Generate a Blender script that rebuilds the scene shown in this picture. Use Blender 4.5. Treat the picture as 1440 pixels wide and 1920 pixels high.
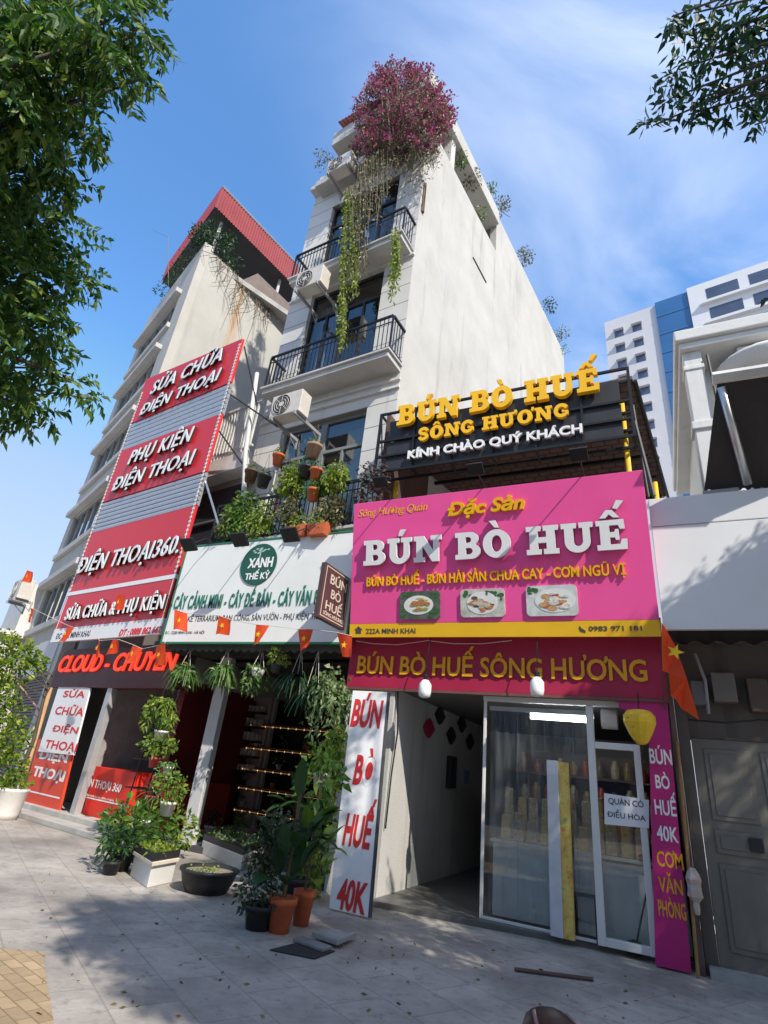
import bpy, math, random
import numpy as np
from mathutils import Matrix, Vector
random.seed(7); RNG = np.random.default_rng(7)
for o in list(bpy.data.objects): bpy.data.objects.remove(o)
SC = bpy.context.scene; COL = SC.collection

# ------------------------------------------------------------------ camera
CAM_H = 1.6; F = 1026.0
def nrm(v): return v / np.linalg.norm(v)
_up = nrm(np.array([245., -2140., F])); _l = np.array([-2200., 240., F]); _l = nrm(_l - _up * (_l @ _up))
RW = np.stack([-_l, np.cross(_up, -_l), _up]); CP = np.array([0, 0, CAM_H])
cam = bpy.data.cameras.new('camera'); cam.sensor_fit = 'HORIZONTAL'; cam.sensor_width = 36; cam.lens = 36 * F / 1440
cam.clip_end = 2000; cam.clip_start = .05
co = bpy.data.objects.new('camera', cam); COL.objects.link(co); SC.camera = co
m = Matrix.Identity(4)
for i in range(3): m[i][0] = RW[i, 0]; m[i][1] = -RW[i, 1]; m[i][2] = -RW[i, 2]; m[i][3] = CP[i]
co.matrix_world = m

# ------------------------------------------------------------------ sky, sun, exposure
SUN = nrm(np.array([.628, -.392, .672]))
SC.view_settings.view_transform = 'Standard'; SC.view_settings.look = 'None'
SC.view_settings.exposure = 0.18; SC.view_settings.gamma = 1
SC.cycles.max_bounces = 8; SC.cycles.transparent_max_bounces = 12
W = bpy.data.worlds.new('World'); SC.world = W; W.use_nodes = True
nt = W.node_tree; nt.nodes.clear()
def NN(nt, t, **k):
    n = nt.nodes.new(t)
    for a, b in k.items(): setattr(n, a, b)
    return n
sky = NN(nt, 'ShaderNodeTexSky', sky_type='NISHITA', sun_disc=False, sun_elevation=math.asin(SUN[2]), sun_rotation=math.radians(122), air_density=1.0, dust_density=.6, ozone_density=1.6)
hs = NN(nt, 'ShaderNodeHueSaturation'); hs.inputs['Saturation'].default_value = 1.22; hs.inputs['Value'].default_value = 2.6
nt.links.new(sky.outputs[0], hs.inputs['Color'])
tc = NN(nt, 'ShaderNodeTexCoord'); sp = NN(nt, 'ShaderNodeSeparateXYZ'); nt.links.new(tc.outputs['Generated'], sp.inputs[0])
def mth(op, a, b=None, c=None, cl=False):
    n = NN(nt, 'ShaderNodeMath', operation=op, use_clamp=cl)
    for i, x in enumerate((a, b, c)):
        if x is None: continue
        if isinstance(x, (int, float)): n.inputs[i].default_value = x
        else: nt.links.new(x, n.inputs[i])
    return n.outputs[0]
zz = mth('ADD', mth('MAXIMUM', sp.outputs[2], 0.), .18)
cx = mth('DIVIDE', sp.outputs[0], zz); cy = mth('DIVIDE', sp.outputs[1], zz)
cb = NN(nt, 'ShaderNodeCombineXYZ')
nt.links.new(mth('MULTIPLY_ADD', cx, .9, mth('MULTIPLY', cy, .55)), cb.inputs[0]); nt.links.new(mth('MULTIPLY_ADD', cy, 1.6, mth('MULTIPLY', cx, -.9)), cb.inputs[1])
no = NN(nt, 'ShaderNodeTexNoise'); no.inputs['Scale'].default_value = 1.5; no.inputs['Detail'].default_value = 7; no.inputs['Roughness'].default_value = .52; no.inputs['Distortion'].default_value = .6
nt.links.new(cb.outputs[0], no.inputs['Vector'])
rmp = NN(nt, 'ShaderNodeMapRange'); rmp.inputs[1].default_value = .34; rmp.inputs[2].default_value = .72
nt.links.new(no.outputs[0], rmp.inputs[0])
mskx = NN(nt, 'ShaderNodeMapRange'); mskx.interpolation_type = 'SMOOTHSTEP'; mskx.inputs[1].default_value = -.42; mskx.inputs[2].default_value = .12
nt.links.new(mth('MULTIPLY_ADD', sp.outputs[2], .22, mth('SUBTRACT', sp.outputs[0], .12)), mskx.inputs[0])
mlow = NN(nt, 'ShaderNodeMapRange'); mlow.interpolation_type = 'SMOOTHSTEP'; mlow.inputs[1].default_value = .62; mlow.inputs[2].default_value = .05; mlow.inputs[3].default_value = 0; mlow.inputs[4].default_value = .62
nt.links.new(sp.outputs[2], mlow.inputs[0])
cov = mth('MULTIPLY', mth('MULTIPLY', rmp.outputs[0], mskx.outputs[0]), 1.15)
cov = mth('MAXIMUM', cov, mth('MULTIPLY', mlow.outputs[0], 1.0), cl=True)
mx = NN(nt, 'ShaderNodeMix', data_type='RGBA'); nt.links.new(cov, mx.inputs[0])
lim = NN(nt, 'ShaderNodeVectorMath', operation='MINIMUM'); nt.links.new(hs.outputs[0], lim.inputs[0]); lim.inputs[1].default_value = (2.5, 4.2, 6.9); nt.links.new(lim.outputs[0], mx.inputs[6]); mx.inputs[7].default_value = (6.3, 7.3, 9.6, 1)
bg = NN(nt, 'ShaderNodeBackground'); bg.inputs[1].default_value = .12; nt.links.new(mx.outputs[2], bg.inputs[0])
wo = NN(nt, 'ShaderNodeOutputWorld'); nt.links.new(bg.outputs[0], wo.inputs[0])
sl = bpy.data.lights.new('sun', 'SUN'); sl.energy = 5.0; sl.angle = math.radians(.5); sl.color = (1, .93, .82)
so = bpy.data.objects.new('sun', sl); COL.objects.link(so); so.rotation_euler = Vector(SUN).to_track_quat('Z', 'Y').to_euler()

# ------------------------------------------------------------------ helpers
def ray(px, py): return RW @ np.array([px - 720., py - 960., F])
def gnd(px, py, z=0.):
    d = ray(px, py); return CP + d * ((z - CAM_H) / d[2])
class Fr:                                  # a vertical (or leaning) building plane: u along, v up, w out towards the street
    def __init__(s, x, y, yaw, z=0., lean=0.):
        a = math.radians(yaw); s.o = np.array([x, y, z]); s.U = np.array([math.cos(a), math.sin(a), 0.])
        n = np.array([math.sin(a), -math.cos(a), 0.]); l = math.radians(lean)
        s.N = n * math.cos(l) + np.array([0, 0, -math.sin(l)]); s.V = np.array([0, 0, 1.]) * math.cos(l) + n * math.sin(l)
    def W(s, u, v, w=0.): return s.o + s.U * u + s.V * v + s.N * w
    def uv(s, px, py, w=0.):
        d = ray(px, py); p = s.o + s.N * w; P = CP + d * ((s.N @ (p - CP)) / (s.N @ d)) - p
        return P @ s.U, P @ s.V
    def at(s, px, py, w=0.): u, v = s.uv(px, py, w); return s.W(u, v, w)
WORLD = Fr(0, 0, 0)                        # u = x, v = z, w = -y
WM = {}                                    # world matrices by object name
def setp(o, label=None, cat=None, group=None, kind=None):
    if label: o['label'] = label
    if cat: o['category'] = cat
    if group: o['group'] = group
    if kind: o['kind'] = kind
    return o
def thing(name, label, cat, loc, rotz=0., group=None):
    o = bpy.data.objects.new(name, None); o.empty_display_size = .2; COL.objects.link(o)
    o.location = Vector([float(x) for x in loc]); o.rotation_euler = (0, 0, rotz)
    WM[o.name] = Matrix.Translation(o.location) @ Matrix.Rotation(rotz, 4, 'Z')
    return setp(o, label, cat, group)
class MB:
    def __init__(s): s.v = []; s.f = []; s.n = 0; s.mi = []
    def add(s, V, Fc):
        V = np.asarray(V, float).reshape(-1, 3); s.v.append(V)
        for f in Fc: s.f.append([int(i) + s.n for i in f])
        s.n += len(V); return s
    def box(s, fr, u0, u1, v0, v1, w0, w1):
        P = [fr.W(u, v, w) for w in (w0, w1) for v in (v0, v1) for u in (u0, u1)]
        return s.add(P, [(0, 1, 3, 2), (4, 6, 7, 5), (0, 4, 5, 1), (2, 3, 7, 6), (0, 2, 6, 4), (1, 5, 7, 3)])
    def prism(s, fr, poly, w0, w1):
        n = len(poly); P = [fr.W(u, v, w0) for u, v in poly] + [fr.W(u, v, w1) for u, v in poly]
        return s.add(P, [list(range(n))[::-1], list(range(n, 2 * n))] + [(i, (i + 1) % n, n + (i + 1) % n, n + i) for i in range(n)])
    def hull(s, A, B):                     # two matching loops joined
        n = len(A)
        return s.add(list(A) + list(B), [list(range(n))[::-1], list(range(n, 2 * n))] + [(i, (i + 1) % n, n + (i + 1) % n, n + i) for i in range(n)])
    def tube(s, pts, r, n=6):
        pts = [np.array(p, float) for p in pts]; V = []; Fc = []
        rs = r if hasattr(r, '__len__') else [r] * len(pts)
        for i, p in enumerate(pts):
            t = nrm(pts[min(i + 1, len(pts) - 1)] - pts[max(i - 1, 0)] + 1e-9)
            a = nrm(np.cross(t, [0, 0, 1.] if abs(t[2]) < .9 else [1., 0, 0])); b = np.cross(t, a)
            for k in range(n):
                g = 2 * math.pi * k / n; V.append(p + rs[i] * (a * math.cos(g) + b * math.sin(g)))
        for i in range(len(pts) - 1):
            for k in range(n): Fc.append((i * n + k, i * n + (k + 1) % n, (i + 1) * n + (k + 1) % n, (i + 1) * n + k))
        Fc.append(list(range(n))[::-1]); Fc.append([(len(pts) - 1) * n + k for k in range(n)])
        return s.add(V, Fc)
    def lathe(s, c, prof, n=16, sx=1., sy=1.):
        V = []; Fc = []; m_ = len(prof)
        for r, z in prof:
            for k in range(n): g = 2 * math.pi * k / n; V.append((c[0] + r * sx * math.cos(g), c[1] + r * sy * math.sin(g), c[2] + z))
        for i in range(m_ - 1):
            for k in range(n): Fc.append((i * n + k, i * n + (k + 1) % n, (i + 1) * n + (k + 1) % n, (i + 1) * n + k))
        Fc.append(list(range(n))[::-1]); Fc.append([(m_ - 1) * n + k for k in range(n)])
        return s.add(V, Fc)
    def disc(s, fr, u, v, ru, rv, w0, w1, n=24):
        return s.prism(fr, [(u + ru * math.cos(2 * math.pi * k / n), v + rv * math.sin(2 * math.pi * k / n)) for k in range(n)], w0, w1)
    def leaves(s, C, D, L, Wd, droop=.25):   # C base points, D directions, L lengths, Wd widths
        C = np.asarray(C, float); n = len(C)
        if n == 0: return s
        D = D / np.linalg.norm(D, axis=1, keepdims=True); L = np.broadcast_to(L, n)[:, None]; Wd = np.broadcast_to(Wd, n)[:, None]
        r = RNG.normal(size=(n, 3)); r[:, 2] *= .35
        S = np.cross(D, np.cross(D, r) + 1e-6 * r); S = np.cross(D, r); S /= np.linalg.norm(S, axis=1, keepdims=True) + 1e-9
        Nn = np.cross(S, D); dz = np.array([0, 0, -1.])
        A = C; Bv = C + D * L * .45 + S * Wd * .5 + Nn * Wd * .12; T = C + D * L + dz * L * droop; E = C + D * L * .45 - S * Wd * .5 + Nn * Wd * .12
        V = np.stack([A, Bv, T, E], 1).reshape(-1, 3); s.v.append(V)
        for i in range(n):
            b = s.n + 4 * i; s.f.append([b, b + 1, b + 2]); s.f.append([b, b + 2, b + 3])
        s.n += 4 * n; return s
    def clump(s, c, rad, n, L, asp=.5, outward=.6, up=.1, droop=.25, sq=(1, 1, 1)):
        p = RNG.normal(size=(n, 3)); p /= np.linalg.norm(p, axis=1, keepdims=True)
        q = p * (RNG.random((n, 1)) ** .45) * rad * np.array(sq)
        d = p * outward + RNG.normal(size=(n, 3)) * .6 + np.array([0, 0, up]); ln = L * RNG.uniform(.6, 1.25, n)
        return s.leaves(np.array(c) + q, d, ln, ln * asp, droop)
    def bigleaf(s, base, d, L, wd, bend=.5, seg=6, prof=None, cup=.12):
        base = np.array(base, float); d = nrm(np.array(d, float)); side = nrm(np.cross(d, [0, 0, 1.]) + 1e-6); V = []; Fc = []
        p = base.copy(); dd = d.copy()
        for i in range(seg + 1):
            t = i / seg; w_ = (wd / 2) * (prof(t) if prof else math.sin(math.pi * min(1, t * .93 + .05)) ** .8)
            nn = np.cross(side, dd); V += [p + side * w_ + nn * cup * w_, p, p - side * w_ + nn * cup * w_]
            dd = nrm(dd + np.array([0, 0, -bend / seg])); p = p + dd * L / seg
        for i in range(seg):
            a = 3 * i; Fc += [(a, a + 1, a + 4, a + 3), (a + 1, a + 2, a + 5, a + 4)]
        return s.add(V, Fc)
    def build(s, name, mat, parent=None, smooth=False, bev=0., label=None, kind=None, loc=None):
        V = np.concatenate(s.v) if s.v else np.zeros((0, 3)); me = bpy.data.meshes.new(name)
        o = bpy.data.objects.new(name, me); COL.objects.link(o)
        if parent is not None:
            o.parent = parent; M4 = WM[parent.name]; WM[o.name] = M4
        else:
            if loc is None: loc = (V[:, 0].mean(), V[:, 1].mean(), V[:, 2].min())
            M4 = Matrix.Translation(Vector([float(x) for x in loc])); o.location = M4.translation; WM[o.name] = M4
        A = np.array(M4.inverted()); V = V @ A[:3, :3].T + A[:3, 3]
        me.from_pydata(V.tolist(), [], s.f); me.update()
        if smooth: me.shade_smooth()
        if mat:
            for x in (mat if isinstance(mat, (list, tuple)) else [mat]): me.materials.append(x)
        if bev:
            b = o.modifiers.new('bevel', 'BEVEL'); b.width = bev; b.segments = 2; b.limit_method = 'ANGLE'
        return setp(o, label, None, None, kind)
def single(mb, name, mat, label, cat, group=None, kind=None, **k):
    return setp(mb.build(name, mat, None, **k), label, cat, group, kind)
def copy_thing(o, loc, rz=None, scale=None, label=None):
    r = o.copy(); COL.objects.link(r); r.location = loc
    if rz is not None: r.rotation_euler = (0, 0, rz)
    if scale: r.scale = (scale,) * 3
    if label: r['label'] = label
    for c in o.children:
        d = c.copy(); COL.objects.link(d); d.parent = r
        for g in c.children:
            e = g.copy(); COL.objects.link(e); e.parent = d
    return r

# ------------------------------------------------------------------ materials
MATS = {}
def newmat(name):
    m_ = bpy.data.materials.new(name); m_.use_nodes = True; t = m_.node_tree; b = t.nodes['Principled BSDF']; MATS[name] = m_
    return m_, t, b
def mat(name, col, rough=.6, metal=0., var=.12, scale=4., bump=0., spec=.4, stretch=(1, 1, 1), trans=0., coat=0., fine=60.):
    if name in MATS: return MATS[name]
    m_, t, b = newmat(name); b.inputs['Roughness'].default_value = rough; b.inputs['Metallic'].default_value = metal
    b.inputs['Specular IOR Level'].default_value = spec; b.inputs['Coat Weight'].default_value = coat
    c = NN(t, 'ShaderNodeTexCoord'); mp = NN(t, 'ShaderNodeMapping'); mp.inputs['Scale'].default_value = stretch; t.links.new(c.outputs['Object'], mp.inputs[0])
    n = NN(t, 'ShaderNodeTexNoise'); n.inputs['Scale'].default_value = scale; n.inputs['Detail'].default_value = 6; n.inputs['Roughness'].default_value = .6; t.links.new(mp.outputs[0], n.inputs['Vector'])
    r = NN(t, 'ShaderNodeMapRange'); r.inputs[1].default_value = .3; r.inputs[2].default_value = .7; r.inputs[3].default_value = 1 - var; r.inputs[4].default_value = 1 + var * .6; t.links.new(n.outputs[0], r.inputs[0])
    v = NN(t, 'ShaderNodeVectorMath', operation='SCALE'); v.inputs[0].default_value = col[:3]; t.links.new(r.outputs[0], v.inputs['Scale']); t.links.new(v.outputs[0], b.inputs['Base Color'])
    r2 = NN(t, 'ShaderNodeMapRange'); r2.inputs[3].default_value = max(0, rough - .12); r2.inputs[4].default_value = min(1, rough + .12); t.links.new(n.outputs[0], r2.inputs[0]); t.links.new(r2.outputs[0], b.inputs['Roughness'])
    if bump:
        n2 = NN(t, 'ShaderNodeTexNoise'); n2.inputs['Scale'].default_value = fine; n2.inputs['Detail'].default_value = 4; t.links.new(mp.outputs[0], n2.inputs['Vector'])
        bp = NN(t, 'ShaderNodeBump'); bp.inputs['Strength'].default_value = bump; bp.inputs['Distance'].default_value = .02; t.links.new(n2.outputs[0], bp.inputs['Height']); t.links.new(bp.outputs[0], b.inputs['Normal'])
    return m_
def mixin(t, b, fac, col):
    old = b.inputs['Base Color'].links[0].from_socket if b.inputs['Base Color'].links else None
    x = NN(t, 'ShaderNodeMix', data_type='RGBA'); t.links.new(fac, x.inputs[0])
    if old: t.links.new(old, x.inputs[6])
    x.inputs[7].default_value = (*col, 1); t.links.new(x.outputs[2], b.inputs['Base Color'])
def wall(name, col, dirt=(.16, .14, .11), amount=.5, joints=0., rough=.85, jw=.02):
    if name in MATS: return MATS[name]
    m_ = mat(name, col, rough, var=.09, scale=.9, bump=.25, spec=.25, fine=35); t = m_.node_tree; b = t.nodes['Principled BSDF']
    c = NN(t, 'ShaderNodeTexCoord')
    def streak(sc, lo, hi, fac, col_):
        mp = NN(t, 'ShaderNodeMapping'); mp.inputs['Scale'].default_value = sc; t.links.new(c.outputs['Object'], mp.inputs[0])
        n = NN(t, 'ShaderNodeTexNoise'); n.inputs['Scale'].default_value = 1; n.inputs['Detail'].default_value = 8; n.inputs['Roughness'].default_value = .65; t.links.new(mp.outputs[0], n.inputs['Vector'])
        r = NN(t, 'ShaderNodeMapRange'); r.inputs[1].default_value = lo; r.inputs[2].default_value = hi; r.inputs[4].default_value = fac; t.links.new(n.outputs[0], r.inputs[0])
        mixin(t, b, r.outputs[0], col_)
    streak((2.6, 2.6, .22), .56, .8, amount, dirt); streak((.5, .5, .4), .5, .8, amount * .5, tuple(x * 1.6 for x in dirt)); streak((7, 7, 7), .62, .8, amount * .35, dirt)
    if joints:
        s3 = NN(t, 'ShaderNodeSeparateXYZ'); t.links.new(c.outputs['Object'], s3.inputs[0])
        d = NN(t, 'ShaderNodeMath', operation='DIVIDE'); t.links.new(s3.outputs[2], d.inputs[0]); d.inputs[1].default_value = joints
        fr_ = NN(t, 'ShaderNodeMath', operation='FRACT'); t.links.new(d.outputs[0], fr_.inputs[0])
        l = NN(t, 'ShaderNodeMath', operation='LESS_THAN'); t.links.new(fr_.outputs[0], l.inputs[0]); l.inputs[1].default_value = jw / joints
        l2 = NN(t, 'ShaderNodeMath', operation='MULTIPLY'); t.links.new(l.outputs[0], l2.inputs[0]); l2.inputs[1].default_value = .75
        mixin(t, b, l2.outputs[0], (.12, .11, .1))
    return m_
def leafmat(name, c1, c2, c3=None, rough=.45, tr=.3):
    if name in MATS: return MATS[name]
    m_, t, b = newmat(name); g = NN(t, 'ShaderNodeNewGeometry'); r = NN(t, 'ShaderNodeValToRGB'); t.links.new(g.outputs['Random Per Island'], r.inputs[0])
    e = r.color_ramp.elements; e[0].color = (*c1, 1); e[1].color = (*(c3 or c2), 1); e[1].position = 1
    if c3: k = e.new(.75); k.color = (*c2, 1)
    t.links.new(r.outputs[0], b.inputs['Base Color']); b.inputs['Roughness'].default_value = rough; b.inputs['Specular IOR Level'].default_value = .4
    tl = NN(t, 'ShaderNodeBsdfTranslucent'); v = NN(t, 'ShaderNodeVectorMath', operation='MULTIPLY'); t.links.new(r.outputs[0], v.inputs[0]); v.inputs[1].default_value = (1.5, 1.6, .8); t.links.new(v.outputs[0], tl.inputs[0])
    x = NN(t, 'ShaderNodeMixShader'); x.inputs[0].default_value = tr; t.links.new(b.outputs[0], x.inputs[1]); t.links.new(tl.outputs[0], x.inputs[2]); t.links.new(x.outputs[0], t.nodes['Material Output'].inputs[0])
    return m_
def glow(name, col, e):
    if name in MATS: return MATS[name]
    m_, t, b = newmat(name); b.inputs['Base Color'].default_value = (*col, 1); b.inputs['Emission Color'].default_value = (*col, 1); b.inputs['Emission Strength'].default_value = e
    return m_
def glass(name, tint=(.9, .95, .95), refl=.25, rough=.02):
    if name in MATS: return MATS[name]
    m_, t, b = newmat(name); t.nodes.remove(b); tr = NN(t, 'ShaderNodeBsdfTransparent'); tr.inputs[0].default_value = (*tint, 1); gl = NN(t, 'ShaderNodeBsdfGlossy'); gl.inputs['Roughness'].default_value = rough
    lw = NN(t, 'ShaderNodeLayerWeight'); lw.inputs[0].default_value = .3; r = NN(t, 'ShaderNodeMapRange'); r.inputs[3].default_value = refl * .35; r.inputs[4].default_value = min(1, refl * 2.5); t.links.new(lw.outputs['Fresnel'], r.inputs[0])
    x = NN(t, 'ShaderNodeMixShader'); t.links.new(r.outputs[0], x.inputs[0]); t.links.new(tr.outputs[0], x.inputs[1]); t.links.new(gl.outputs[0], x.inputs[2]); t.links.new(x.outputs[0], t.nodes['Material Output'].inputs[0])
    return m_
white = mat('white_paint', (.70, .69, .66), .5, var=.06, scale=2); offwhite = mat('worn_white', (.62, .6, .56), .6, var=.15, scale=3)
black = mat('black_metal', (.02, .02, .022), .45, metal=.3, var=.2); darkgrey = mat('dark_grey', (.07, .07, .075), .6, var=.15)
steel = mat('aluminium', (.55, .56, .57), .35, metal=.8, var=.1); yellow = mat('yellow_letter', (.85, .48, .01), .4, var=.05)
whiteL = mat('white_letter', (.8, .8, .8), .35, var=.03); sideblack = mat('letter_side', (.03, .03, .04), .5)
red = mat('sign_red', (.62, .022, .03), .4, var=.08, scale=1.2, spec=.5); brightred = mat('bright_red', (.68, .03, .015), .45, var=.06)
magenta = mat('sign_magenta', (.86, .095, .34), .42, var=.05, scale=.9); maroon = mat('maroon', (.36, .016, .06), .45, var=.1, scale=1.5)
purple = mat('purple', (.30, .012, .16), .45, var=.1, scale=1.5); terra = mat('terracotta', (.55, .13, .05), .7, var=.2, scale=8)
potblack = mat('pot_black', (.025, .025, .028), .5); potwhite = mat('pot_white', (.75, .73, .7), .5, var=.1); potred = mat('pot_red', (.5, .05, .06), .5)
brown = mat('brown_wood', (.10, .055, .03), .65, var=.35, scale=3, stretch=(1, 1, .1)); concrete = mat('concrete', (.36, .35, .33), .85, var=.25, scale=2.5, bump=.4)
pgreen = mat('print_green', (.02, .16, .12), .4); dkgreen = mat('frame_green', (.03, .17, .09), .45); cable = mat('cable_black', (.012, .012, .014), .5)
gold = mat('gold_letter', (.75, .36, .015), .4, var=.06); stemm = mat('stem', (.12, .08, .04), .8); bark = mat('bark', (.09, .075, .06), .9, var=.4, scale=6, bump=.6, stretch=(1, 1, .3))
orangeflag = leafmat('flag_red', (.78, .065, .02), (.85, .11, .03), rough=.7, tr=.45); starm = mat('flag_star', (.9, .55, .02), .7)
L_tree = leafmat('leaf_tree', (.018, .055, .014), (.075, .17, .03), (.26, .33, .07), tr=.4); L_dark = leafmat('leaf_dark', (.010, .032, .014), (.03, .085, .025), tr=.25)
L_pothos = leafmat('leaf_pothos', (.05, .13, .02), (.20, .28, .035), (.38, .40, .09)); L_mid = leafmat('leaf_mid', (.03, .09, .015), (.10, .2, .03), (.2, .28, .04))
L_fern = leafmat('leaf_fern', (.05, .12, .03), (.13, .24, .06), (.26, .33, .12)); L_var = leafmat('leaf_variegated', (.05, .12, .04), (.22, .3, .12), (.55, .58, .4))
L_vine = leafmat('leaf_vine', (.09, .16, .015), (.22, .28, .03), (.35, .36, .06)); L_dry = leafmat('leaf_dry', (.10, .09, .04), (.16, .15, .07), (.07, .11, .03), tr=.15)
L_boug = leafmat('leaf_bougainvillea', (.16, .03, .09), (.36, .06, .20), (.45, .14, .22), rough=.7, tr=.3); L_bougleaf = leafmat('leaf_boug_green', (.08, .08, .04), (.17, .14, .08), (.12, .14, .04), tr=.2)
winglass = glass('window_glass', (.72, .74, .76), .07); clear = glass('clear_glass', (.93, .96, .96), .16)

# ------------------------------------------------------------------ lettering
def _mesh_of(cu):
    o = bpy.data.objects.new('tmp', cu); COL.objects.link(o); dg = bpy.context.evaluated_depsgraph_get(); dg.update()
    me = bpy.data.meshes.new_from_object(o.evaluated_get(dg)); V = np.array([v.co[:] for v in me.vertices]).reshape(-1, 3); Fc = [list(p.vertices) for p in me.polygons]
    bpy.data.objects.remove(o); bpy.data.meshes.remove(me); bpy.data.curves.remove(cu); return V, Fc
def _font(s, bold, shear, ext, space=1.):
    cu = bpy.data.curves.new('t', 'FONT'); cu.body = s; cu.offset = bold; cu.shear = shear; cu.extrude = ext; cu.resolution_u = 3; cu.space_character = space; cu.fill_mode = 'BOTH'
    return _mesh_of(cu)
_cap = {}
def _raw(s, bold, shear, space):
    t = s.replace('Ơ', 'O').replace('Đ', 'D').replace('đ', 'd'); V, Fc = _font(t, bold, shear, .5, space)
    if bold not in _cap: H = _font('H', bold, 0, .1)[0]; _cap[bold] = (H[:, 1].min(), H[:, 1].max())
    a, b = _cap[bold]; V = V.copy(); V[:, 1] = (V[:, 1] - a) / (b - a); V[:, 2] += .5
    for i, c in enumerate(s):
        if c in 'ƠĐ':
            q = _font(t[:i + 1], bold, shear, .1, space)[0][:, 0].max(); g = _font(t[i], bold, shear, .1, space)[0]; l = q - (g[:, 0].max() - g[:, 0].min()); h = .07 + bold
            if c == 'Ơ': P = [(q - .11, .86), (q - .01, .80), (q + .07, .93), (q + .07, 1.13), (q - .05, 1.13), (q - .05, 1.0)]
            else: P = [(l - .09, .5 - h), (l + .22, .5 - h), (l + .22, .5 + h), (l - .09, .5 + h)]
            n = len(V); m_ = len(P); e = [(x + shear * (y * .7), y, z) for z in (.0, 1.04) for x, y in P]
            V = np.concatenate([V, np.array(e)]); Fc = Fc + [[n + k for k in range(m_)][::-1], [n + m_ + k for k in range(m_)]] + [[n + k, n + (k + 1) % m_, n + m_ + (k + 1) % m_, n + m_ + k] for k in range(m_)]
    return V, Fc
def fontmesh(s, bold=.0, shear=0., space=1.):
    words = s.split(' '); out = []; pre = ''
    for w_ in words:
        V, Fc = _raw(w_, bold, shear, space)
        if pre: r = _raw(pre + w_, bold, shear, space)[0][:, 0].max(); V[:, 0] += r - V[:, 0].max()
        out.append((V, Fc)); pre += w_ + ' '
    return out
def arc(cx, cy, rx, ry, a0, a1, n=14): return [(cx + rx * math.cos(math.radians(a0 + (a1 - a0) * i / n)), cy + ry * math.sin(math.radians(a0 + (a1 - a0) * i / n))) for i in range(n + 1)]
def ribbon(pts, w):
    pts = [np.array(p) for p in pts]; L = []; Rr_ = []
    for i, p in enumerate(pts):
        t = nrm(pts[min(i + 1, len(pts) - 1)] - pts[max(i - 1, 0)]); q = np.array([-t[1], t[0]]); ww = w[i] if hasattr(w, '__len__') else w
        L.append(tuple(p + q * ww / 2)); Rr_.append(tuple(p - q * ww / 2))
    return L + Rr_[::-1]
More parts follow.
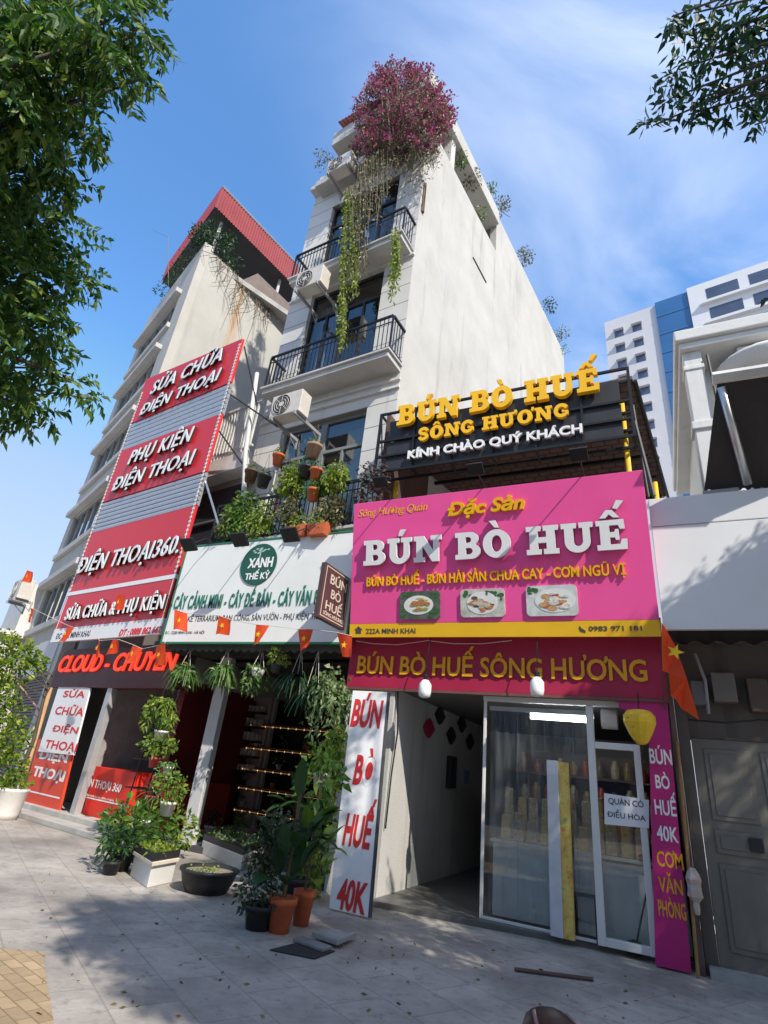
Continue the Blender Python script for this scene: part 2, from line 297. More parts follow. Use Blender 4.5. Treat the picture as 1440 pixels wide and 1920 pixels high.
def slabglyph(c):
    base = {'Ú': 'U', 'Ò': 'O', 'Ế': 'E', 'Ô': 'O', 'Ư': 'U', 'Ơ': 'O'}.get(c, c); P = []; s = .18; t = .24
    if base == 'H': adv = 1.12; P = [[(0, 0), (.5, 0), (.5, s), (.40, s), (.40, .40), (.68, .40), (.68, s), (.58, s), (.58, 0), (1.08, 0), (1.08, s), (.97, s), (.97, 1 - s), (1.08, 1 - s), (1.08, 1), (.58, 1), (.58, 1 - s), (.68, 1 - s), (.68, .60), (.40, .60), (.40, 1 - s), (.5, 1 - s), (.5, 1), (0, 1), (0, 1 - s), (.11, 1 - s), (.11, s), (0, s)]]
    elif base == 'U': adv = 1.06; P = [[(0, 1), (0, 1 - s), (.1, 1 - s)] + arc(.51, .36, .41, .38, 180, 360) + [(.92, 1 - s), (1.02, 1 - s), (1.02, 1), (.58, 1), (.58, 1 - s), (.69, 1 - s)] + arc(.54, .38, .15, .18, 360, 180) + [(.39, 1 - s), (.49, 1 - s), (.49, 1)]]
    elif base == 'N': adv = 1.14; P = [[(0, 0), (.44, 0), (.44, s), (.34, s), (.34, .62), (.74, 0), (1.0, 0), (1.0, 1 - s), (1.1, 1 - s), (1.1, 1), (.68, 1), (.68, 1 - s), (.78, 1 - s), (.78, .42), (.40, 1), (0, 1), (0, 1 - s), (.1, 1 - s), (.1, s), (0, s)]]
    elif base == 'B': adv = .98; P = [[(0, 0), (.56, 0)] + arc(.60, .28, .34, .28, -90, 62) + arc(.58, .75, .29, .25, -50, 90) + [(0, 1), (0, 1 - s), (.11, 1 - s), (.11, s), (0, s)], [(.40, .17), (.53, .17)] + arc(.53, .29, .13, .12, -90, 90, 8) + [(.40, .41)], [(.40, .60), (.50, .60)] + arc(.50, .71, .11, .11, -90, 90, 8) + [(.40, .82)]]
    elif base == 'E': adv = .95; P = [[(0, 0), (.9, 0), (.92, .34), (.76, .34), (.70, s), (.41, s), (.41, .41), (.56, .41), (.58, .32), (.69, .32), (.69, .68), (.58, .68), (.56, .59), (.41, .59), (.41, 1 - s), (.68, 1 - s), (.73, .68), (.88, .68), (.86, 1), (0, 1), (0, 1 - s), (.11, 1 - s), (.11, s), (0, s)]]
    elif base == 'O': adv = 1.04; P = [arc(.5, .5, .5, .52, 0, 345, 30), arc(.5, .5, .19, .30, 0, 345, 24)]
    elif base == 'S': adv = .86; P = [ribbon([(.70, .70)] + arc(.41, .72, .27, .20, 25, 255, 12) + arc(.42, .29, .27, .21, 85, -155, 12) + [(.13, .28)], .24)]
    elif base == 'G': adv = 1.04; P = [ribbon([(.84, .68)] + arc(.5, .5, .36, .39, 35, 320, 18) + [(.80, .2), (.80, .46)], .25), [(.52, .36), (.67, .36), (.67, .53), (.52, .53)]]
    else: return .45, []
    if c in 'Ú': P.append([(.46, 1.08), (.60, 1.08), (.78, 1.33), (.54, 1.33)])
    if c == 'Ò': P.append([(.44, 1.09), (.58, 1.09), (.48, 1.35), (.24, 1.35)])
    if c in 'ÔẾ':
        x = adv / 2 - .04; P.append([(x - .30, 1.08), (x - .12, 1.08), (x, 1.20), (x + .12, 1.08), (x + .30, 1.08), (x + .1, 1.34), (x - .1, 1.34)])
        if c == 'Ế': P.append([(x + .12, 1.40), (x + .26, 1.36), (x + .48, 1.62), (x + .26, 1.66)])
    if c == 'Ư': P.append([(1.03, .84), (1.14, .86), (1.2, 1.0), (1.2, 1.14), (1.03, 1.14), (1.03, 1.03)]); adv += .12
    if c == 'Ơ': P.append([(.90, .93), (1.02, .82), (1.10, .95), (1.10, 1.12), (.94, 1.12), (.96, 1.02)]); adv += .06
    return adv, P
def slabmesh(s):
    out = []; x = 0.
    for word in s.split(' '):
        V = []; Fc = []; n = 0
        for c in word:
            adv, P = slabglyph(c)
            cu = bpy.data.curves.new('g', 'CURVE'); cu.dimensions = '2D'; cu.fill_mode = 'BOTH'; cu.extrude = .5
            for poly in P:
                q = [poly[0]]
                for a in poly[1:]:
                    if abs(a[0] - q[-1][0]) + abs(a[1] - q[-1][1]) > 1e-4: q.append(a)
                sp_ = cu.splines.new('POLY'); sp_.points.add(len(q) - 1); sp_.use_cyclic_u = True
                for k, a in enumerate(q): sp_.points[k].co = (a[0] + x, a[1], 0, 1)
            v, f = _mesh_of(cu); V.append(v); Fc += [[k + n for k in g] for g in f]; n += len(v); x += adv + .06
        V = np.concatenate(V); V[:, 2] += .5; out.append((V, Fc)); x += .45
    return out
class LB:                                  # lettering: one mesh for each word
    def __init__(s): s.w = []
    def build(s, name, mat_, parent, **k):
        for w_ in s.w: w_.build(name, mat_, parent, **k)
def put(lb, words, fr, u0, u1, v0, cap, w0, depth):
    a = min(V[:, 0].min() for V, _ in words); b = max(V[:, 0].max() for V, _ in words)
    for V, Fc in words:
        x = u0 + (V[:, 0] - a) / (b - a) * (u1 - u0); y = v0 + V[:, 1] * cap; z = w0 + V[:, 2] * depth
        mb = MB() if isinstance(lb, LB) else lb
        mb.add(fr.o + x[:, None] * fr.U + y[:, None] * fr.V + z[:, None] * fr.N, Fc)
        if isinstance(lb, LB): lb.w.append(mb)
def tx(mb, s, fr, bl, br, top, w=.02, depth=.02, bold=.0, shear=0., slab=False, level=True, space=1.):
    """one line of lettering on plane fr: baseline ends bl, br and one cap-height point, given as sightings on the plane"""
    u0, va = fr.uv(*bl, w + depth); u1, vb = fr.uv(*br, w + depth); vt = fr.uv(*top, w + depth)[1]; v0 = (va + vb) / 2
    if abs(top[0] - bl[0]) < abs(top[0] - br[0]): cap = vt - va
    else: cap = vt - vb
    put(mb, slabmesh(s) if slab else fontmesh(s, bold, shear, space), fr, u0, u1, v0, cap, w, depth)
def rrect(u0, u1, v0, v1, r, n=5):
    return arc(u1 - r, v1 - r, r, r, 0, 90, n) + arc(u0 + r, v1 - r, r, r, 90, 180, n) + arc(u0 + r, v0 + r, r, r, 180, 270, n) + arc(u1 - r, v0 + r, r, r, 270, 360, n)

# ================================================================== THE SETTING
def ground_material():
    m_ = mat('paving', (.41, .372, .332), .75, var=.38, scale=1.1, bump=.35, fine=18); t = m_.node_tree; b = t.nodes['Principled BSDF']
    c = NN(t, 'ShaderNodeTexCoord'); mp = NN(t, 'ShaderNodeMapping'); mp.inputs['Rotation'].default_value = (0, 0, math.radians(28)); t.links.new(c.outputs['Object'], mp.inputs[0])
    br = NN(t, 'ShaderNodeTexBrick'); br.inputs['Scale'].default_value = 1; br.inputs['Brick Width'].default_value = .8; br.inputs['Row Height'].default_value = .5; br.inputs['Mortar Size'].default_value = .008; br.inputs['Mortar Smooth'].default_value = .3
    br.inputs['Color1'].default_value = (.90, .90, .90, 1); br.inputs['Color2'].default_value = (1.07, 1.06, 1.05, 1); br.inputs['Mortar'].default_value = (.74, .72, .70, 1); t.links.new(mp.outputs[0], br.inputs['Vector'])
    old = b.inputs['Base Color'].links[0].from_socket; v = NN(t, 'ShaderNodeVectorMath', operation='MULTIPLY'); t.links.new(old, v.inputs[0]); t.links.new(br.outputs[0], v.inputs[1])
    n = NN(t, 'ShaderNodeTexNoise'); n.inputs['Scale'].default_value = .9; n.inputs['Detail'].default_value = 9; n.inputs['Roughness'].default_value = .7; t.links.new(c.outputs['Object'], n.inputs['Vector'])
    r = NN(t, 'ShaderNodeMapRange'); r.inputs[1].default_value = .46; r.inputs[2].default_value = .72; r.inputs[4].default_value = .7; t.links.new(n.outputs[0], r.inputs[0])
    t.links.new(v.outputs[0], b.inputs['Base Color']); mixin(t, b, r.outputs[0], (.17, .158, .145))
    n3 = NN(t, 'ShaderNodeTexNoise'); n3.inputs['Scale'].default_value = 7; n3.inputs['Detail'].default_value = 8; n3.inputs['Roughness'].default_value = .75; t.links.new(c.outputs['Object'], n3.inputs['Vector']); r3 = NN(t, 'ShaderNodeMapRange'); r3.inputs[1].default_value = .53; r3.inputs[2].default_value = .66; r3.inputs[4].default_value = .65; t.links.new(n3.outputs[0], r3.inputs[0]); mixin(t, b, r3.outputs[0], (.16, .145, .13))
    vo = NN(t, 'ShaderNodeTexVoronoi'); vo.inputs['Scale'].default_value = 3.2; t.links.new(c.outputs['Object'], vo.inputs['Vector']); r4 = NN(t, 'ShaderNodeMapRange'); r4.inputs[1].default_value = .07; r4.inputs[2].default_value = .05; r4.inputs[4].default_value = .6; t.links.new(vo.outputs['Distance'], r4.inputs[0]); mixin(t, b, r4.outputs[0], (.13, .12, .11)); return m_
mb = MB(); mb.add([(-300, -300, 0), (300, -300, 0), (300, 300, 0), (-300, 300, 0)], [(0, 1, 2, 3)])
single(mb, 'sidewalk', ground_material(), 'dark grey stone paving of the sidewalk in front of the shops', 'sidewalk', kind='structure', loc=(0, 0, 0))
def paver_material():
    m_ = mat('tan_paver', (.40, .29, .17), .8, var=.2, scale=3, bump=.3); t = m_.node_tree; b = t.nodes['Principled BSDF']
    c = NN(t, 'ShaderNodeTexCoord'); br = NN(t, 'ShaderNodeTexBrick'); br.inputs['Scale'].default_value = 1; br.inputs['Brick Width'].default_value = .2; br.inputs['Row Height'].default_value = .1; br.inputs['Mortar Size'].default_value = .006
    mp = NN(t, 'ShaderNodeMapping'); mp.inputs['Rotation'].default_value = (0, 0, math.radians(13)); t.links.new(c.outputs['Object'], mp.inputs[0]); t.links.new(mp.outputs[0], br.inputs['Vector'])
    br.inputs['Color1'].default_value = (.85, .85, .85, 1); br.inputs['Color2'].default_value = (1.15, 1.15, 1.15, 1); br.inputs['Mortar'].default_value = (.6, .6, .6, 1)
    old = b.inputs['Base Color'].links[0].from_socket; v = NN(t, 'ShaderNodeVectorMath', operation='MULTIPLY'); t.links.new(old, v.inputs[0]); t.links.new(br.outputs[0], v.inputs[1]); t.links.new(v.outputs[0], b.inputs['Base Color']); return m_
a, b_ = gnd(78, 1786), gnd(262, 1912); d = nrm(b_ - a); q = np.array([-.15, -1., 0]); q = nrm(q)
mb = MB(); z4 = np.array([0, 0, .006]); P = [a + z4, a + d * 1.6 + np.array([.3, -.8, .006]), a + d * 1.2 + q * 6 + z4, a + q * 6 - d * 5 + z4, a + np.array([-.1, -.9, 0]) * 1 - d * 5 + z4, a + np.array([-.05, -.45, 0]) + z4 - d * .5]
mb.add(P, [list(range(len(P)))[::-1]]); single(mb, 'paver_strip', paver_material(), 'strip of tan brick pavers laid along the kerb side of the sidewalk', 'paving', kind='structure')

# ================================================================== RESTAURANT
R = Fr(0, 8.25, 0)
whitewall = wall('shop_white_wall', (.50, .49, .47), amount=.6); tilefloor = mat('shop_floor', (.12, .115, .11), .45, var=.25, scale=3); ceilm = mat('shop_ceiling', (.16, .155, .15), .8)
shop = thing('noodle_restaurant', 'open fronted noodle restaurant with white inner walls, glass partition and dark terrace', 'restaurant', (-2.2, 8.25, 0))
mb = MB(); mb.box(R, -4.62, -3.78, 0, 3.4, -6.5, 0); mb.box(R, -3.78, .1, 0, 3.4, -6.5, -6.3); mb.build('wall', whitewall, shop, bev=.006); mb = MB(); mb.box(R, .1, .16, 0, 3.4, -6.5, -.06); mb.build('wall', mat('right_wall_dark', (.14, .10, .09), .8, var=.3), shop)
s0, s1 = gnd(695, 1705), gnd(1230, 1800)
mb = MB(); P = [np.array([-3.78, 8.02, 0]), np.array([-.3, 8.52, 0]), np.array([.1, 8.54, 0]), np.array([.1, 14.5, 0]), np.array([-3.78, 14.5, 0])]
mb.hull([p + np.array([0, 0, -.02]) for p in P], [p + np.array([0, 0, .07]) for p in P]); mb.build('floor', tilefloor, shop, bev=.008)
mb = MB(); mb.box(R, -3.78, .1, 2.84, 3.4, -6.3, -.06); mb.build('ceiling', ceilm, shop)
gp = MB(); gp.box(R, -2.33, -.93, .1, 2.74, -.16, -.15); gpo = gp.build('glass_partition', clear, shop)
fm = MB(); fm.box(R, -2.37, -.06, 2.74, 2.83, -.19, -.09); fm.box(R, -2.37, -2.33, .07, 2.74, -.17, -.13); fm.box(R, -2.33, -.95, .07, .10, -.17, -.13); fm.build('frame', white, gpo, bev=.004)
gd = MB(); gd.box(R, -.84, -.37, .1, 2.28, -.13, -.12); gdo = gd.build('glass_door', clear, shop)
fm = MB(); fm.box(R, -.93, -.84, .07, 2.735, -.17, -.07); fm.box(R, -.37, -.29, .07, 2.28, -.17, -.07); fm.box(R, -.84, -.37, .071, .15, -.165, -.075); fm.box(R, -.84, -.37, 2.2, 2.281, -.165, -.075); fm.build('frame', white, gdo, bev=.004)
# terrace above
terr = mat('terrace_wood', (.11, .06, .045), .7, var=.35, scale=2.2, stretch=(3, 3, .3)); 
def roof_tile_mat():
    m_ = mat('canopy_sheet', (.16, .10, .085), .7, var=.2, scale=3); t = m_.node_tree; b = t.nodes['Principled BSDF']; c = NN(t, 'ShaderNodeTexCoord'); br = NN(t, 'ShaderNodeTexBrick')
    br.inputs['Scale'].default_value = 1; br.inputs['Brick Width'].default_value = .28; br.inputs['Row Height'].default_value = .2; br.inputs['Mortar Size'].default_value = .025; t.links.new(c.outputs['Object'], br.inputs['Vector'])
    br.inputs['Color1'].default_value = (1, 1, 1, 1); br.inputs['Color2'].default_value = (.85, .85, .85, 1); br.inputs['Mortar'].default_value = (.45, .42, .4, 1)
    old = b.inputs['Base Color'].links[0].from_socket; v = NN(t, 'ShaderNodeVectorMath', operation='MULTIPLY'); t.links.new(old, v.inputs[0]); t.links.new(br.outputs[0], v.inputs[1]); t.links.new(v.outputs[0], b.inputs['Base Color']); return m_
mb = MB(); mb.box(R, -4.5, .05, 3.7, 8.9, -5.6, -5.5); mb.box(R, -4.58, -4.5, 3.7, 8.4, -5.5, -.1); mb.build('terrace_wall', terr, shop)
mb = MB(); mb.box(R, -4.6, .1, 3.45, 3.7, -5.6, -.1); mb.build('terrace_floor', concrete, shop)
A = [R.W(-4.6, 8.1, -.25), R.W(.12, 8.28, -.25), R.W(.64, 8.42, -5.2), R.W(-4.6, 8.42, -5.2)]; up_ = np.array([0, 0, .07])
mb = MB(); mb.hull(A, [p + up_ for p in A]); cr = mb.build('canopy_roof', roof_tile_mat(), shop)
mb = MB()
for k in range(5): w_ = -.6 - k * 1.05; mb.box(R, -4.55, .12 + k * .1, 8.0 + k * .05, 8.07 + k * .05, w_ - .03, w_ + .03)
mb.tube([R.W(.16, 8.24, -.27), R.W(.67, 8.39, -5.2)], .035, 6); mb.build('rafters', black, cr)
for (px, y0, y1, w_) in ((1166, 755, 900, -.3), (743, 905, 945, -.3), (1228, 905, 940, -2.0)):
    a_, b_ = R.uv(px, y0, w_), R.uv(px, y1 + 40, w_); mb = MB(); mb.tube([R.W(a_[0], 3.7, w_), R.W(a_[0], min(8.1, a_[1]), w_)], .045, 10); mb.build('post', mat('yellow_post', (.78, .5, .03), .5), shop, smooth=True)
mb = MB(); mb.tube([R.at(1190, 790, -.05), R.at(1226, 930, -.05)], .03); mb.tube([R.at(1187, 760, -.4), R.at(1216, 932, -.4)], .02); mb.build('downpipe', darkgrey, shop)

def signbox(name, label, cat, fr, u0, u1, v0, v1, w0, w1, m_, frame=None, fm_=.03, group=None):
    c = fr.W((u0 + u1) / 2, v0, w0); t = thing(name, label, cat, c, group=group); mb = MB(); mb.box(fr, u0, u1, v0, v1, w0, w1); p = mb.build('panel', m_, t, bev=.006)
    if frame:
        mb = MB(); e = fm_; mb.box(fr, u0 - e, u0, v0 - e, v1 + e, w0, w1 + .012); mb.box(fr, u1, u1 + e, v0 - e, v1 + e, w0, w1 + .012); mb.box(fr, u0, u1, v0 - e, v0, w0, w1 + .011); mb.box(fr, u0, u1, v1, v1 + e, w0, w1 + .011); mb.build('frame', frame, t)
    return t
# header fascia
hd = signbox('header_sign', 'long maroon fascia with gold letters above the restaurant opening', 'shop sign', R, -4.66, .1, 2.84, 3.68, -.06, .03, maroon)
mb = LB(); tx(mb, 'BÚN BÒ HUẾ SÔNG HƯƠNG', R, (668, 1263), (1215, 1277), (1212, 1236), w=.032, depth=.03, bold=.018); mb.build('lettering', gold, hd)
mb = MB(); mb.box(R, -4.66, .1, 2.80, 2.84, -.05, .045); mb.build('trim', mat('trim_brown', (.16, .07, .06), .5), hd)
mb = MB(); mb.tube([R.at(*p, .08) for p in ((668, 1202), (700, 1207), (745, 1209), (790, 1203), (802, 1201), (850, 1207), (905, 1207), (960, 1201))], .006, 5); single(mb, 'lamp_wire', offwhite, 'thin white wire sagging along the top of the maroon fascia', 'wire')
# purple pillar banner
pb = thing('pillar_banner', 'tall narrow purple banner on the right pillar listing dishes in white and orange', 'banner', R.W(-.15, 0, .0))
mb = MB(); mb.prism(R, [(-.33, 0.02), (.02, 0.02), (.085, 2.82), (-.17, 2.4)], -.05, .02); mb.prism(R, [(-.17, 2.4), (.085, 2.80), (-.5, 2.80), (-.5, 2.72), (-.22, 2.6)], -.05, .012); mb.build('panel', mat('banner_purple', (.48, .02, .17), .5, var=.12, scale=2), pb)
mb = LB()
for s, l, r, yb, yt in (('BÚN', 1219, 1261, 1432, 1404), ('BÒ', 1230, 1257, 1478, 1453), ('HUẾ', 1229, 1270, 1528, 1500), ('40K', 1233, 1273, 1577, 1549)): tx(mb, s, R, (l, yb), (r, yb + 2), (l, yt), w=.021, depth=.003, bold=.02)
mb.build('lettering', whiteL, pb, label='white upper dish names on the purple banner')
mb = LB()
for s, l, r, yb, yt in (('CƠM', 1233, 1282, 1626, 1597), ('VĂN', 1236, 1281, 1674, 1646), ('PHÒNG', 1236, 1288, 1720, 1690)): tx(mb, s, R, (l, yb), (r, yb + 3), (l, yt), w=.021, depth=.003, bold=.02)
mb.build('lettering', gold, pb, label='orange lower words on the purple banner')
# white board
WBf = Fr(0, 7.35, 0, lean=-9.5)
wb = thing('standing_board', 'tall white board with red letters leaning by the left wall of the restaurant', 'sign board', WBf.W(-3.85, 0.02, 0))
u0, u1 = WBf.uv(615, 1712)[0], WBf.uv(690, 1722)[0]; t0, t1 = WBf.uv(660, 1302)[0], WBf.uv(726, 1302)[0]
mb = MB(); mb.prism(WBf, [(u0, .02), (u1, .02), (t1, 2.76), (t0, 2.76)], -.05, 0); mb.build('panel', whiteL, wb, bev=.004)
mb = MB(); e = .022; mb.prism(WBf, [(u1, .02), (u1 + e, .02), (t1 + e, 2.76), (t1, 2.76)], -.06, .006); mb.build('edge', darkgrey, wb)
mb = LB()
for s, l, r, yl, yr, yt in (('BÚN', 656, 711, 1362, 1366, 1310), ('BÒ', 660, 699, 1472, 1474, 1415), ('HUẾ', 640, 693, 1588, 1590, 1526), ('40K', 627, 684, 1708, 1711, 1648)): tx(mb, s, WBf, (l, yl), (r, yr), (l, yt), w=.002, depth=.004, bold=.035)
mb.build('lettering', mat('board_red', (.6, .03, .03), .5), wb)
# pink sign
PK = Fr(0, 7.9, 0, z=3.58, lean=11.3); pu0, pu1, pv = -4.535, .10, 2.30
pk = thing('pink_sign_board', 'big bright pink sign board leaning out over the restaurant with white and yellow raised letters', 'shop sign', PK.W(-2.2, 0, -.1))
mb = MB(); mb.box(PK, pu0, pu1, .215, pv, -.12, 0); mb.build('panel', magenta, pk, bev=.006)
mb = MB(); mb.box(PK, pu0, pu1, 0, .213, -.12, .002); st = mb.build('address_strip', mat('strip_yellow', (.85, .5, .02), .45, var=.05), pk)
mb = LB(); tx(mb, '222A MINH KHAI', PK, (686, 1188), (779, 1187), (687, 1179), w=.003, depth=.004, bold=.012); tx(mb, '0983 971 181', PK, (1104, 1183), (1204, 1182.5), (1105, 1174), w=.003, depth=.004, bold=.02)
mb.build('lettering', darkgrey, st); mb = MB(); u, v = PK.uv(672, 1188); mb.prism(PK, [(u - .05, v), (u + .05, v), (u + .05, v + .06), (u + .075, v + .06), (u, v + .12), (u - .075, v + .06), (u - .05, v + .06)], .003, .006)
mb.build('house_icon', darkgrey, st); mb = MB(); u, v = PK.uv(1091, 1180); mb.prism(PK, [(u - .04, v + .02), (u - .02, v - .03), (u + .04, v - .05), (u + .05, v - .02), (u + .02, v), (u - .01, v + .02), (u - .02, v + .05)], .003, .006)
mb.build('phone_icon', darkgrey, st)
mb = LB(); tx(mb, 'BÚN BÒ HUẾ', PK, (681, 1061), (1178, 1028.5), (690, 1014), w=.05, depth=.04, slab=True); mb.build('large_lettering', whiteL, pk)
mb = LB(); tx(mb, 'BÚN BÒ HUẾ', PK, (681, 1061), (1178, 1028.5), (690, 1014), w=.001, depth=.046, slab=True); mb.build('letter_backing', sideblack, pk)
mb = LB(); tx(mb, 'Sông Hương Quán', PK, (672, 968), (801, 957), (673, 955), w=.002, depth=.006, bold=.0, shear=.3); tx(mb, 'Đặc Sản', PK, (839, 967), (984, 954), (841, 942), w=.002, depth=.05, bold=.03, shear=.25)
tx(mb, 'BÚN BÒ HUẾ - BÚN HẢI SẢN CHUA CAY - CƠM NGŨ VỊ', PK, (687, 1099), (1174, 1078), (688, 1082), w=.002, depth=.035, bold=.02); mb.build('yellow_lettering', yellow, pk)
def dish(k, x0, x1, y0, y1, bowl, cols, greens, bgm):
    u0, v0 = PK.uv(x0, y1); u1, v1 = PK.uv(x1, y0); t = MB(); t.prism(PK, rrect(u0, u1, v0, v1, .06), .002, .03); p = t.build('food_picture', bgm, pk)
    rr = random.Random(k); cu, cv = (u0 + u1) / 2 + bowl[0], (v0 + v1) / 2 + bowl[1]
    t = MB(); t.disc(PK, cu, cv, bowl[2], bowl[3], .030, .034); t.build('printed_plate', mat('print_white', (.75, .76, .74), .5), p)
    for i, c in enumerate(cols):
        t = MB()
        for j in range(7):
            a_ = rr.uniform(0, 6.28); q = rr.uniform(.1, .72); t.disc(PK, cu + bowl[2] * q * math.cos(a_), cv + bowl[3] * q * math.sin(a_), bowl[2] * rr.uniform(.12, .3), bowl[3] * rr.uniform(.08, .22), .034 + .0001 * (7 * i + j), .036 + .0003 * (7 * i + j), 9)
        t.build('printed_food', mat('print%d%d' % (k, i), c, .5, var=.4, scale=30), p)
    t = MB()
    for (a_, b2) in greens:
        for j in range(6): t.disc(PK, u0 + (u1 - u0) * min(.93, max(.07, a_ + rr.uniform(-.1, .1))), v0 + (v1 - v0) * min(.9, max(.1, b2 + rr.uniform(-.12, .12))), rr.uniform(.02, .05), rr.uniform(.015, .04), .0305 + .0002 * j, .0325 + .0003 * j, 7)
    if greens: t.build('printed_garnish', mat('print_leaf%d' % k, (.05, .14, .05), .5, var=.5, scale=20), p)
dish(1, 751, 826, 1107, 1162, (-.02, 0, .25, .15), [(.55, .5, .15), (.3, .4, .08), (.5, .2, .08)], [(.2, .85), (.85, .2), (.9, .8), (.1, .2)], mat('pic1', (.10, .13, .10), .5, var=.5, scale=12))
dish(2, 865, 946, 1103, 1158, (0, 0, .24, .17), [(.12, .10, .06), (.55, .2, .06), (.55, .5, .4)], [(.2, .8), (.85, .7), (.7, .9)], mat('pic2', (.55, .57, .5), .5, var=.4, scale=8))
dish(3, 989, 1081, 1096, 1156, (.05, 0, .28, .17), [(.5, .12, .05), (.6, .35, .15), (.7, .68, .62)], [(.12, .85)], mat('pic3', (.62, .66, .64), .5, var=.25, scale=9))
for u in (-4.2, -2.2, -.3):
    for a, b_ in ((pv - .1, 6.1), (.4, 4.0)): mb = MB(); mb.tube([PK.W(u, a, -.12), R.W(u, b_, -.1)], .03); mb.build('bracket', steel, pk)
# lamps on the pink sign
for i, (bx, by, tx_, ty_, lb) in enumerate(((738, 940, .55, 0, 'black floodlight on the arm nearest the left end of the pink sign'), (910, 916, .56, 0, 'black floodlight on the middle arm above the pink sign'), (1095, 893, .58, 0, 'black floodlight on the arm nearest the right end of the pink sign'))):
    u = PK.uv(bx, by, -.05)[0]; b0 = PK.W(u, pv, -.05); tip = b0 + np.array([0, -tx_, .06])
    t = thing('floodlight', lb, 'floodlight', b0, group='floodlights over the pink sign'); mb = MB(); mb.tube([b0 - np.array([0, 0, .1]), b0 + np.array([0, 0, .03]), tip], .011); mb.build('arm', cable, t)
    f2 = Fr(tip[0], tip[1], 0, z=tip[2], lean=62); mb = MB(); mb.box(f2, -.12, .12, -.1, .1, -.02, .02); h = mb.build('lamp_head', black, t, bev=.006); mb = MB(); mb.box(f2, -.10, .10, -.08, .08, -.028, -.021); mb.build('lens', clear, h)
# roof top letter frame
FRM = Fr(0, 8.15, 0); z0l, z1l = FRM.uv(703, 895)[1], FRM.uv(715, 775)[1]
rs = thing('rooftop_letter_sign', 'black metal frame with yellow and white cut letters standing above the pink sign', 'shop sign', FRM.W(-2.2, 6.8, 0))
mb = MB()
for w_ in (0, -.35):
    for z in (6.88, 7.22, 7.58, 8.25): mb.box(FRM, -4.62, .08, z - .022, z + .022, w_ - .022, w_ + .022)
    for u in (-4.6, .06): mb.box(FRM, u - .024, u + .024, 6.86, 8.27, w_ - .024, w_ + .024)
for u in np.linspace(-4.6, .06, 7):
    for z in (6.88, 8.25): mb.box(FRM, u - .02, u + .02, z - .018, z + .018, -.33, -.022)
    if -4.5 < u < 0: mb.box(FRM, u - .018, u + .018, 6.9, 8.23, -.019, .019)
mb.tube([FRM.W(.06, 6.88, -.35), FRM.W(.06, 8.25, 0)], .015); mb.tube([FRM.W(-4.6, 6.88, -.35), FRM.W(-4.6, 8.25, 0)], .015)
mb.build('frame', black, rs)
mb = MB()
for z, h in ((6.92, .28), (7.26, .29), (7.64, .42)): mb.box(FRM, -4.4, -.1, z, z + h, -.05, -.03)
mb.build('slat_backing', mat('slat_black', (.03, .03, .035), .5, var=.2), rs)
mb = LB(); tx(mb, 'BÚN BÒ HUẾ', FRM, (743, 799), (1124, 728), (745, 763), w=.03, depth=.09, slab=True); tx(mb, 'SÔNG HƯƠNG', FRM, (783, 827), (1066, 779), (784, 804), w=.03, depth=.06, slab=True); mb.build('yellow_lettering', yellow, rs, bev=.004)
mb = LB(); tx(mb, 'KÍNH CHÀO QUÝ KHÁCH', FRM, (763, 862), (1092, 808), (764, 847), w=.03, depth=.05, bold=.03); mb.build('white_lettering', whiteL, rs)
# blade sign
bl = thing('blade_sign', 'small dark brown sign with pale letters jutting out beside the pink board', 'hanging sign', R.W(-4.78, 3.7, .6))
BF = Fr(-4.72, 8.25 - .66, 90); brm = mat('blade_brown', (.085, .045, .045), .45)
mb = MB(); mb.box(BF, -.44, .40, 3.72, 4.64, -.09, 0); mb.build('panel', brm, bl, bev=.005)
mb = MB(); e = .02
for (a0, a1, c0, c1) in ((-.40, .37, 4.585, 4.60), (-.40, .37, 3.76, 3.775), (-.40, -.385, 3.775, 4.585), (.355, .37, 3.775, 4.585)): mb.box(BF, a0, a1, c0, c1, .001, .006)
mb.build('border', mat('blade_cream', (.62, .52, .42), .5), bl); mb = LB()
for s, a0, a1, v0, c in (('BÚN', -.24, .30, 4.34, .16), ('BÒ', -.16, .16, 4.11, .15), ('HUẾ', -.28, .24, 3.90, .14), ('SÔNG HƯƠNG', -.32, .32, 3.80, .06)): put(mb, fontmesh(s, .01), BF, a0, a1, v0, c, .001, .006)
mb.build('lettering', mat('blade_cream', (.62, .52, .42), .5), bl)
for z in (3.95, 4.3): mb = MB(); mb.box(BF, .40, .62, z, z + .05, -.07, -.02); mb.build('bracket', black, bl)

# ================================================================== THINGS IN THE RESTAURANT FRONT
for px, py, lb in ((797, 1290, 'white caged bulb hanging under the left part of the maroon fascia'), (1007, 1286, 'white caged bulb hanging under the right part of the maroon fascia')):
    c = R.at(px, py, .35); t = thing('hanging_bulb', lb, 'lamp', c, group='bulbs hanging before the maroon fascia')
    mb = MB(); mb.lathe(c + np.array([0, 0, -.14]), [(.05, 0), (.085, .02), (.095, .08), (.095, .19), (.05, .25), (.03, .26)], 12); mb.build('bulb', mat('bulb_white', (.85, .85, .85), .25, var=.03), t, smooth=True)
    mb = MB(); mb.lathe(c + np.array([0, 0, .115]), [(.035, 0), (.04, .06), (.015, .09)], 8); mb.tube([c + np.array([0, 0, .19]), c + np.array([.01, .0, .5]), c + np.array([.0, .1, .82])], .008, 5); mb.build('cord', cable, t)
c = R.at(1200, 1362, .42); t = thing('silk_lantern', 'yellow round silk lantern hanging in front of the purple pillar', 'lantern', c)
mb = MB(); mb.lathe(c + np.array([0, 0, -.21]), [(.03, 0), (.07, .02), (.13, .12), (.185, .25), (.185, .33), (.14, .39), (.05, .405)], 12)
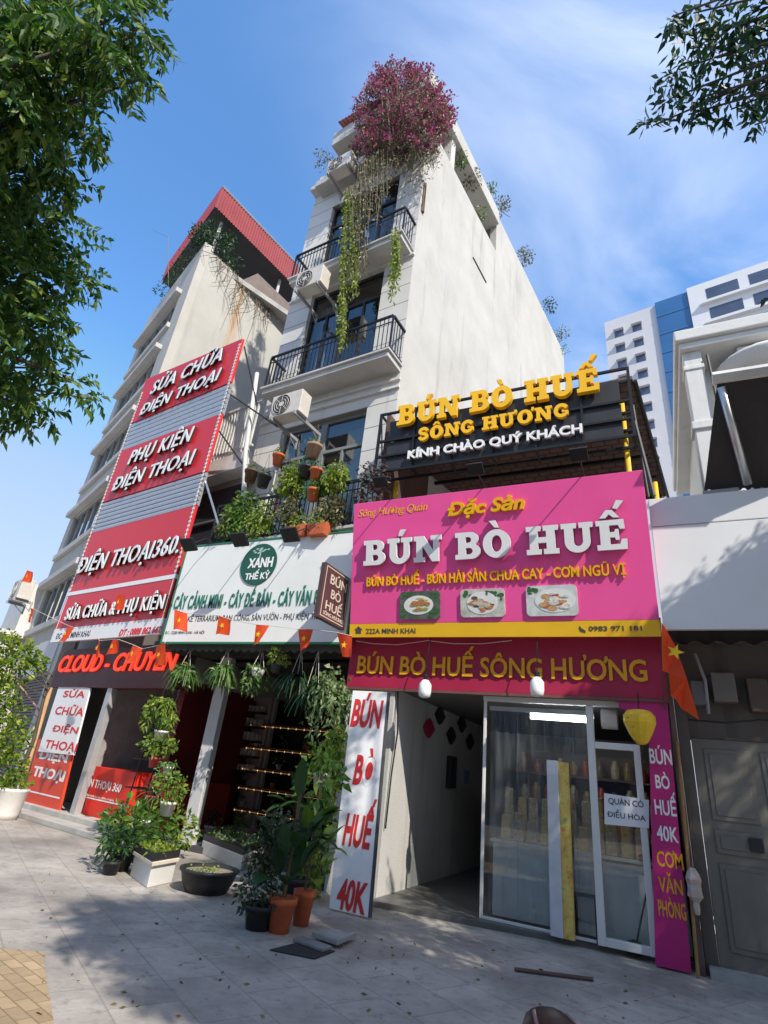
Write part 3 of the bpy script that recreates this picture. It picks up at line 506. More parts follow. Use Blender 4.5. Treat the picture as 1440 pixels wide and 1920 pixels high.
def lantern_mat():
    m_ = mat('lantern_silk', (.80, .52, .03), .6, var=.12, scale=8); t_ = m_.node_tree; b2 = t_.nodes['Principled BSDF']; c_ = NN(t_, 'ShaderNodeTexCoord'); n = NN(t_, 'ShaderNodeTexNoise'); n.inputs['Scale'].default_value = 9; n.inputs['Detail'].default_value = 5; t_.links.new(c_.outputs['Object'], n.inputs['Vector'])
    s3 = NN(t_, 'ShaderNodeSeparateXYZ'); t_.links.new(c_.outputs['Object'], s3.inputs[0]); r = NN(t_, 'ShaderNodeMapRange'); r.inputs[1].default_value = .55; r.inputs[2].default_value = .62; t_.links.new(n.outputs[0], r.inputs[0])
    l = NN(t_, 'ShaderNodeMath', operation='LESS_THAN'); t_.links.new(s3.outputs[0], l.inputs[0]); l.inputs[1].default_value = -.02; k = NN(t_, 'ShaderNodeMath', operation='MULTIPLY'); t_.links.new(r.outputs[0], k.inputs[0]); t_.links.new(l.outputs[0], k.inputs[1]); mixin(t_, b2, k.outputs[0], (.28, .02, .05)); return m_
mb.build('shade', lantern_mat(), t, bev=.012); mb = MB(); mb.tube([c + np.array([0, 0, .19]), c + np.array([0, .35, .46])], .006); mb.tube([c + np.array([0, 0, -.21]), c + np.array([0, 0, -.3])], .01); mb.build('cord', cable, t)
# paper notice on the door
t = thing('paper_notice', 'white paper notice with two lines of dark letters on the glass door', 'notice', R.W(-.6, 1.3, -.11)); q = [R.uv(*p, -.1) for p in ((1133, 1487), (1217, 1500), (1217, 1553), (1134, 1545))]
mb = MB(); mb.prism(R, q[::-1], -.068, -.063); mb.build('sheet', mat('paper', (.75, .76, .78), .7, var=.03), t)
mb = LB(); tx(mb, 'QUÁN CÓ', R, (1141, 1508), (1207, 1513), (1141, 1497), w=-.062, depth=.002, bold=.012); tx(mb, 'ĐIỀU HÒA', R, (1139, 1532), (1211, 1539), (1139, 1522), w=-.062, depth=.002, bold=.012); mb.build('lettering', mat('ink', (.05, .05, .08), .6), t)
# standing menu panel
t = thing('menu_stand', 'tall slim menu stand with a white edge and a yellow printed face before the glass', 'menu stand', R.W(-1.3, .07, .0))
SF = Fr(-1.46, 8.27, -10, z=.07); mb = MB(); mb.box(SF, 0, .15, 0, 1.93, -.12, 0); mb.build('case', mat('stand_white', (.6, .61, .64), .4), t, bev=.005)
def collage(name, cols, sc):
    m_, t_, b2 = newmat(name); c_ = NN(t_, 'ShaderNodeTexCoord'); vo = NN(t_, 'ShaderNodeTexNoise'); vo.inputs['Scale'].default_value = sc; vo.inputs['Detail'].default_value = 3; vo.inputs['Roughness'].default_value = .7; t_.links.new(c_.outputs['Object'], vo.inputs['Vector'])
    r = NN(t_, 'ShaderNodeValToRGB'); e = r.color_ramp.elements; e[0].position = .3; e[0].color = (*cols[0], 1); e[1].position = .7; e[1].color = (*cols[-1], 1)
    for i, c in enumerate(cols[1:-1]): k = e.new(.3 + .4 * (i + 1) / (len(cols) - 1)); k.color = (*c, 1)
    t_.links.new(vo.outputs[0], r.inputs[0]); t_.links.new(r.outputs[0], b2.inputs['Base Color']); b2.inputs['Roughness'].default_value = .4; return m_
mb = MB(); mb.box(SF, .152, .27, 0, 1.92, -.09, -.03); mb.build('printed_face', collage('menu_print', [(.55, .16, .06), (.7, .45, .10), (.75, .6, .15), (.3, .3, .12)], 7), t)
# inside
t = thing('strip_curtain', 'clear plastic strip curtain hanging behind the glass partition', 'strip curtain', R.W(-1.6, 2.6, -.22)); mb = MB(); mb.box(R, -2.3, -.95, 2.62, 2.68, -.25, -.2); mb.build('rail', steel, t)
def pvc():
    m_, t_, b2 = newmat('clear_strip'); tr = NN(t_, 'ShaderNodeBsdfTransparent'); tr.inputs[0].default_value = (.88, .9, .92, 1); b2.inputs['Base Color'].default_value = (.6, .62, .66, 1); b2.inputs['Roughness'].default_value = .12; x = NN(t_, 'ShaderNodeMixShader')
    c_ = NN(t_, 'ShaderNodeTexCoord'); mp = NN(t_, 'ShaderNodeMapping'); mp.inputs['Scale'].default_value = (9, 9, .8); n = NN(t_, 'ShaderNodeTexNoise'); n.inputs['Scale'].default_value = 1.5; t_.links.new(c_.outputs['Object'], mp.inputs[0]); t_.links.new(mp.outputs[0], n.inputs['Vector']); r = NN(t_, 'ShaderNodeMapRange'); r.inputs[1].default_value = .35; r.inputs[2].default_value = .7; r.inputs[3].default_value = .95; r.inputs[4].default_value = .76; t_.links.new(n.outputs[0], r.inputs[0]); t_.links.new(r.outputs[0], x.inputs[0])
    bp = NN(t_, 'ShaderNodeBump'); bp.inputs['Strength'].default_value = .3; t_.links.new(n.outputs[0], bp.inputs['Height']); t_.links.new(bp.outputs[0], b2.inputs['Normal']); t_.links.new(b2.outputs[0], x.inputs[1]); t_.links.new(tr.outputs[0], x.inputs[2]); t_.links.new(x.outputs[0], t_.nodes['Material Output'].inputs[0]); return m_
pv_ = pvc()
for k in range(7):
    u = -2.28 + k * .19; mb = MB(); V = []; Fc = []
    for i in range(9):
        for j in range(5): V.append(R.W(u + .2 * j / 4, .14 + 2.48 * i / 8, -.225 - .018 * (k % 2) + .012 * math.sin(j * 1.5 + k) + .01 * math.sin(i * .9 + k * 2)))
    for i in range(8):
        for j in range(4): q_ = i * 5 + j; Fc.append((q_, q_ + 1, q_ + 6, q_ + 5))
    mb.add(V, Fc); mb.build('strip', pv_, t, smooth=True)
t = thing('serving_counter', 'white serving counter behind the glass partition', 'counter', R.W(-1.2, .07, -.6)); mb = MB(); mb.box(R, -2.25, -.96, .1, .93, -.75, -.32); mb.box(R, -.94, .06, .1, .9, -.8, -.36); mb.build('cabinet', mat('counter_white', (.62, .62, .62), .4, var=.1), t, bev=.01); mb = MB(); mb.box(R, -2.28, .07, .932, .97, -.8, -.29); mb.build('worktop', steel, t)
pkm = [collage('snack%d' % i, c, 14) for i, c in enumerate(([(.45, .2, .05), (.6, .4, .12), (.25, .1, .05)], [(.5, .42, .2), (.35, .22, .1), (.6, .5, .35)], [(.3, .08, .06), (.5, .3, .15), (.5, .5, .45)]))]
k = 0
for u in np.arange(-2.15, -.05, .17):
    for row in range(2):
        h = random.uniform(.25, .42); t = MB(); z = .972 + row * .0; w_ = -.42 - row * .2; hh = h + row * .28
        x0 = u + random.uniform(-.02, .02); A = [R.W(x0, z, w_ - .06), R.W(x0 + .14, z, w_ - .06), R.W(x0 + .14, z, w_ + .06), R.W(x0, z, w_ + .06)]; Bq = [R.W(x0 + .01, z + hh, w_ - .01), R.W(x0 + .12, z + hh, w_ - .01), R.W(x0 + .12, z + hh, w_ + .015), R.W(x0 + .01, z + hh, w_ + .015)]
        t.hull(A, Bq); single(t, 'food_bag', pkm[(k * 7) % 3], 'upright brown food bag in the row on the counter behind the glass', 'food bag', group='food bags on the counter', bev=.01); k += 1
rk = thing('goods_rack', 'dark rack of sauce jars standing behind the serving counter', 'rack', R.W(-1.2, .07, -1.7)); mb = MB()
for z in (1.05, 1.45, 1.85): mb.box(R, -2.2, 0, z, z + .03, -1.75, -1.45)
mb.box(R, -2.2, 0, .07, 2.2, -1.8, -1.751); mb.build('shelf_boards', mat('rack_brown', (.09, .05, .04), .6, var=.3), rk)
jm = [mat('jar%d' % i, c, .3, var=.3, scale=10) for i, c in enumerate(((.35, .06, .03), (.30, .17, .05), (.42, .35, .22), (.12, .10, .07)))]
for z in (1.08, 1.48, 1.88):
    for k in range(11): c = R.W(-2.1 + k * .195 + random.uniform(-.02, .02), z, -1.6); h = random.uniform(.18, .3); mb = MB(); mb.lathe(c, [(.05, 0), (.062, .02), (.062, h * .7), (.035, h * .85), (.035, h)], 10); single(mb, 'jar', jm[(k * 3 + int(z * 7)) % 4], 'sauce jar in the rows on the dark rack behind the counter', 'jar', group='jars on the rack behind the counter', smooth=True)
t = thing('tube_light', 'lit white fluorescent tube under the restaurant ceiling', 'tube light', R.W(-1.3, 2.55, -.5)); mb = MB(); mb.tube([R.at(995, 1344, -.5), R.at(1112, 1352, -.5)], .028, 8); mb.build('tube', glow('tube_glow', (.9, .95, 1), 22.), t); mb = MB(); p0, p1 = R.at(993, 1342, -.5), R.at(1114, 1350, -.5); mb.tube([p0 + np.array([0, 0.02, .05]), p1 + np.array([0, .02, .05])], .03, 6); mb.build('fitting', white, t)
t = thing('air_curtain', 'white rounded air conditioner high behind the glass door', 'air conditioner', R.W(-.6, 2.45, -.4)); mb = MB(); mb.tube([R.at(1128, 1348, -.4), R.at(1158, 1350, -.4)], .13, 14); mb.build('housing', white, t, smooth=False)
t = thing('metal_stool', 'dark square metal stool behind the glass', 'stool', R.W(-1.0, .07, -.22)); mb = MB(); mb.box(R, -1.2, -.94, .50, .53, -.27, -.19); mb.build('seat', darkgrey, t)
for u in (-1.19, -.96):
    for w_ in (-.265, -.2): mb = MB(); mb.box(R, u, u + .025, .07, .5, w_, w_ + .012); mb.build('leg', black, t)
t = thing('dust_pan', 'black long handled dustpan standing behind the glass door', 'dustpan', R.W(-.45, .07, -.25)); mb = MB(); mb.tube([R.at(1193, 1770, -.25), R.at(1216, 1655, -.25)], .012); mb.build('handle', black, t); mb = MB(); c = R.at(1190, 1776, -.25); mb.lathe(c + np.array([0, 0, -.06]), [(.1, 0), (.12, .03), (.09, .1), (.03, .13)], 10); mb.build('pan', potblack, t)
for i, (w_, z, lb) in enumerate(((-1.52, 2.42, 'dark red oval wall basket, lowest left of the five on the inner wall'), (-2.05, 2.70, 'black oval wall basket, upper left of the five on the inner wall'), (-2.75, 2.42, 'black oval wall basket, middle of the lower row on the inner wall'), (-3.4, 2.70, 'black oval wall basket, upper right of the five on the inner wall'), (-4.0, 2.42, 'black oval wall basket, deepest of the five on the inner wall'))):
    SWf = Fr(-3.78, 8.25, 90); mb = MB(); mb.prism(SWf, [(-w_ - .26, z), (-w_ - .1, z - .12), (-w_, z - .17), (-w_ + .1, z - .12), (-w_ + .26, z), (-w_ + .1, z + .12), (-w_, z + .17), (-w_ - .1, z + .12)], 0.005, .06)
    single(mb, 'wall_basket', maroon if i == 0 else potblack, lb, 'wall decoration', group='oval baskets on the inner wall', bev=.02)
mb = MB(); mb.box(SWf, 2.62, 2.98, 1.5, 2.05, .004, .1); single(mb, 'breaker_box', potblack, 'black breaker box on the inner left wall', 'breaker box', bev=.01)
mb = MB(); mb.box(SWf, 3.75, 4.1, 1.6, 1.85, .004, .012); single(mb, 'wall_poster', mat('poster_blue', (.25, .28, .42), .6, var=.3, scale=12), 'small bluish paper on the inner wall past the breaker box', 'poster')
mb = MB(); mb.tube([R.W(-3.74, 2.8, -.02), R.W(-3.72, 2.2, -.1), R.W(-3.74, 1.6, -.05), R.W(-3.75, .9, -.03)], .012); single(mb, 'wall_cable', cable, 'black cable hanging down the edge of the inner left wall', 'cable')

# ================================================================== PLANT SHOP
G = Fr(0, 8.0, 0)
gu0 = G.uv(303, 1205)[0]; gu1 = -4.66; gz0, gz1 = 3.52, 5.56
gs = signbox('plant_shop_sign', 'long white board with green frame and green letters above the plant shop', 'shop sign', G, gu0, gu1, gz0, gz1, -.12, 0, mat('board_white', (.74, .76, .74), .4, var=.05, scale=1.5), dkgreen, .035)
mb = LB(); tx(mb, 'CÂY CẢNH MINI - CÂY ĐỂ BÀN - CÂY VĂN PHÒNG', G, (324, 1141), (640, 1133), (326, 1117), w=.002, depth=.015, bold=.012, space=1.12); mb.build('lettering', pgreen, gs)
mb = LB(); tx(mb, 'THIẾT KẾ TERRARIUM, BAN CÔNG, SÂN VƯỜN - PHỤ KIỆN TIỂU CẢNH', G, (325, 1165), (640, 1161), (326, 1155), w=.002, depth=.004, bold=.004); tx(mb, 'ĐC : 222B MINH KHAI - HÀ NỘI', G, (309, 1189), (382, 1188), (309, 1184), w=.002, depth=.004); mb.build('lettering', darkgrey, gs)
u, v = G.uv(485.5, 1058); mb = MB(); mb.disc(G, u, v, .43, .43, .002, .02, 36); em = mb.build('emblem', mat('emblem_green', (.015, .09, .06), .45), gs)
mb = LB(); tx(mb, 'XANH', G, (463, 1067), (510, 1061), (464, 1049), w=.021, depth=.006, bold=.03); tx(mb, 'THẾ KỶ', G, (458, 1088), (504, 1084), (459, 1076), w=.021, depth=.006, bold=.025); mb.build('lettering', whiteL, em)
mb = MB(); rr = random.Random(3)
for k in range(16): a = rr.uniform(0, 6.28); q = rr.uniform(0, 1); mb.add([G.W(u + q * .22 * math.cos(a) + dx, v + .29 + q * .07 * math.sin(a) + dz, .022 + k * .0004) for dx, dz in ((-.045, 0), (0, -.018), (.045, .01), (0, .02))], [(0, 1, 2, 3)])
mb.prism(G, [(u - .02, v + .02), (u + .01, v + .02), (u + .015, v + .24), (u - .01, v + .24)], .021, .025); mb.build('tree_mark', mat('emblem_mint', (.4, .55, .48), .5), em)
for i, (px, py) in enumerate(((405, 1022), (497, 1014), (587, 1008))):
    u = G.uv(px, py, -.05)[0]; b0 = G.W(u, gz1 + .03, -.05); tip = b0 + np.array([0, -.72, -.3])
    t = thing('floodlight', 'black floodlight over the %s of the white plant shop board' % ('left end', 'round emblem', 'right half')[i], 'floodlight', b0, group='floodlights over the plant shop board')
    mb = MB(); mb.tube([b0 - np.array([0, 0, .1]), b0 + np.array([0, 0, .03]), b0 + np.array([0, -.3, .02]), tip], .011); mb.build('arm', cable, t)
    f2 = Fr(tip[0], tip[1], 0, z=tip[2], lean=50); mb = MB(); mb.box(f2, -.17, .17, -.14, .14, -.03, .02); h = mb.build('lamp_head', black, t, bev=.006); mb = MB(); mb.box(f2, -.11, .11, -.09, .09, -.038, -.031); mb.build('lens', clear, h)
ps = thing('plant_shop', 'dark open fronted plant shop between the phone shop and the noodle restaurant', 'shop', (-6.8, 9.0, 0))
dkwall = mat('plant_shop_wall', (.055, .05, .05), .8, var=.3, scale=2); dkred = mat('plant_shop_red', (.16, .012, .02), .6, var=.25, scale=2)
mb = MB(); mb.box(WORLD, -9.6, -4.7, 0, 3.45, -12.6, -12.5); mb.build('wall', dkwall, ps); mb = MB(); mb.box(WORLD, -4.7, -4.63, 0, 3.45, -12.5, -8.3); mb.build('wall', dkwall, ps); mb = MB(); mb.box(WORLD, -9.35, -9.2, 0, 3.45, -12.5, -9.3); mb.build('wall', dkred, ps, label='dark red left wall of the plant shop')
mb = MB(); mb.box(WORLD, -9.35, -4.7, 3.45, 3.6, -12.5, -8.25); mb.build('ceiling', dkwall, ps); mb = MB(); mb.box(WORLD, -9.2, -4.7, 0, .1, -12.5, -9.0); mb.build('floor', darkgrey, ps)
mb = MB(); a = G.uv(354, 1500, -1.0)[0]; b_ = G.uv(376, 1500, -1.0)[0]; mb.box(G, a, b_, 0, 3.44, -1.15, -1.0); mb.build('pillar', wall('pillar_white', (.6, .6, .6), amount=.5), ps, bev=.01)
mb = MB(); n_ = 44
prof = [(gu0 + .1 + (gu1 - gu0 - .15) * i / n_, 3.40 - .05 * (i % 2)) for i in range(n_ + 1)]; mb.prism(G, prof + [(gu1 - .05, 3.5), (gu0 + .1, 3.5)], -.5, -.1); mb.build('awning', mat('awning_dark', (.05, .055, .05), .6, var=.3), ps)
sh = thing('shelf_rack', 'tall dark shelf rack strung with warm fairy lights inside the plant shop', 'shelf', (-7.2, 11.6, .1)); shm = mat('shelf_wood', (.09, .04, .025), .6, var=.3)
lamp = glow('fairy_glow', (1., .55, .22), .7)
for i, z in enumerate((.55, 1.0, 1.4, 1.85, 2.35)):
    mb = MB(); mb.box(WORLD, -9.1, -4.85, z, z + .04, -12.3, -11.5); s_ = mb.build('shelf', shm, sh)
    mb = MB(); pts = [(-9.0 + k * .22, 11.47, z - .02) for k in range(19)]; mb.tube(pts, .0018, 4)
    for p in pts: mb.lathe((p[0], p[1], p[2] - .022), [(.004, 0), (.012, .01), (.012, .03), (.004, .04)], 6)
    mb.build('fairy_lights', lamp, s_)
for x in (-9.1, -7.0, -4.9): mb = MB(); mb.box(WORLD, x, x + .05, .1, 2.9, -11.58, -11.52); mb.build('upright', black, sh)

# ================================================================== PHONE SHOP (low house between the two tall ones)
S = Fr(-9.1, 8.2, -9.5)
ph = thing('phone_shop', 'low phone repair shop with red counter and open front beneath the big red sign', 'shop', S.W(-2.5, 0, -.8), math.radians(-9.5))
phw = wall('phone_wall', (.30, .29, .28), amount=.5); phin = mat('phone_inside', (.34, .32, .31), .7, var=.2)
mb = MB(); mb.box(S, -5.2, .05, 3.0, 7.9, -5.5, -.9); mb.build('wall', phw, ph); mb = MB(); mb.box(S, -4.75, -4.4, 0, 3.0, -5.5, -.6); mb.build('wall', phw, ph)
mb = MB(); mb.box(S, -4.4, .0, 0, 3.0, -3.6, -3.5); mb.box(S, -2.55, -2.45, 0, 3.0, -3.5, -.62); mb.build('inner_wall', phin, ph)
mb = MB(); mb.box(S, -4.45, .1, 2.0, 2.95, -.62, -.5); 
mb = MB(); mb.box(S, -4.9, .12, 2.72, 3.64, -.75, -.42); hb = mb.build('neon_board', mat('neon_board', (.10, .028, .026), .5), ph)
mb = LB(); tx(mb, 'CLOUD - CHUYÊN', S, (106, 1259), (326, 1257), (112, 1229), w=-.41, depth=.04, bold=.015, shear=.2); mb.build('lettering', glow('neon_red', (1, .06, .02), .75), hb)
mb = MB(); mb.box(S, -4.75, .05, 0, .2, -5.4, -.35); mb.box(S, -4.75, .05, 0, .1, -.349, .05); mb.build('step', mat('step_stone', (.45, .43, .40), .7, var=.2, scale=3, bump=.2), ph, bev=.01)
mb = MB(); a = S.uv(133, 1525, -.5)[0]; mb.box(S, a, a + .2, .2, 2.72, -.6, -.46); mb.build('post', mat('post_alu', (.5, .5, .5), .4, metal=.4), ph, bev=.004)
# counter and goods
ct = thing('phone_counter', 'bright red shop counter with white letters at the phone shop entrance', 'counter', S.W(-1.5, .2, -.8)); mb = MB(); mb.box(S, -2.25, -.68, .2, 1.12, -1.2, -.7); mb.build('front_panel', brightred, ct, bev=.008); mb = MB(); mb.box(S, -.66, .0, .2, 1.05, -2.6, -.9); mb.build('side_panel', mat('counter_dark_red', (.28, .02, .02), .5), ct)
mb = LB(); tx(mb, 'ĐIỆN THOẠI 360', S, (151, 1470), (224, 1488), (152, 1455), w=-.698, depth=.004, bold=.015); tx(mb, 'CHUYÊN MUA BÁN - SỬA CHỮA', S, (150, 1488), (212, 1504), (150, 1485), w=-.698, depth=.004); mb.build('lettering', whiteL, ct); mb = MB(); mb.box(S, -2.25, -.68, .5, .525, -.699, -.695); mb.build('stripe', whiteL, ct)
dr = thing('display_wall', 'brown display wall with rows of small phone accessories behind the red counter', 'display rack', S.W(-1.2, 1.2, -3.4)); mb = MB(); mb.box(S, -2.44, -.05, .2, 3.0, -3.49, -3.4); mb.build('panel', mat('display_brown', (.30, .24, .22), .6, var=.2), dr)
for z in (1.3, 1.62, 1.95, 2.27, 2.6):
    mb = MB(); mb.box(S, -2.4, -.1, z, z + .05, -3.399, -3.2); s_ = mb.build('shelf', mat('shelf_dark', (.03, .02, .02), .5), dr)
    mb = MB(); mb.box(S, -2.38, -.12, z + .052, z + .06, -3.38, -3.22)
    for k in range(15): u = -2.34 + k * .15; mb.box(S, u, u + .1, z + .055, z + random.uniform(.17, .25), -3.36, -3.26)
    mb.build('boxes', mat('accessory_boxes', (.48, .45, .43), .5, var=.4, scale=9), s_)
# front boards left
def quadsign(name, label, fr, px4, w0, w1, m_):
    q = [fr.uv(*p, w1) for p in px4]; t = thing(name, label, 'sign board', fr.W(q[3][0], q[3][1], w1)); mb = MB(); mb.prism(fr, [q[3], q[2], q[1], q[0]], w0, w1); mb.build('panel', m_, t, bev=.004); return t
t = quadsign('pillar_board', 'upright red board with white letters low on the phone shop pillar', S, ((73, 1385), (140, 1395), (109, 1527), (35, 1522)), -.55, -.5, mat('board_orange_red', (.66, .06, .02), .45, var=.06))
mb = LB(); tx(mb, 'THOẠI', S, (58, 1458), (119, 1462), (61, 1439), w=-.499, depth=.004, bold=.04); tx(mb, 'ĐIỆN', S, (70, 1425), (125, 1428), (72, 1407), w=-.499, depth=.004, bold=.04); mb.build('lettering', whiteL, t); mb = MB(); q0, q1 = S.uv(48, 1482, -.5), S.uv(115, 1486, -.5); mb.box(S, q0[0], q1[0], q0[1] - .01, q0[1] + .02, -.499, -.495); mb.build('stripe', whiteL, t)
t = quadsign('pillar_board', 'upright white board with red letters fixed above the red board on the pillar', S, ((112, 1281), (169, 1290), (137, 1416), (71, 1409)), -.48, -.44, whiteL)
mb = LB()
for s, l, r, yl, yr, yt in (('SỬA', 118, 157, 1305, 1310, 1293), ('CHỮA', 102, 154, 1338, 1344, 1323), ('ĐIỆN', 97, 144, 1370, 1377, 1358), ('THOẠI', 82, 142, 1403, 1409, 1387)): tx(mb, s, S, (l, yl), (r, yr), (l, yt), w=-.438, depth=.004, bold=.02)
mb.build('lettering', mat('board_red', (.6, .03, .03), .5), t)
# balcony behind the tall red sign
mb = MB(); mb.box(S, -4.9, .6, 7.9, 8.15, -3, -.5); mb.build('balcony_slab', offwhite, ph); mb = MB(); mb.box(S, -2.5, .45, 8.15, 8.45, -.75, -.6); mb.build('parapet', offwhite, ph)
mb = MB()
for k in range(22): u = -2.4 + k * .13; mb.box(S, u, u + .05, 8.45, 9.95, -.7, -.65)
mb.box(S, -2.5, .48, 9.95, 10.03, -.72, -.63); mb.box(S, -2.5, .48, 8.6, 8.65, -.705, -.645); mb.build('railing', mat('rail_white', (.62, .62, .58), .5, var=.2), ph)
mb = MB(); mb.box(S, -2.2, .3, 5.75, 7.7, -.899, -.88); mb.build('opening', mat('opening_dark', (.03, .03, .033), .5), ph); mb = MB(); mb.box(S, -2.2, .3, 5.7, 5.76, -.86, -.8); mb.box(S, -2.2, .3, 6.75, 6.80, -.86, -.8); mb.build('rail', steel, ph)
mb = MB(); p = [S.at(455, 985, -.4), S.at(460, 850, -.4), S.at(482, 700, -.4)]; mb.tube([p[0] * 1 + np.array([0, 0, -2.2]), p[0], p[1], p[2]], .055, 8); mb.build('downpipe', offwhite, ph, smooth=True)
# tall red sign
rs2 = thing('tall_red_sign', 'tall stack of red sign panels with white letters and grey slats', 'shop sign', S.W(-2.5, 3.7, -.1), math.radians(-9.5)); ru0, ru1 = -4.82, -.14
def slats(mb, v0, v1, n):
    h = (v1 - v0) / n
    for k in range(n): mb.prism(Fr2, [(-.10, v0 + k * h), (-.02, v0 + k * h + h * .12), (-.005, v0 + k * h + h * .5), (-.02, v0 + k * h + h * .88), (-.10, v0 + (k + 1) * h)], -ru1, -ru0)
Fr2 = Fr(-9.1, 8.2, -9.5); Fr2.U, Fr2.N = S.N, -S.U     # profile plane: u outwards, w along the front
silver = mat('slat_silver', (.50, .51, .53), .35, metal=.55, var=.08)
for a0, a1, b0, b1 in ((10.47, 12.2, 10.33, 11.82), (7.74, 9.46, 7.66, 9.33), (5.06, 6.77, 5.06, 6.74), (4.08, 4.96, 4.08, 4.96)): mb = MB(); mb.prism(S, [(ru0, a0), (ru1, b0), (ru1, b1), (ru0, a1)], -.07, 0); mb.build('red_panel', red, rs2, bev=.006)
for a0, a1, b0, b1, n in ((9.47, 10.46, 9.34, 10.32, 6), (6.78, 7.73, 6.75, 7.65, 7)):
    mb = MB(); mb.prism(S, [(ru0, a0), (ru1, b0), (ru1, b1), (ru0, a1)], -.09, -.07)
    for k in range(n):
        def lv(t_): return S.W(ru0, a0 + (a1 - a0) * t_, 0), S.W(ru1, b0 + (b1 - b0) * t_, 0)
        L_ = []; R_ = []
        for t_, w_ in ((.02, -.07), (.12, -.02), (.5, -.004), (.88, -.02), (.98, -.07)): l, r = lv((k + t_) / n); L_.append(l + S.N * w_); R_.append(r + S.N * w_)
        mb.hull(L_, R_)
    mb.build('slats', silver, rs2)
mb = MB(); mb.box(S, ru0, ru1, 4.96, 5.06, -.07, .01); mb.build('white_band', whiteL, rs2); mb = MB(); mb.box(S, ru0, ru1, 3.74, 4.08, -.07, .005); ws = mb.build('white_band', whiteL, rs2)
mb = LB(); tx(mb, 'ĐT : 0888 862 662', S, (222, 1191), (299, 1188), (224, 1179), w=.006, depth=.006, bold=.03, shear=.15); mb.build('lettering', red, ws); mb = LB(); tx(mb, 'ĐC : 222 MINH KHAI', S, (104, 1197), (166, 1194), (105, 1187), w=.006, depth=.005, bold=.01); mb.build('lettering', darkgrey, ws)
mb = LB(); shade_bk = LB()
for s, bl_, br_, tp, sh_ in (('SỬA CHỮA', (281, 736), (411.6, 679), (285, 715), .25), ('ĐIỆN THOẠI', (261, 776), (408, 714), (266, 757), .25), ('PHỤ KIỆN', (238, 870), (356, 826.5), (242, 847), .2), ('ĐIỆN THOẠI', (209, 917), (358, 873), (214, 894), .2), ('ĐIỆN THOẠI360.', (142, 1074), (331, 1038), (147, 1046), .15), ('SỬA CHỮA & PHỤ KIỆN', (120, 1160), (302, 1144), (123, 1138), .0)):
    tx(mb, s, S, bl_, br_, tp, w=.085, depth=.02, bold=.008, shear=sh_, space=1.1); tx(shade_bk, s, S, bl_, br_, tp, w=.01, depth=.073, bold=.012, shear=sh_, space=1.1)
mb.build('lettering', whiteL, rs2); shade_bk.build('letter_backing', sideblack, rs2)  # black backing puts the dark of the letters' sun shadows into colour
for u in (ru0 + .06, ru1 - .06):
    mb = MB(); mb.box(S, u - .012, u + .012, 3.76, 11.66, .001, .006)
    for k in range(60): v = 5.1 + k * .11; mb.box(S, u - .035, u + .035, v, v + .05, .002, .012)
    mb.build('edge_trim', mat('led_white', (.75, .72, .68), .4), rs2)
for v in (4.4, 7.2, 9.2):
    for u in (-4.4, -2.4): mb = MB(); mb.tube([S.W(u, v, -.08), S.W(u, v, -.92)], .03); mb.build('bracket', black, rs2)
for i, (a, b_, lb) in enumerate((((458, 650), (482, 760), 'black stay cable from the top corner of the red sign to the tower'), ((425, 735), (520, 800), 'black cable from the middle of the red sign to the tower'), ((405, 800), (455, 870), 'thin cable crossing below the white balcony railing'))):
    mb = MB(); mb.tube([S.at(*a, -.1), S.at(*b_, -.45)], .022); single(mb, 'stay_cable', cable, lb, 'cable', group='cables beside the red sign')
mb = MB(); mb.tube([S.at(383, 895, -.1), S.at(410, 985, .1)], .025); single(mb, 'stay_rod', steel, 'pale steel rod running down from the red sign to the white board', 'rod')

# ================================================================== TOWER (narrow white townhouse)
TF = Fr(-4.73, 9.0, -4.5); TS = Fr(-4.73, 9.0, -8)
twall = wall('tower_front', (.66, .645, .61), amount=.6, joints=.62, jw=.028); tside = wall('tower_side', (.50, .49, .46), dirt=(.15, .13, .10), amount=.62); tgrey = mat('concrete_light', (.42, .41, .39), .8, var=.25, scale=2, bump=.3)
tw = thing('narrow_townhouse', 'narrow white five storey townhouse with balconies and a plain sunlit side wall', 'building', TF.o.copy(), math.radians(-4.5))
def wall_open(mb, fr, u0, u1, v0, v1, w0, w1, ops):
    v = v0
    for (a, b_, c, d) in sorted(ops, key=lambda o: o[2]):
        if c > v: mb.box(fr, u0, u1, v, c, w0, w1)
        mb.box(fr, u0, a, c, d, w0, w1); mb.box(fr, b_, u1, c, d, w0, w1); v = d
    mb.box(fr, u0, u1, v, v1, w0, w1)
OPS = [(-3.38, -.8, 6.0, 9.3), (-3.35, -.88, 10.35, 14.05), (-3.3, -.8, 14.45, 18.0)]
mb = MB(); wall_open(mb, TF, -4.2, 0, 3.45, 20.1, -.28, 0, OPS); mb.build('front_wall', twall, tw)
mb = MB(); P = [(0, 0), (14.3, 0), (14.3, 22.3), (5.35, 22.3), (5.35, 20.1), (0, 20.1)]
O = TS.o; D = -TS.N
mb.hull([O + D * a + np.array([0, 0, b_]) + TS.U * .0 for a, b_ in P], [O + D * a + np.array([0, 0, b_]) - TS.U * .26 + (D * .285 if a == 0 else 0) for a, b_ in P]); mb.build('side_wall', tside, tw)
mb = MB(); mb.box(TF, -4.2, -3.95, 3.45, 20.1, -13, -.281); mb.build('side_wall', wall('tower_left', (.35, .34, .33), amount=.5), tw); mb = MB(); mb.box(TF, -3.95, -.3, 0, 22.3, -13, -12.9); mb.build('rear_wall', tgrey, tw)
mb = MB(); Q = [O + D * .3 - TS.U * .3, O + D * 5.4 - TS.U * .3, O + D * 5.4 - TS.U * 3.8, O + D * .3 - TS.U * 3.8]; mb.hull([p + np.array([0, 0, 19.9]) for p in Q], [p + np.array([0, 0, 20.08]) for p in Q]); mb.build('roof_terrace', tgrey, tw)
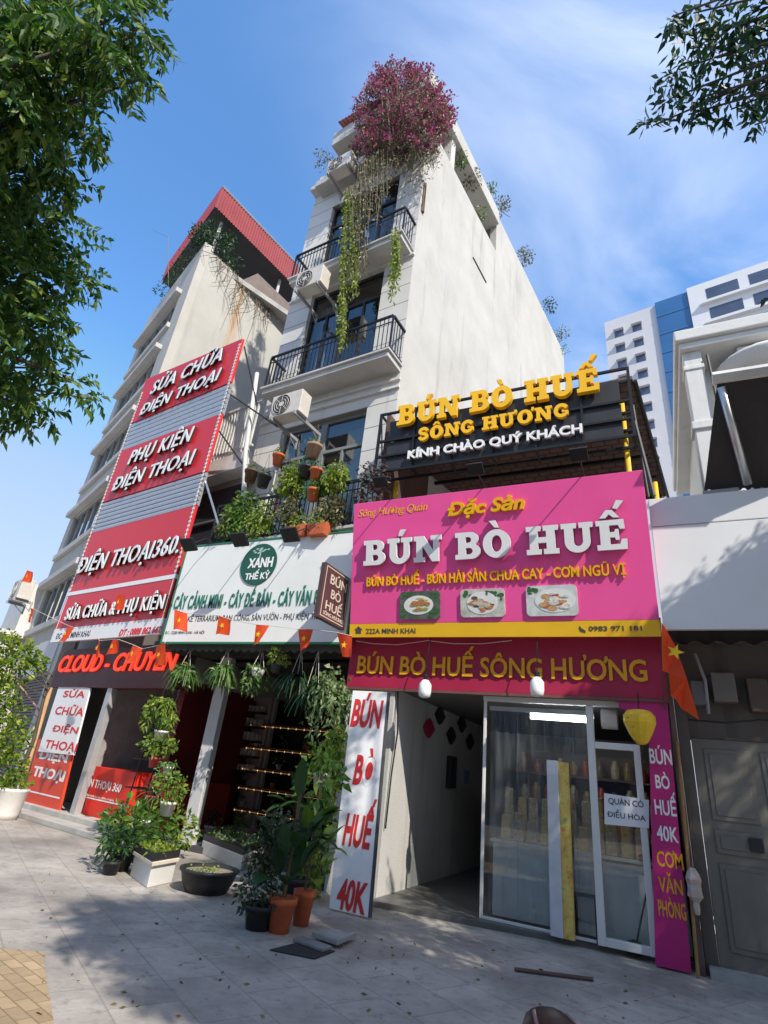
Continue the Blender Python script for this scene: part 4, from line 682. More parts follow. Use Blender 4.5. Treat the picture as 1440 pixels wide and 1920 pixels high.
mb = MB(); Q = [O - D * .35 + TS.U * .12, O + D * 5.345 + TS.U * .12, O + D * 5.345 - TS.U * 3.9, O - D * .35 - TS.U * 3.9]; mb.hull([p + np.array([0, 0, 21.55]) for p in Q], [p + np.array([0, 0, 22.28]) for p in Q]); mb.build('roof', wall('roof_edge', (.5, .49, .46), amount=.5), tw, bev=.02)
mb = MB(); Q = [O + D * 5.36 - TS.U * .27, O + D * 14 - TS.U * .27, O + D * 14 - TS.U * 3.9, O + D * 5.36 - TS.U * 3.9]; mb.hull([p + np.array([0, 0, 21.9]) for p in Q], [p + np.array([0, 0, 22.1]) for p in Q]); mb.build('roof', tgrey, tw)
for a in (.45, 1.5):
    mb = MB(); Q = [O + D * a - TS.U * .02, O + D * (a + .28) - TS.U * .02, O + D * (a + .28) - TS.U * .3, O + D * a - TS.U * .3]; mb.hull([p + np.array([0, 0, 20.1]) for p in Q], [p + np.array([0, 0, 21.55]) for p in Q]); mb.build('column', offwhite, tw)
mb = MB(); Q = [O + D * .4 - TS.U * 2, O + D * 5.3 - TS.U * 2, O + D * 5.3 - TS.U * 2.1, O + D * .4 - TS.U * 2.1]; mb.hull([p + np.array([0, 0, 20.08]) for p in Q], [p + np.array([0, 0, 21.55]) for p in Q]); mb.build('inner_wall', darkgrey, tw)  # dark wall put in to darken the gap under the roof
for (c, d) in (((792, 345), (788, 400)), ((868, 480), (912, 530))): pass
# openings: frame, glass, curtains
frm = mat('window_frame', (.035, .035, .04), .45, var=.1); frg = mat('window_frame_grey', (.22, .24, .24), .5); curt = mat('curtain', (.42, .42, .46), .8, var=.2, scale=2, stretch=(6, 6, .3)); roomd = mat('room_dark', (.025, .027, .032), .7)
for i, (a, b_, c, d) in enumerate(OPS):
    fm_ = frg if i == 0 else frm
    mb = MB(); mb.box(TF, a, a + .07, c, d, -.22, -.12); mb.box(TF, b_ - .07, b_, c, d, -.22, -.12); mb.box(TF, a + .07, b_ - .07, d - .08, d, -.22, -.12); mb.box(TF, a + .07, b_ - .07, d - .95, d - .87, -.22, -.119); m2 = (a + b_) / 2
    mb.box(TF, m2 - .09, m2 + .09, c, d - .08, -.221, -.118)
    for q in (a + (m2 - a) * .5, m2 + (b_ - m2) * .5): mb.box(TF, q - .03, q + .03, c, d - .95, -.215, -.125)
    f_ = mb.build('window', fm_, tw); mb = MB(); mb.box(TF, a + .07, b_ - .07, c, d - .08, -.18, -.165); mb.build('pane', winglass, f_)
    mb = MB(); n_ = 60; us = np.linspace(a + .1, m2 - .15, n_) if i != 1 else np.linspace(a + .1, m2 - .1, n_)
    sets = [us, np.linspace(m2 + .5, b_ - .12, n_)] if i == 0 else [us] if i == 1 else [us, np.linspace(m2 + .1, b_ - .1, n_)]
    for us in sets:
        V = []; Fc = []
        for k, u in enumerate(us): w_ = -.45 + .05 * math.sin(k * .9); V += [TF.W(u, c + .05, w_), TF.W(u, d - .2, w_)]
        for k in range(n_ - 1): Fc.append((2 * k, 2 * k + 2, 2 * k + 3, 2 * k + 1))
        mb.add(V, Fc)
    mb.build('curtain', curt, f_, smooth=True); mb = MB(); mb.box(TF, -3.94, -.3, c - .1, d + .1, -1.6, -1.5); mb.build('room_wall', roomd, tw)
def balcony(v, u0, u1, w1, top, posts, slab=.2, cap=True):
    mb = MB(); mb.box(TF, u0, u1, v - slab, v - .06, .001, w1); mb.box(TF, u0 - .05, u1 + .05, v - .06, v, .001, w1 + .06); s_ = mb.build('balcony_slab', wall('slab_grey', (.52, .51, .49), amount=.5), tw, bev=.008)
    mb = MB(); w_ = w1 - .04
    mb.box(TF, u0, u1, v + top - .025, v + top + .025, w_ - .025, w_ + .025); mb.box(TF, u0, u1, v + .08, v + .11, w_ - .012, w_ + .012); mb.box(TF, u0, u1, v + top - .2, v + top - .18, w_ - .01, w_ + .01)
    n_ = int((u1 - u0) / .115)
    for k in range(n_ + 1): u = u0 + (u1 - u0) * k / n_; r_ = .02 if k in (0, n_) else .008; mb.box(TF, u - r_, u + r_, v, v + top - .03, w_ - r_, w_ + r_)
    for u in (u0, u1):
        mb.box(TF, u - .028, u + .028, v + top - .029, v + top + .029, 0, w_ - .03); mb.box(TF, u - .011, u + .011, v + .081, v + .109, 0, w_ - .012)
        for k in range(1, 5): q = w_ * k / 5; mb.box(TF, u - .009, u + .009, v, v + top - .03, q - .009, q + .009)
    mb.build('railing', black, s_)
balcony(14.28, -3.75, -.06, .62, 1.0, 0); balcony(10.3, -3.75, .0, .62, 1.05, 0); balcony(5.72, -3.9, .02, .95, 1.0, 0)
for z in (9.62, 9.85, 14.02): mb = MB(); mb.box(TF, -4.2, .04, z, z + .07, .0015, .07); mb.build('cornice', twall, tw)
mb = MB(); n_ = 30; V = []; Fc = []
for k in range(n_ + 1): u = -3.6 + 2.0 * k / n_; h = .04 * (k % 2); V += [TF.W(u, 22.35 + h, .35), TF.W(u, 23.1 + h, -1.4)]
for k in range(n_): Fc.append((2 * k, 2 * k + 2, 2 * k + 3, 2 * k + 1))
mb.add(V, Fc); mb.build('awning', mat('salmon_sheet', (.5, .2, .15), .5, var=.2), tw)
mb = MB(); mb.box(TF, -4.2, .05, 19.0, 19.2, .001, .3); mb.build('cornice', wall('roof_edge', (.5, .49, .46), amount=.5), tw)
# small niche and dark stains on the side wall
def side_pt(px, py, off=.004):
    d = ray(px, py); t_ = (TS.U @ (TS.o + TS.U * off - CP)) / (TS.U @ d); return CP + d * t_
mb = MB()
for seq, r_ in ((((797, 345), (792, 398)), .06), (((887, 482), (912, 530)), .02)):
    a, b_ = [side_pt(*p, .02) for p in seq]; mb = MB(); mb.tube([a, b_], r_, 5); mb.build('pipe', mat('rust_dark', (.12, .07, .06), .8), tw)
# air conditioners
def aircon(loc, yaw, label, bk_=.5):
    t = thing('air_conditioner', label, 'air conditioner', loc, yaw, 'outdoor air conditioner units'); f_ = Fr(loc[0], loc[1], math.degrees(yaw), z=loc[2])
    mb = MB(); mb.box(f_, -.45, .45, .08, .70, -.36, 0); b = mb.build('casing', mat('ac_casing', (.62, .58, .52), .5, var=.15, scale=3), t, bev=.015)
    mb = MB(); mb.disc(f_, -.12, .39, .27, .27, .001, .012, 24); g = mb.build('fan_opening', mat('ac_fan_dark', (.06, .06, .06), .6), t)
    mb = MB()
    for r_ in (.07, .14, .21, .27):
        pts = [f_.W(-.12 + r_ * math.cos(a), .39 + r_ * math.sin(a), .02) for a in np.linspace(0, 2 * math.pi, 25)]; mb.tube(pts, .006, 4)
    for a in range(8): mb.tube([f_.W(-.12, .39, .02), f_.W(-.12 + .27 * math.cos(a * .785), .39 + .27 * math.sin(a * .785), .02)], .005, 4)
    mb.disc(f_, -.12, .39, .06, .06, .013, .028, 12); mb.build('fan_grille', offwhite, g)
    for u in (-.35, .35): mb = MB(); mb.box(f_, u - .025, u + .025, 0, .08, -bk_, .04); mb.box(f_, u - .02, u + .02, -.22, 0, -bk_, -bk_ + .04); mb.tube([f_.W(u, -.2, -bk_ + .02), f_.W(u, 0, -bk_ + .3)], .012, 5); mb.build('bracket', mat('bracket_grey', (.3, .3, .3), .5), t)
    return t
def at_tf(px, py, w): return TF.at(px, py, w)
for (px, py, wq, lb) in ((530, 782, 1.0, 'beige air conditioner on the lower left of the white townhouse, beside the long white railing'), (574, 540, 1.0, 'air conditioner on the middle left of the white townhouse under the upper balcony'), (632, 318, .8, 'air conditioner at the top left of the white townhouse under the red flowers')):
    aircon(at_tf(px, py, wq), math.radians(-4.5), lb, wq)
a = TF.uv(628, 322, .45); mb = MB(); mb.box(TF, a[0] - .75, a[0] + .6, a[1] - .3, a[1] - .02, .001, .46); mb.build('ledge', tgrey, tw, bev=.01)

# ================================================================== TALL HOUSE ON THE LEFT
Pc = S.W(-5.87, 0, -.8); PF = Fr(Pc[0], Pc[1], -22.3); PS = Fr(Pc[0], Pc[1], -10.7)
th = thing('tall_house', 'tall cream house with a red sheet roof and a stained plain side wall', 'building', Pc.copy(), math.radians(-22.3))
def stained():
    m_ = wall('tall_side', (.50, .49, .45), dirt=(.2, .18, .14), amount=.5); t = m_.node_tree; b = t.nodes['Principled BSDF']; c = NN(t, 'ShaderNodeTexCoord'); s3 = NN(t, 'ShaderNodeSeparateXYZ'); t.links.new(c.outputs['Object'], s3.inputs[0])
    n = NN(t, 'ShaderNodeTexNoise'); mp = NN(t, 'ShaderNodeMapping'); mp.inputs['Scale'].default_value = (2, 2, .15); t.links.new(c.outputs['Object'], mp.inputs[0]); t.links.new(mp.outputs[0], n.inputs['Vector']); n.inputs['Scale'].default_value = 2; n.inputs['Detail'].default_value = 5
    a = NN(t, 'ShaderNodeMath', operation='ADD'); t.links.new(s3.outputs[1], a.inputs[0]); a.inputs[1].default_value = -2.15
    a2 = NN(t, 'ShaderNodeMath', operation='ABSOLUTE'); t.links.new(a.outputs[0], a2.inputs[0]); r = NN(t, 'ShaderNodeMapRange'); r.inputs[1].default_value = .35; r.inputs[2].default_value = .0; t.links.new(a2.outputs[0], r.inputs[0])
    r2 = NN(t, 'ShaderNodeMapRange'); r2.inputs[1].default_value = .38; r2.inputs[2].default_value = .62; t.links.new(n.outputs[0], r2.inputs[0]); k = NN(t, 'ShaderNodeMath', operation='MULTIPLY'); t.links.new(r.outputs[0], k.inputs[0]); t.links.new(r2.outputs[0], k.inputs[1]); mixin(t, b, k.outputs[0], (.48, .27, .12)); return m_
cream = wall('tall_front', (.50, .48, .44), amount=.4)
O2 = PS.o; D2 = -PS.N
mb = MB(); P = [(0, 0), (13, 0), (13, 20.0), (0, 20.0)]; mb.hull([O2 + D2 * a + np.array([0, 0, b_]) for a, b_ in P], [O2 + D2 * a + np.array([0, 0, b_]) - PS.U * .25 + (D2 * .3 if a == 0 else 0) for a, b_ in P]); mb.build('side_wall', stained(), th)
sl_z = (18.25, 15.35, 12.45, 9.55, 6.65); ops = [(-5.5, -1.2, z - 1.75, z - .25) for z in sl_z]
mb = MB(); wall_open(mb, PF, -6.2, 0, 4.2, 20.2, -.3, 0, ops); mb.box(PF, -.45, 0, 0, 4.2, -.3, 0); mb.build('front_wall', cream, th)
for z in sl_z: mb = MB(); mb.box(PF, -5.9, -1.0, z - .2, z, .001, .24); mb.box(PF, -5.9, -1.0, z - .9 - 1.1, z - 1.78, .001, .12); mb.build('slab', wall('slab_grey', (.52, .51, .49), amount=.5), th, bev=.01)
for (a, b_, c, d) in ops:
    mb = MB(); mb.box(PF, a, b_, c, c + .06, -.2, -.08); mb.box(PF, a, b_, d - .06, d, -.2, -.08)
    for k in range(6): u = a + (b_ - a - .06) * k / 5; mb.box(PF, u, u + .06, c + .06, d - .06, -.199, -.081)
    f_ = mb.build('window', frg, th); mb = MB(); mb.box(PF, a, b_, c, d, -.15, -.135); mb.build('pane', glass('sky_glass', (.6, .65, .7), .7), f_)
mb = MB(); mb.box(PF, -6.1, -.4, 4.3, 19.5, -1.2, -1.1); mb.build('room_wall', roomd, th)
mb = MB(); mb.box(PF, -6.2, -6.0, 4.2, 20.2, -9, -.301); mb.build('side_wall', cream, th)
mb = MB(); mb.box(PF, -6.2, -.3, 19.7, 19.95, -9, -.302); mb.build('terrace_floor', tgrey, th)
fas = mat('roof_sheet_red', (.30, .045, .05), .45, var=.12, scale=2); 
def ribs(mb, p0, p1, z0, z1, n, dep):
    d = (p1 - p0); o = nrm(np.cross(d, [0, 0, 1.])) * dep; V = []; Fc = []
    for k in range(n * 4 + 1):
        q = p0 + d * k / (n * 4) + (o if (k // 2) % 2 else 0 * o); V += [q + np.array([0, 0, z0]), q + np.array([0, 0, z1])]
    for k in range(n * 4): Fc.append((2 * k, 2 * k + 2, 2 * k + 3, 2 * k + 1))
    mb.add(V, Fc)
rc = O2 - D2 * .15 + PS.U * .1; rl = PF.W(-5.6, 0, .12); rl = np.array([rl[0], rl[1], 0.]); rb = rc + D2 * 12.5; rbl = rl + D2 * 12.5
mb = MB(); mb.hull([p + np.array([0, 0, 22.15]) for p in (rc - .05 * PS.U, rb - .05 * PS.U, rbl, rl + .05 * D2)], [p + np.array([0, 0, 23.3]) for p in (rc - .05 * PS.U, rb - .05 * PS.U, rbl, rl + .05 * D2)]); rf = mb.build('roof', darkgrey, th)
mb = MB(); ribs(mb, rc, rb, 22.1, 23.4, 95, .03); mb.build('fascia', fas, rf); mb = MB(); ribs(mb, rl, rc, 22.1, 23.4, 48, .03); mb.build('fascia', fas, rf)
mb = MB(); mb.tube([rc + np.array([0, 0, 23.43]), rb + np.array([0, 0, 23.43])], .07, 6); mb.build('ridge_cap', steel, rf)
for p in (O2 + D2 * .5 - PS.U * .3, O2 + D2 * 4 - PS.U * .3, O2 + D2 * 8 - PS.U * .3, np.append(PF.W(-5.8, 0, -.4)[:2], 0)): mb = MB(); mb.tube([p + np.array([0, 0, 19.9]), p + np.array([0, 0, 22.2])], .07, 8); mb.build('post', offwhite, th)
mb = MB(); P = [(2.0, 20.0), (13, 20.0), (13, 21.0), (2.6, 21.0)]; mb.hull([O2 + D2 * a + np.array([0, 0, b_]) + PS.U * .03 for a, b_ in P], [O2 + D2 * a + np.array([0, 0, b_]) - PS.U * .15 for a, b_ in P]); mb.build('parapet', mat('soffit_brown', (.22, .17, .15), .7, var=.2), th)
# ground floor shutter
mb = MB(); n_ = 34
for k in range(n_): z = .25 + k * 2.95 / n_; mb.box(PF, -4.6, -.46, z, z + 2.95 / n_ - .02, -.25, -.18); 
mb.box(PF, -4.6, -.46, .25, 3.2, -.27, -.251); mb.build('roller_shutter', mat('shutter', (.10, .095, .095), .55, metal=.3, var=.2), th); mb = MB(); mb.box(PF, -4.65, -.44, 3.2, 4.19, -.28, .04); mb.build('shutter_box', wall('pillar_white', (.6, .6, .6), amount=.5), th, bev=.01); mb = MB(); mb.box(PF, -6.2, -.44, 0, .25, -.5, .1); mb.build('step', concrete, th); mb = MB(); mb.box(PF, -6.2, -4.6, .25, 4.2, -.3, 0); mb.build('front_wall', cream, th)

# ================================================================== RIGHT SIDE
OLD = thing('old_shophouse', 'old shuttered shophouse with a white metal fascia and grey double gate right of the restaurant', 'building', R.W(1.8, 0, -.2))
oldw = wall('old_wall', (.115, .10, .088), dirt=(.03, .027, .024), amount=.7)
mb = MB(); mb.box(R, .17, .3, 0, 5.75, -.5, -.14); mb.box(R, .3, 4.2, 2.42, 5.75, -.5, -.2); mb.box(R, 3.0, 4.2, 0, 2.42, -.5, -.2); mb.build('wall', oldw, OLD)
f0 = R.uv(1300, 1180, .45)[1]; f1 = R.uv(1300, 983, .45)[1]; f2_ = R.uv(1300, 928, .45)[1]; mb = MB(); mb.box(R, .135, 4.2, f0, f1, .38, .45); mb.box(R, .135, 4.2, f1 + .015, f2_, .38, .45); mb.box(R, .14, 4.19, f1, f1 + .015, .38, .43); mb.box(R, .14, 4.19, f2_ - .1, f2_ - .04, -.19, .379); mb.build('fascia', mat('fascia_white', (.70, .71, .72), .4, var=.06, scale=1), OLD, bev=.006)
mb = MB(); n_ = 40; V = []; Fc = []
for k in range(n_ * 2 + 1): u = .16 + k * .05; h = .03 * math.sin(k * 1.25); V += [R.W(u, f0 - .16 + h, .40), R.W(u, f0 - .02 + h * .6, -.3)]
for k in range(n_ * 2): Fc.append((2 * k, 2 * k + 2, 2 * k + 3, 2 * k + 1))
mb.add(V, Fc); mb.build('awning', mat('awning_grey', (.16, .15, .14), .6, var=.35), OLD)
gm = mat('gate_grey', (.165, .155, .135), .6, var=.25, scale=1.5, stretch=(1, 1, .4)); gm2 = mat('gate_grey_dark', (.13, .135, .13), .6, var=.25)
for k, (a, b_) in enumerate(((.31, 1.63), (1.64, 2.98))):
    mb = MB(); mb.box(R, a, b_, .1, 2.41, -.24, -.16); lf = mb.build('gate_leaf', gm, OLD, bev=.004)
    for (c, d) in ((.25, 1.08), (1.18, 1.42), (1.52, 2.3)):
        mb = MB()
        for x0, x1 in ((a + .12, (a + b_) / 2 - .05), ((a + b_) / 2 + .05, b_ - .12)):
            mb = MB(); mb.box(R, x0, x1, c, d, -.159, -.145); mb.box(R, x0 + .05, x1 - .05, c + .05, d - .05, -.1449, -.135); mb.build('raised_panel', gm, lf, bev=.008)
mb = MB(); mb.box(R, .76, .9, 1.24, 1.38, -.134, -.10); mb.build('lock_plate', potblack, OLD, bev=.01); mb = MB(); mb.box(R, .2, 4.2, 0, .1, -.5, .02); mb.build('step', concrete, OLD)
for k, (u, v, a, b_, c) in enumerate(((.62, 2.85, .26, .36, 'beige'), (1.0, 2.75, .22, .40, 'brown'), (.38, 2.8, .16, .3, 'grey'), (1.32, 2.8, .3, .42, 'tan'))):
    mb = MB(); mb.box(R, u, u + a, v, v + b_, -.2, -.02); o = single(mb, 'meter_box', mat('meter_' + c, {'beige': (.15, .135, .115), 'brown': (.10, .07, .05), 'grey': (.12, .12, .12), 'tan': (.15, .115, .09)}[c], .6), c + ' electricity meter box above the grey gate', 'meter box', group='meter boxes above the gate', bev=.012)
mb = MB(); mb.tube([R.W(.3, 2.62, -.05), R.W(.7, 2.6, .0), R.W(1.1, 2.66, -.02), R.W(2.2, 2.6, .0), R.W(3, 2.65, 0)], .012); single(mb, 'power_cable', cable, 'black cable sagging across the wall above the grey gate', 'cable'); mb = MB(); mb.tube([R.W(.48, 3.45, -.05), R.W(.55, 3.1, .0), R.W(.54, 2.7, -.05)], .02); single(mb, 'conduit', mat('conduit_grey', (.25, .25, .25), .5), 'grey conduit running down to the meter boxes', 'pipe')
# awning sheet over the fascia
aw = thing('slanted_awning', 'black slanted corrugated awning with a white gutter above the white fascia', 'awning', R.W(1.6, 5.83, -.1))
q = [R.at(1345, 716, 1.35), R.at(1560, 684, 1.35), R.at(1560, 912, .3), R.at(1320, 922, .3)]
mb = MB(); n_ = 56; V = []; Fc = []
for k in range(n_ + 1): t_ = k / n_; dz = np.array([0, -.02, .02]) * ((k // 2) % 2); V += [q[3] + (q[2] - q[3]) * t_ + dz, q[0] + (q[1] - q[0]) * t_ + dz]
for k in range(n_): Fc.append((2 * k, 2 * k + 2, 2 * k + 3, 2 * k + 1))
mb.add(V, Fc); mb.build('sheet', mat('awning_black', (.030, .026, .026), .6, var=.4, scale=2), aw)
mb = MB(); mb.tube([q[0] + np.array([-.05, 0, .06]), q[1] + np.array([0, 0, .06])], .09, 6); mb.build('gutter', offwhite, aw); mb = MB(); mb.tube([R.at(1352, 725, 1.3), R.at(1402, 908, .42)], .055, 8); mb.build('strut', steel, aw, smooth=True)
mb = MB(); mb.tube([R.at(1318, 925, .42), R.at(1385, 918, .42)], .035, 6); mb.build('bracket', mat('bracket_grey', (.3, .3, .3), .5), aw)
# white house with cornice behind
WH = thing('white_house', 'white house with a wide cornice and a column standing behind the black awning', 'building', R.W(3, 0, -4)); ww = wall('white_house_wall', (.68, .68, .66), amount=.25)
mb = MB(); mb.box(R, 1.55, 7, 0, 11.1, -10, -3.9); mb.build('wall', ww, WH); mb = MB(); mb.box(R, 1.12, 7.4, 11.2, 11.5, -10.4, -2.9); mb.box(R, 1.2, 7.3, 11.02, 11.2, -10.3, -3.0); mb.build('cornice', ww, WH, bev=.03)
mb = MB(); mb.box(R, 1.25, 1.62, 0, 11.02, -3.55, -3.15); mb.box(R, 1.2, 1.67, 8.9, 9.1, -3.6, -3.1); mb.box(R, 1.22, 1.65, 10.5, 10.62, -3.58, -3.12); mb.build('column', ww, WH, bev=.02)
mb = MB(); mb.lathe(R.W(2.9, 10.2, -3.9), [(.2, 0), (.6, .06), (.9, .2), (1.05, .42), (1.05, .5)], 24); mb.build('rounded_canopy', ww, WH, smooth=True); mb = MB(); mb.box(R, 2.2, 6, 7.6, 10.0, -3.899, -3.86); mb.build('window', mat('opening_dark', (.03, .03, .033), .5), WH)
mb = MB(); mb.tube([R.W(1.72, 10.8, -3.1), R.W(1.74, 9.5, -3.08), R.W(1.70, 8, -3.1), R.W(1.8, 6.5, -3.08)], .03); mb.build('drain_pipe', darkgrey, WH)
aircon(R.at(1438, 690, -3.2), 0, 'grey air conditioner high on the white house behind the black awning')
# hotel block far behind
HF = Fr(20, 60, -9); hb_ = thing('tower_block', 'tall pale tower block with a blue glass stripe far behind the shops', 'building', HF.W(-10, 0, -8), math.radians(-9)); pale = mat('block_pale', (.56, .55, .57), .7, var=.06, scale=.1); bluegl = mat('block_glass', (.03, .12, .30), .12, var=.2, scale=.15, spec=.8)
mb = MB(); mb.box(HF, -22.1, -15.5, 0, 62.2, -16, 0); mb.build('wing', pale, hb_); mb = MB(); mb.box(HF, -15.5, -11.6, 0, 62.4, -14, .3); gs_ = mb.build('glass_stripe', bluegl, hb_); mb = MB()
for k in range(20): mb = MB(); mb.box(HF, -15.45, -11.65, 3.1 * k + .8, 3.1 * k + 1.0, .305, .36); mb.build('glazing_bar', mat('block_bar', (.05, .16, .33), .3), gs_)
mb = MB(); mb.box(HF, -11.6, 22, 0, 62.7, -16, .6); mb.build('wing', mat('block_white', (.66, .66, .67), .6, var=.05, scale=.1), hb_); hwin = mat('block_window', (.06, .08, .14), .2, var=.3, scale=.3, spec=.8)
for k in range(12):
    for j, u in enumerate((-20.9, -18.6)):
        z = 58.8 - k * 2.66; mb = MB(); mb.box(HF, u, u + 1.15, z, z + 1.1, -.02, .03); f_ = mb.build('window', hwin, hb_); mb = MB(); mb.box(HF, u - .1, u + 1.25, z + 1.1, z + 1.28, 0, .5); mb.build('hood', pale, f_)
for k in range(3):
    for j in range(6):
        u = -9.6 + j * 4.6; z = 59.6 - k * 3.3; mb = MB(); mb.box(HF, u, u + 3.5, z, z + 1.9, .55, .63); mb.build('window', hwin, hb_)
    mb = MB(); mb.box(HF, -10.4, 21, 58.9 - k * 3.3, 59.3 - k * 3.3, .601, 1.1); mb.build('ledge', mat('block_white', (.66, .66, .67), .6), hb_)
# ================================================================== FLAGS
def star(fr, cu, cv, r, w0, w1, tilt=0.): return [(cu + (r if k % 2 == 0 else r * .4) * math.sin(k * math.pi / 5 + tilt), cv + (r if k % 2 == 0 else r * .4) * math.cos(k * math.pi / 5 + tilt)) for k in range(10)]
def cloth(mb, corners, nx=8, ny=5, amp=.03, off=0.):
    a, b_, c, d = [np.array(p, float) for p in corners]; n = nrm(np.cross(b_ - a, d - a)); V = []; Fc = []
    for j in range(ny + 1):
        for i in range(nx + 1):
            s_, t_ = i / nx, j / ny; p = (a * (1 - s_) + b_ * s_) * (1 - t_) + (d * (1 - s_) + c * s_) * t_; V.append(p + n * (amp * math.sin(s_ * 7 + t_ * 2) * (.3 + t_) + off))
    for j in range(ny):
        for i in range(nx): k = j * (nx + 1) + i; Fc.append((k, k + 1, k + nx + 2, k + nx + 1))
    mb.add(V, Fc)
t = thing('national_flag', 'large red flag with a yellow star hanging beside the right end of the pink board', 'flag', R.at(1262, 1250, .5))
mb = MB(); c4 = [R.at(1240, 1168, .45), R.at(1252, 1172, .6), R.at(1312, 1350, .55), R.at(1256, 1290, .4)]; 
mb.add([R.at(*p, w_) for p, w_ in (((1240, 1166), .45), ((1252, 1185), .6), ((1268, 1215), .52), ((1288, 1272), .62), ((1311, 1350), .52), ((1277, 1328), .45), ((1268, 1312), .55), ((1258, 1305), .42), ((1254, 1262), .55), ((1242, 1258), .42))], [(0, 1, 2, 8, 9), (2, 3, 7, 8), (3, 4, 5, 6), (3, 6, 7)]); fo = mb.build('cloth', orangeflag, t)
cu, cv = R.uv(1266, 1222, .64); mb = MB(); mb.prism(R, star(R, cu, cv, .1, 0, 0, .4), .64, .645); mb.build('star', starm, fo)
mb = MB(); mb.tube([R.at(1237, 1158, .3), R.at(1247, 1330, .05)], .012); mb.build('pole', brown, t)
bpos = [(62, 1157, 'S'), (132, 1190, 'S'), (188, 1213, 'S'), (216, 1216, 'S'), (254, 1226, 'S'), (297, 1228, 'S'), (331, 1160, 'G'), (414, 1171, 'G'), (484, 1188, 'G'), (563, 1197, 'G'), (636, 1203, 'G'), (224, 1132, 'S'), (55, 1086, 'S')]
bl_ = ['hanging at the far left beside the white shutter box', 'at the left end of the white phone number band', 'above the word CLOUD, left of the pair', 'above the word CLOUD, right of the pair', 'above the middle of the neon board', 'glowing above the right end of the neon board', 'at the left end of the white plant shop board', 'under the left lamp of the white plant shop board', 'below the green emblem on the white board', 'at the lower white board edge left of the brown sign', 'just under the brown blade sign', 'across the lower letters of the tall red sign', 'beside the air conditioner at the far left']
pts = []
for i, (px, py, fr_) in enumerate(bpos):
    f_ = S if fr_ == 'S' else G; w_ = .55; top = f_.at(px - 4, py - 17, w_); t = thing('bunting_flag', 'small red starred flag ' + bl_[i], 'flag', top, group='small red flags on the bunting string')
    rr = random.Random(i); sw = rr.uniform(-.12, .18); ln = rr.uniform(.33, .41); U = f_.U; Nn = f_.N; a = top; b_ = top + U * rr.uniform(.24, .37) + np.array([0, 0, rr.uniform(-.1, .03)]) + Nn * rr.uniform(-.05, .1)
    c = b_ + U * sw + np.array([0, 0, -ln * rr.uniform(.6, 1.)]) + Nn * rr.uniform(-.08, .12); d = a + U * (sw + .05) + np.array([0, 0, -ln]) + Nn * rr.uniform(-.08, .12)
    mb = MB(); cloth(mb, (a, b_, c, d), 6, 4, .025); fo = mb.build('cloth', orangeflag, t, smooth=True)
    m_ = (a + b_ + c + d) / 4; mb = MB(); mb.prism(Fr(m_[0], m_[1], math.degrees(math.atan2(U[1], U[0])), z=m_[2]), star(None, 0, 0, .055, 0, 0, rr.uniform(-.5, .5)), .03, .034); mb.build('star', starm, fo); pts.append((top, b_))
def string(ids, name, lb):
    P = []
    for i in ids: P += [pts[i][0], pts[i][1]]
    mb = MB(); mb.tube(P, .005, 4); single(mb, name, offwhite, lb, 'string')
string([12, 0, 1], 'bunting_string', 'white bunting string running to the far left house'); string([1, 2, 3, 4, 5, 6, 7, 8, 9, 10], 'bunting_string', 'white bunting string strung before the neon board and the plant shop')

# ================================================================== SMALL STREET THINGS
t = thing('drain_cover', 'broken concrete drain cover lying tilted over a hole in the paving', 'drain cover', gnd(610, 1775)); P = [gnd(*p) for p in ((582, 1764), (612, 1757), (668, 1764), (632, 1781))]
mb = MB(); mb.hull([p + np.array([0, 0, .03]) for p in P], [p + np.array([0, 0, .08]) for p in P]); mb.build('slab', mat('slab_pale', (.34, .34, .33), .85, var=.3, scale=6, bump=.4), t, bev=.01)
P = [gnd(*p) for p in ((505, 1783), (548, 1772), (628, 1785), (590, 1800))]; mb = MB(); mb.hull([p + np.array([0, 0, .004]) for p in P], [p + np.array([0, 0, .012]) for p in P]); mb.build('hole_edge', mat('hole_dark', (.035, .033, .032), .9, var=.3), t)
P = [gnd(*p) for p in ((548, 1768), (566, 1763), (622, 1783), (604, 1789))]; mb = MB(); mb.hull([p + np.array([0, 0, .013]) for p in P], [p + np.array([0, 0, .04]) for p in P]); mb.build('slab_piece', mat('slab_grey2', (.22, .22, .22), .85, var=.3), t, bev=.006)
mb = MB(); mb.tube([gnd(965, 1822) + np.array([0, 0, .02]), gnd(1112, 1841) + np.array([0, 0, .02])], .018, 6); single(mb, 'iron_bar', mat('rust_dark', (.12, .07, .06), .8), 'dark iron bar lying on the paving before the restaurant', 'iron bar')
t = thing('bamboo_pole', 'thin brown bamboo pole leaning by the purple banner with a plastic bag tied on', 'pole', gnd(1300, 1818)); a = R.W(.08, 0, .06); b_ = R.W(.15, 2.35, -.0); mb = MB(); mb.tube([a, a * .5 + b_ * .5, b_], .018, 7); mb.build('cane', mat('bamboo', (.30, .17, .06), .6, var=.3, scale=8), t); 
mb = MB(); c = R.at(1302, 1670, .1)
V = []; Fc = []
for k in range(9):
    z = .22 - k * .055; r_ = .03 + .035 * math.sin(k * .5) + .012 * ((k * 7) % 3); V += [c + np.array([r_ * math.cos(a_) * 1.0 + .008 * ((k + j) % 2), r_ * math.sin(a_), z]) for j, a_ in enumerate(np.linspace(0, 5.24, 6))]
for k in range(8): Fc += [(6 * k + j, 6 * k + (j + 1) % 6, 6 * k + 6 + (j + 1) % 6, 6 * k + 6 + j) for j in range(6)]
mb.add(V, Fc); mb.build('plastic_bag', collage('bag_print', [(.5, .5, .5), (.45, .34, .28), (.4, .46, .44)], 9), t)
mb = MB(); n = 110; C = []
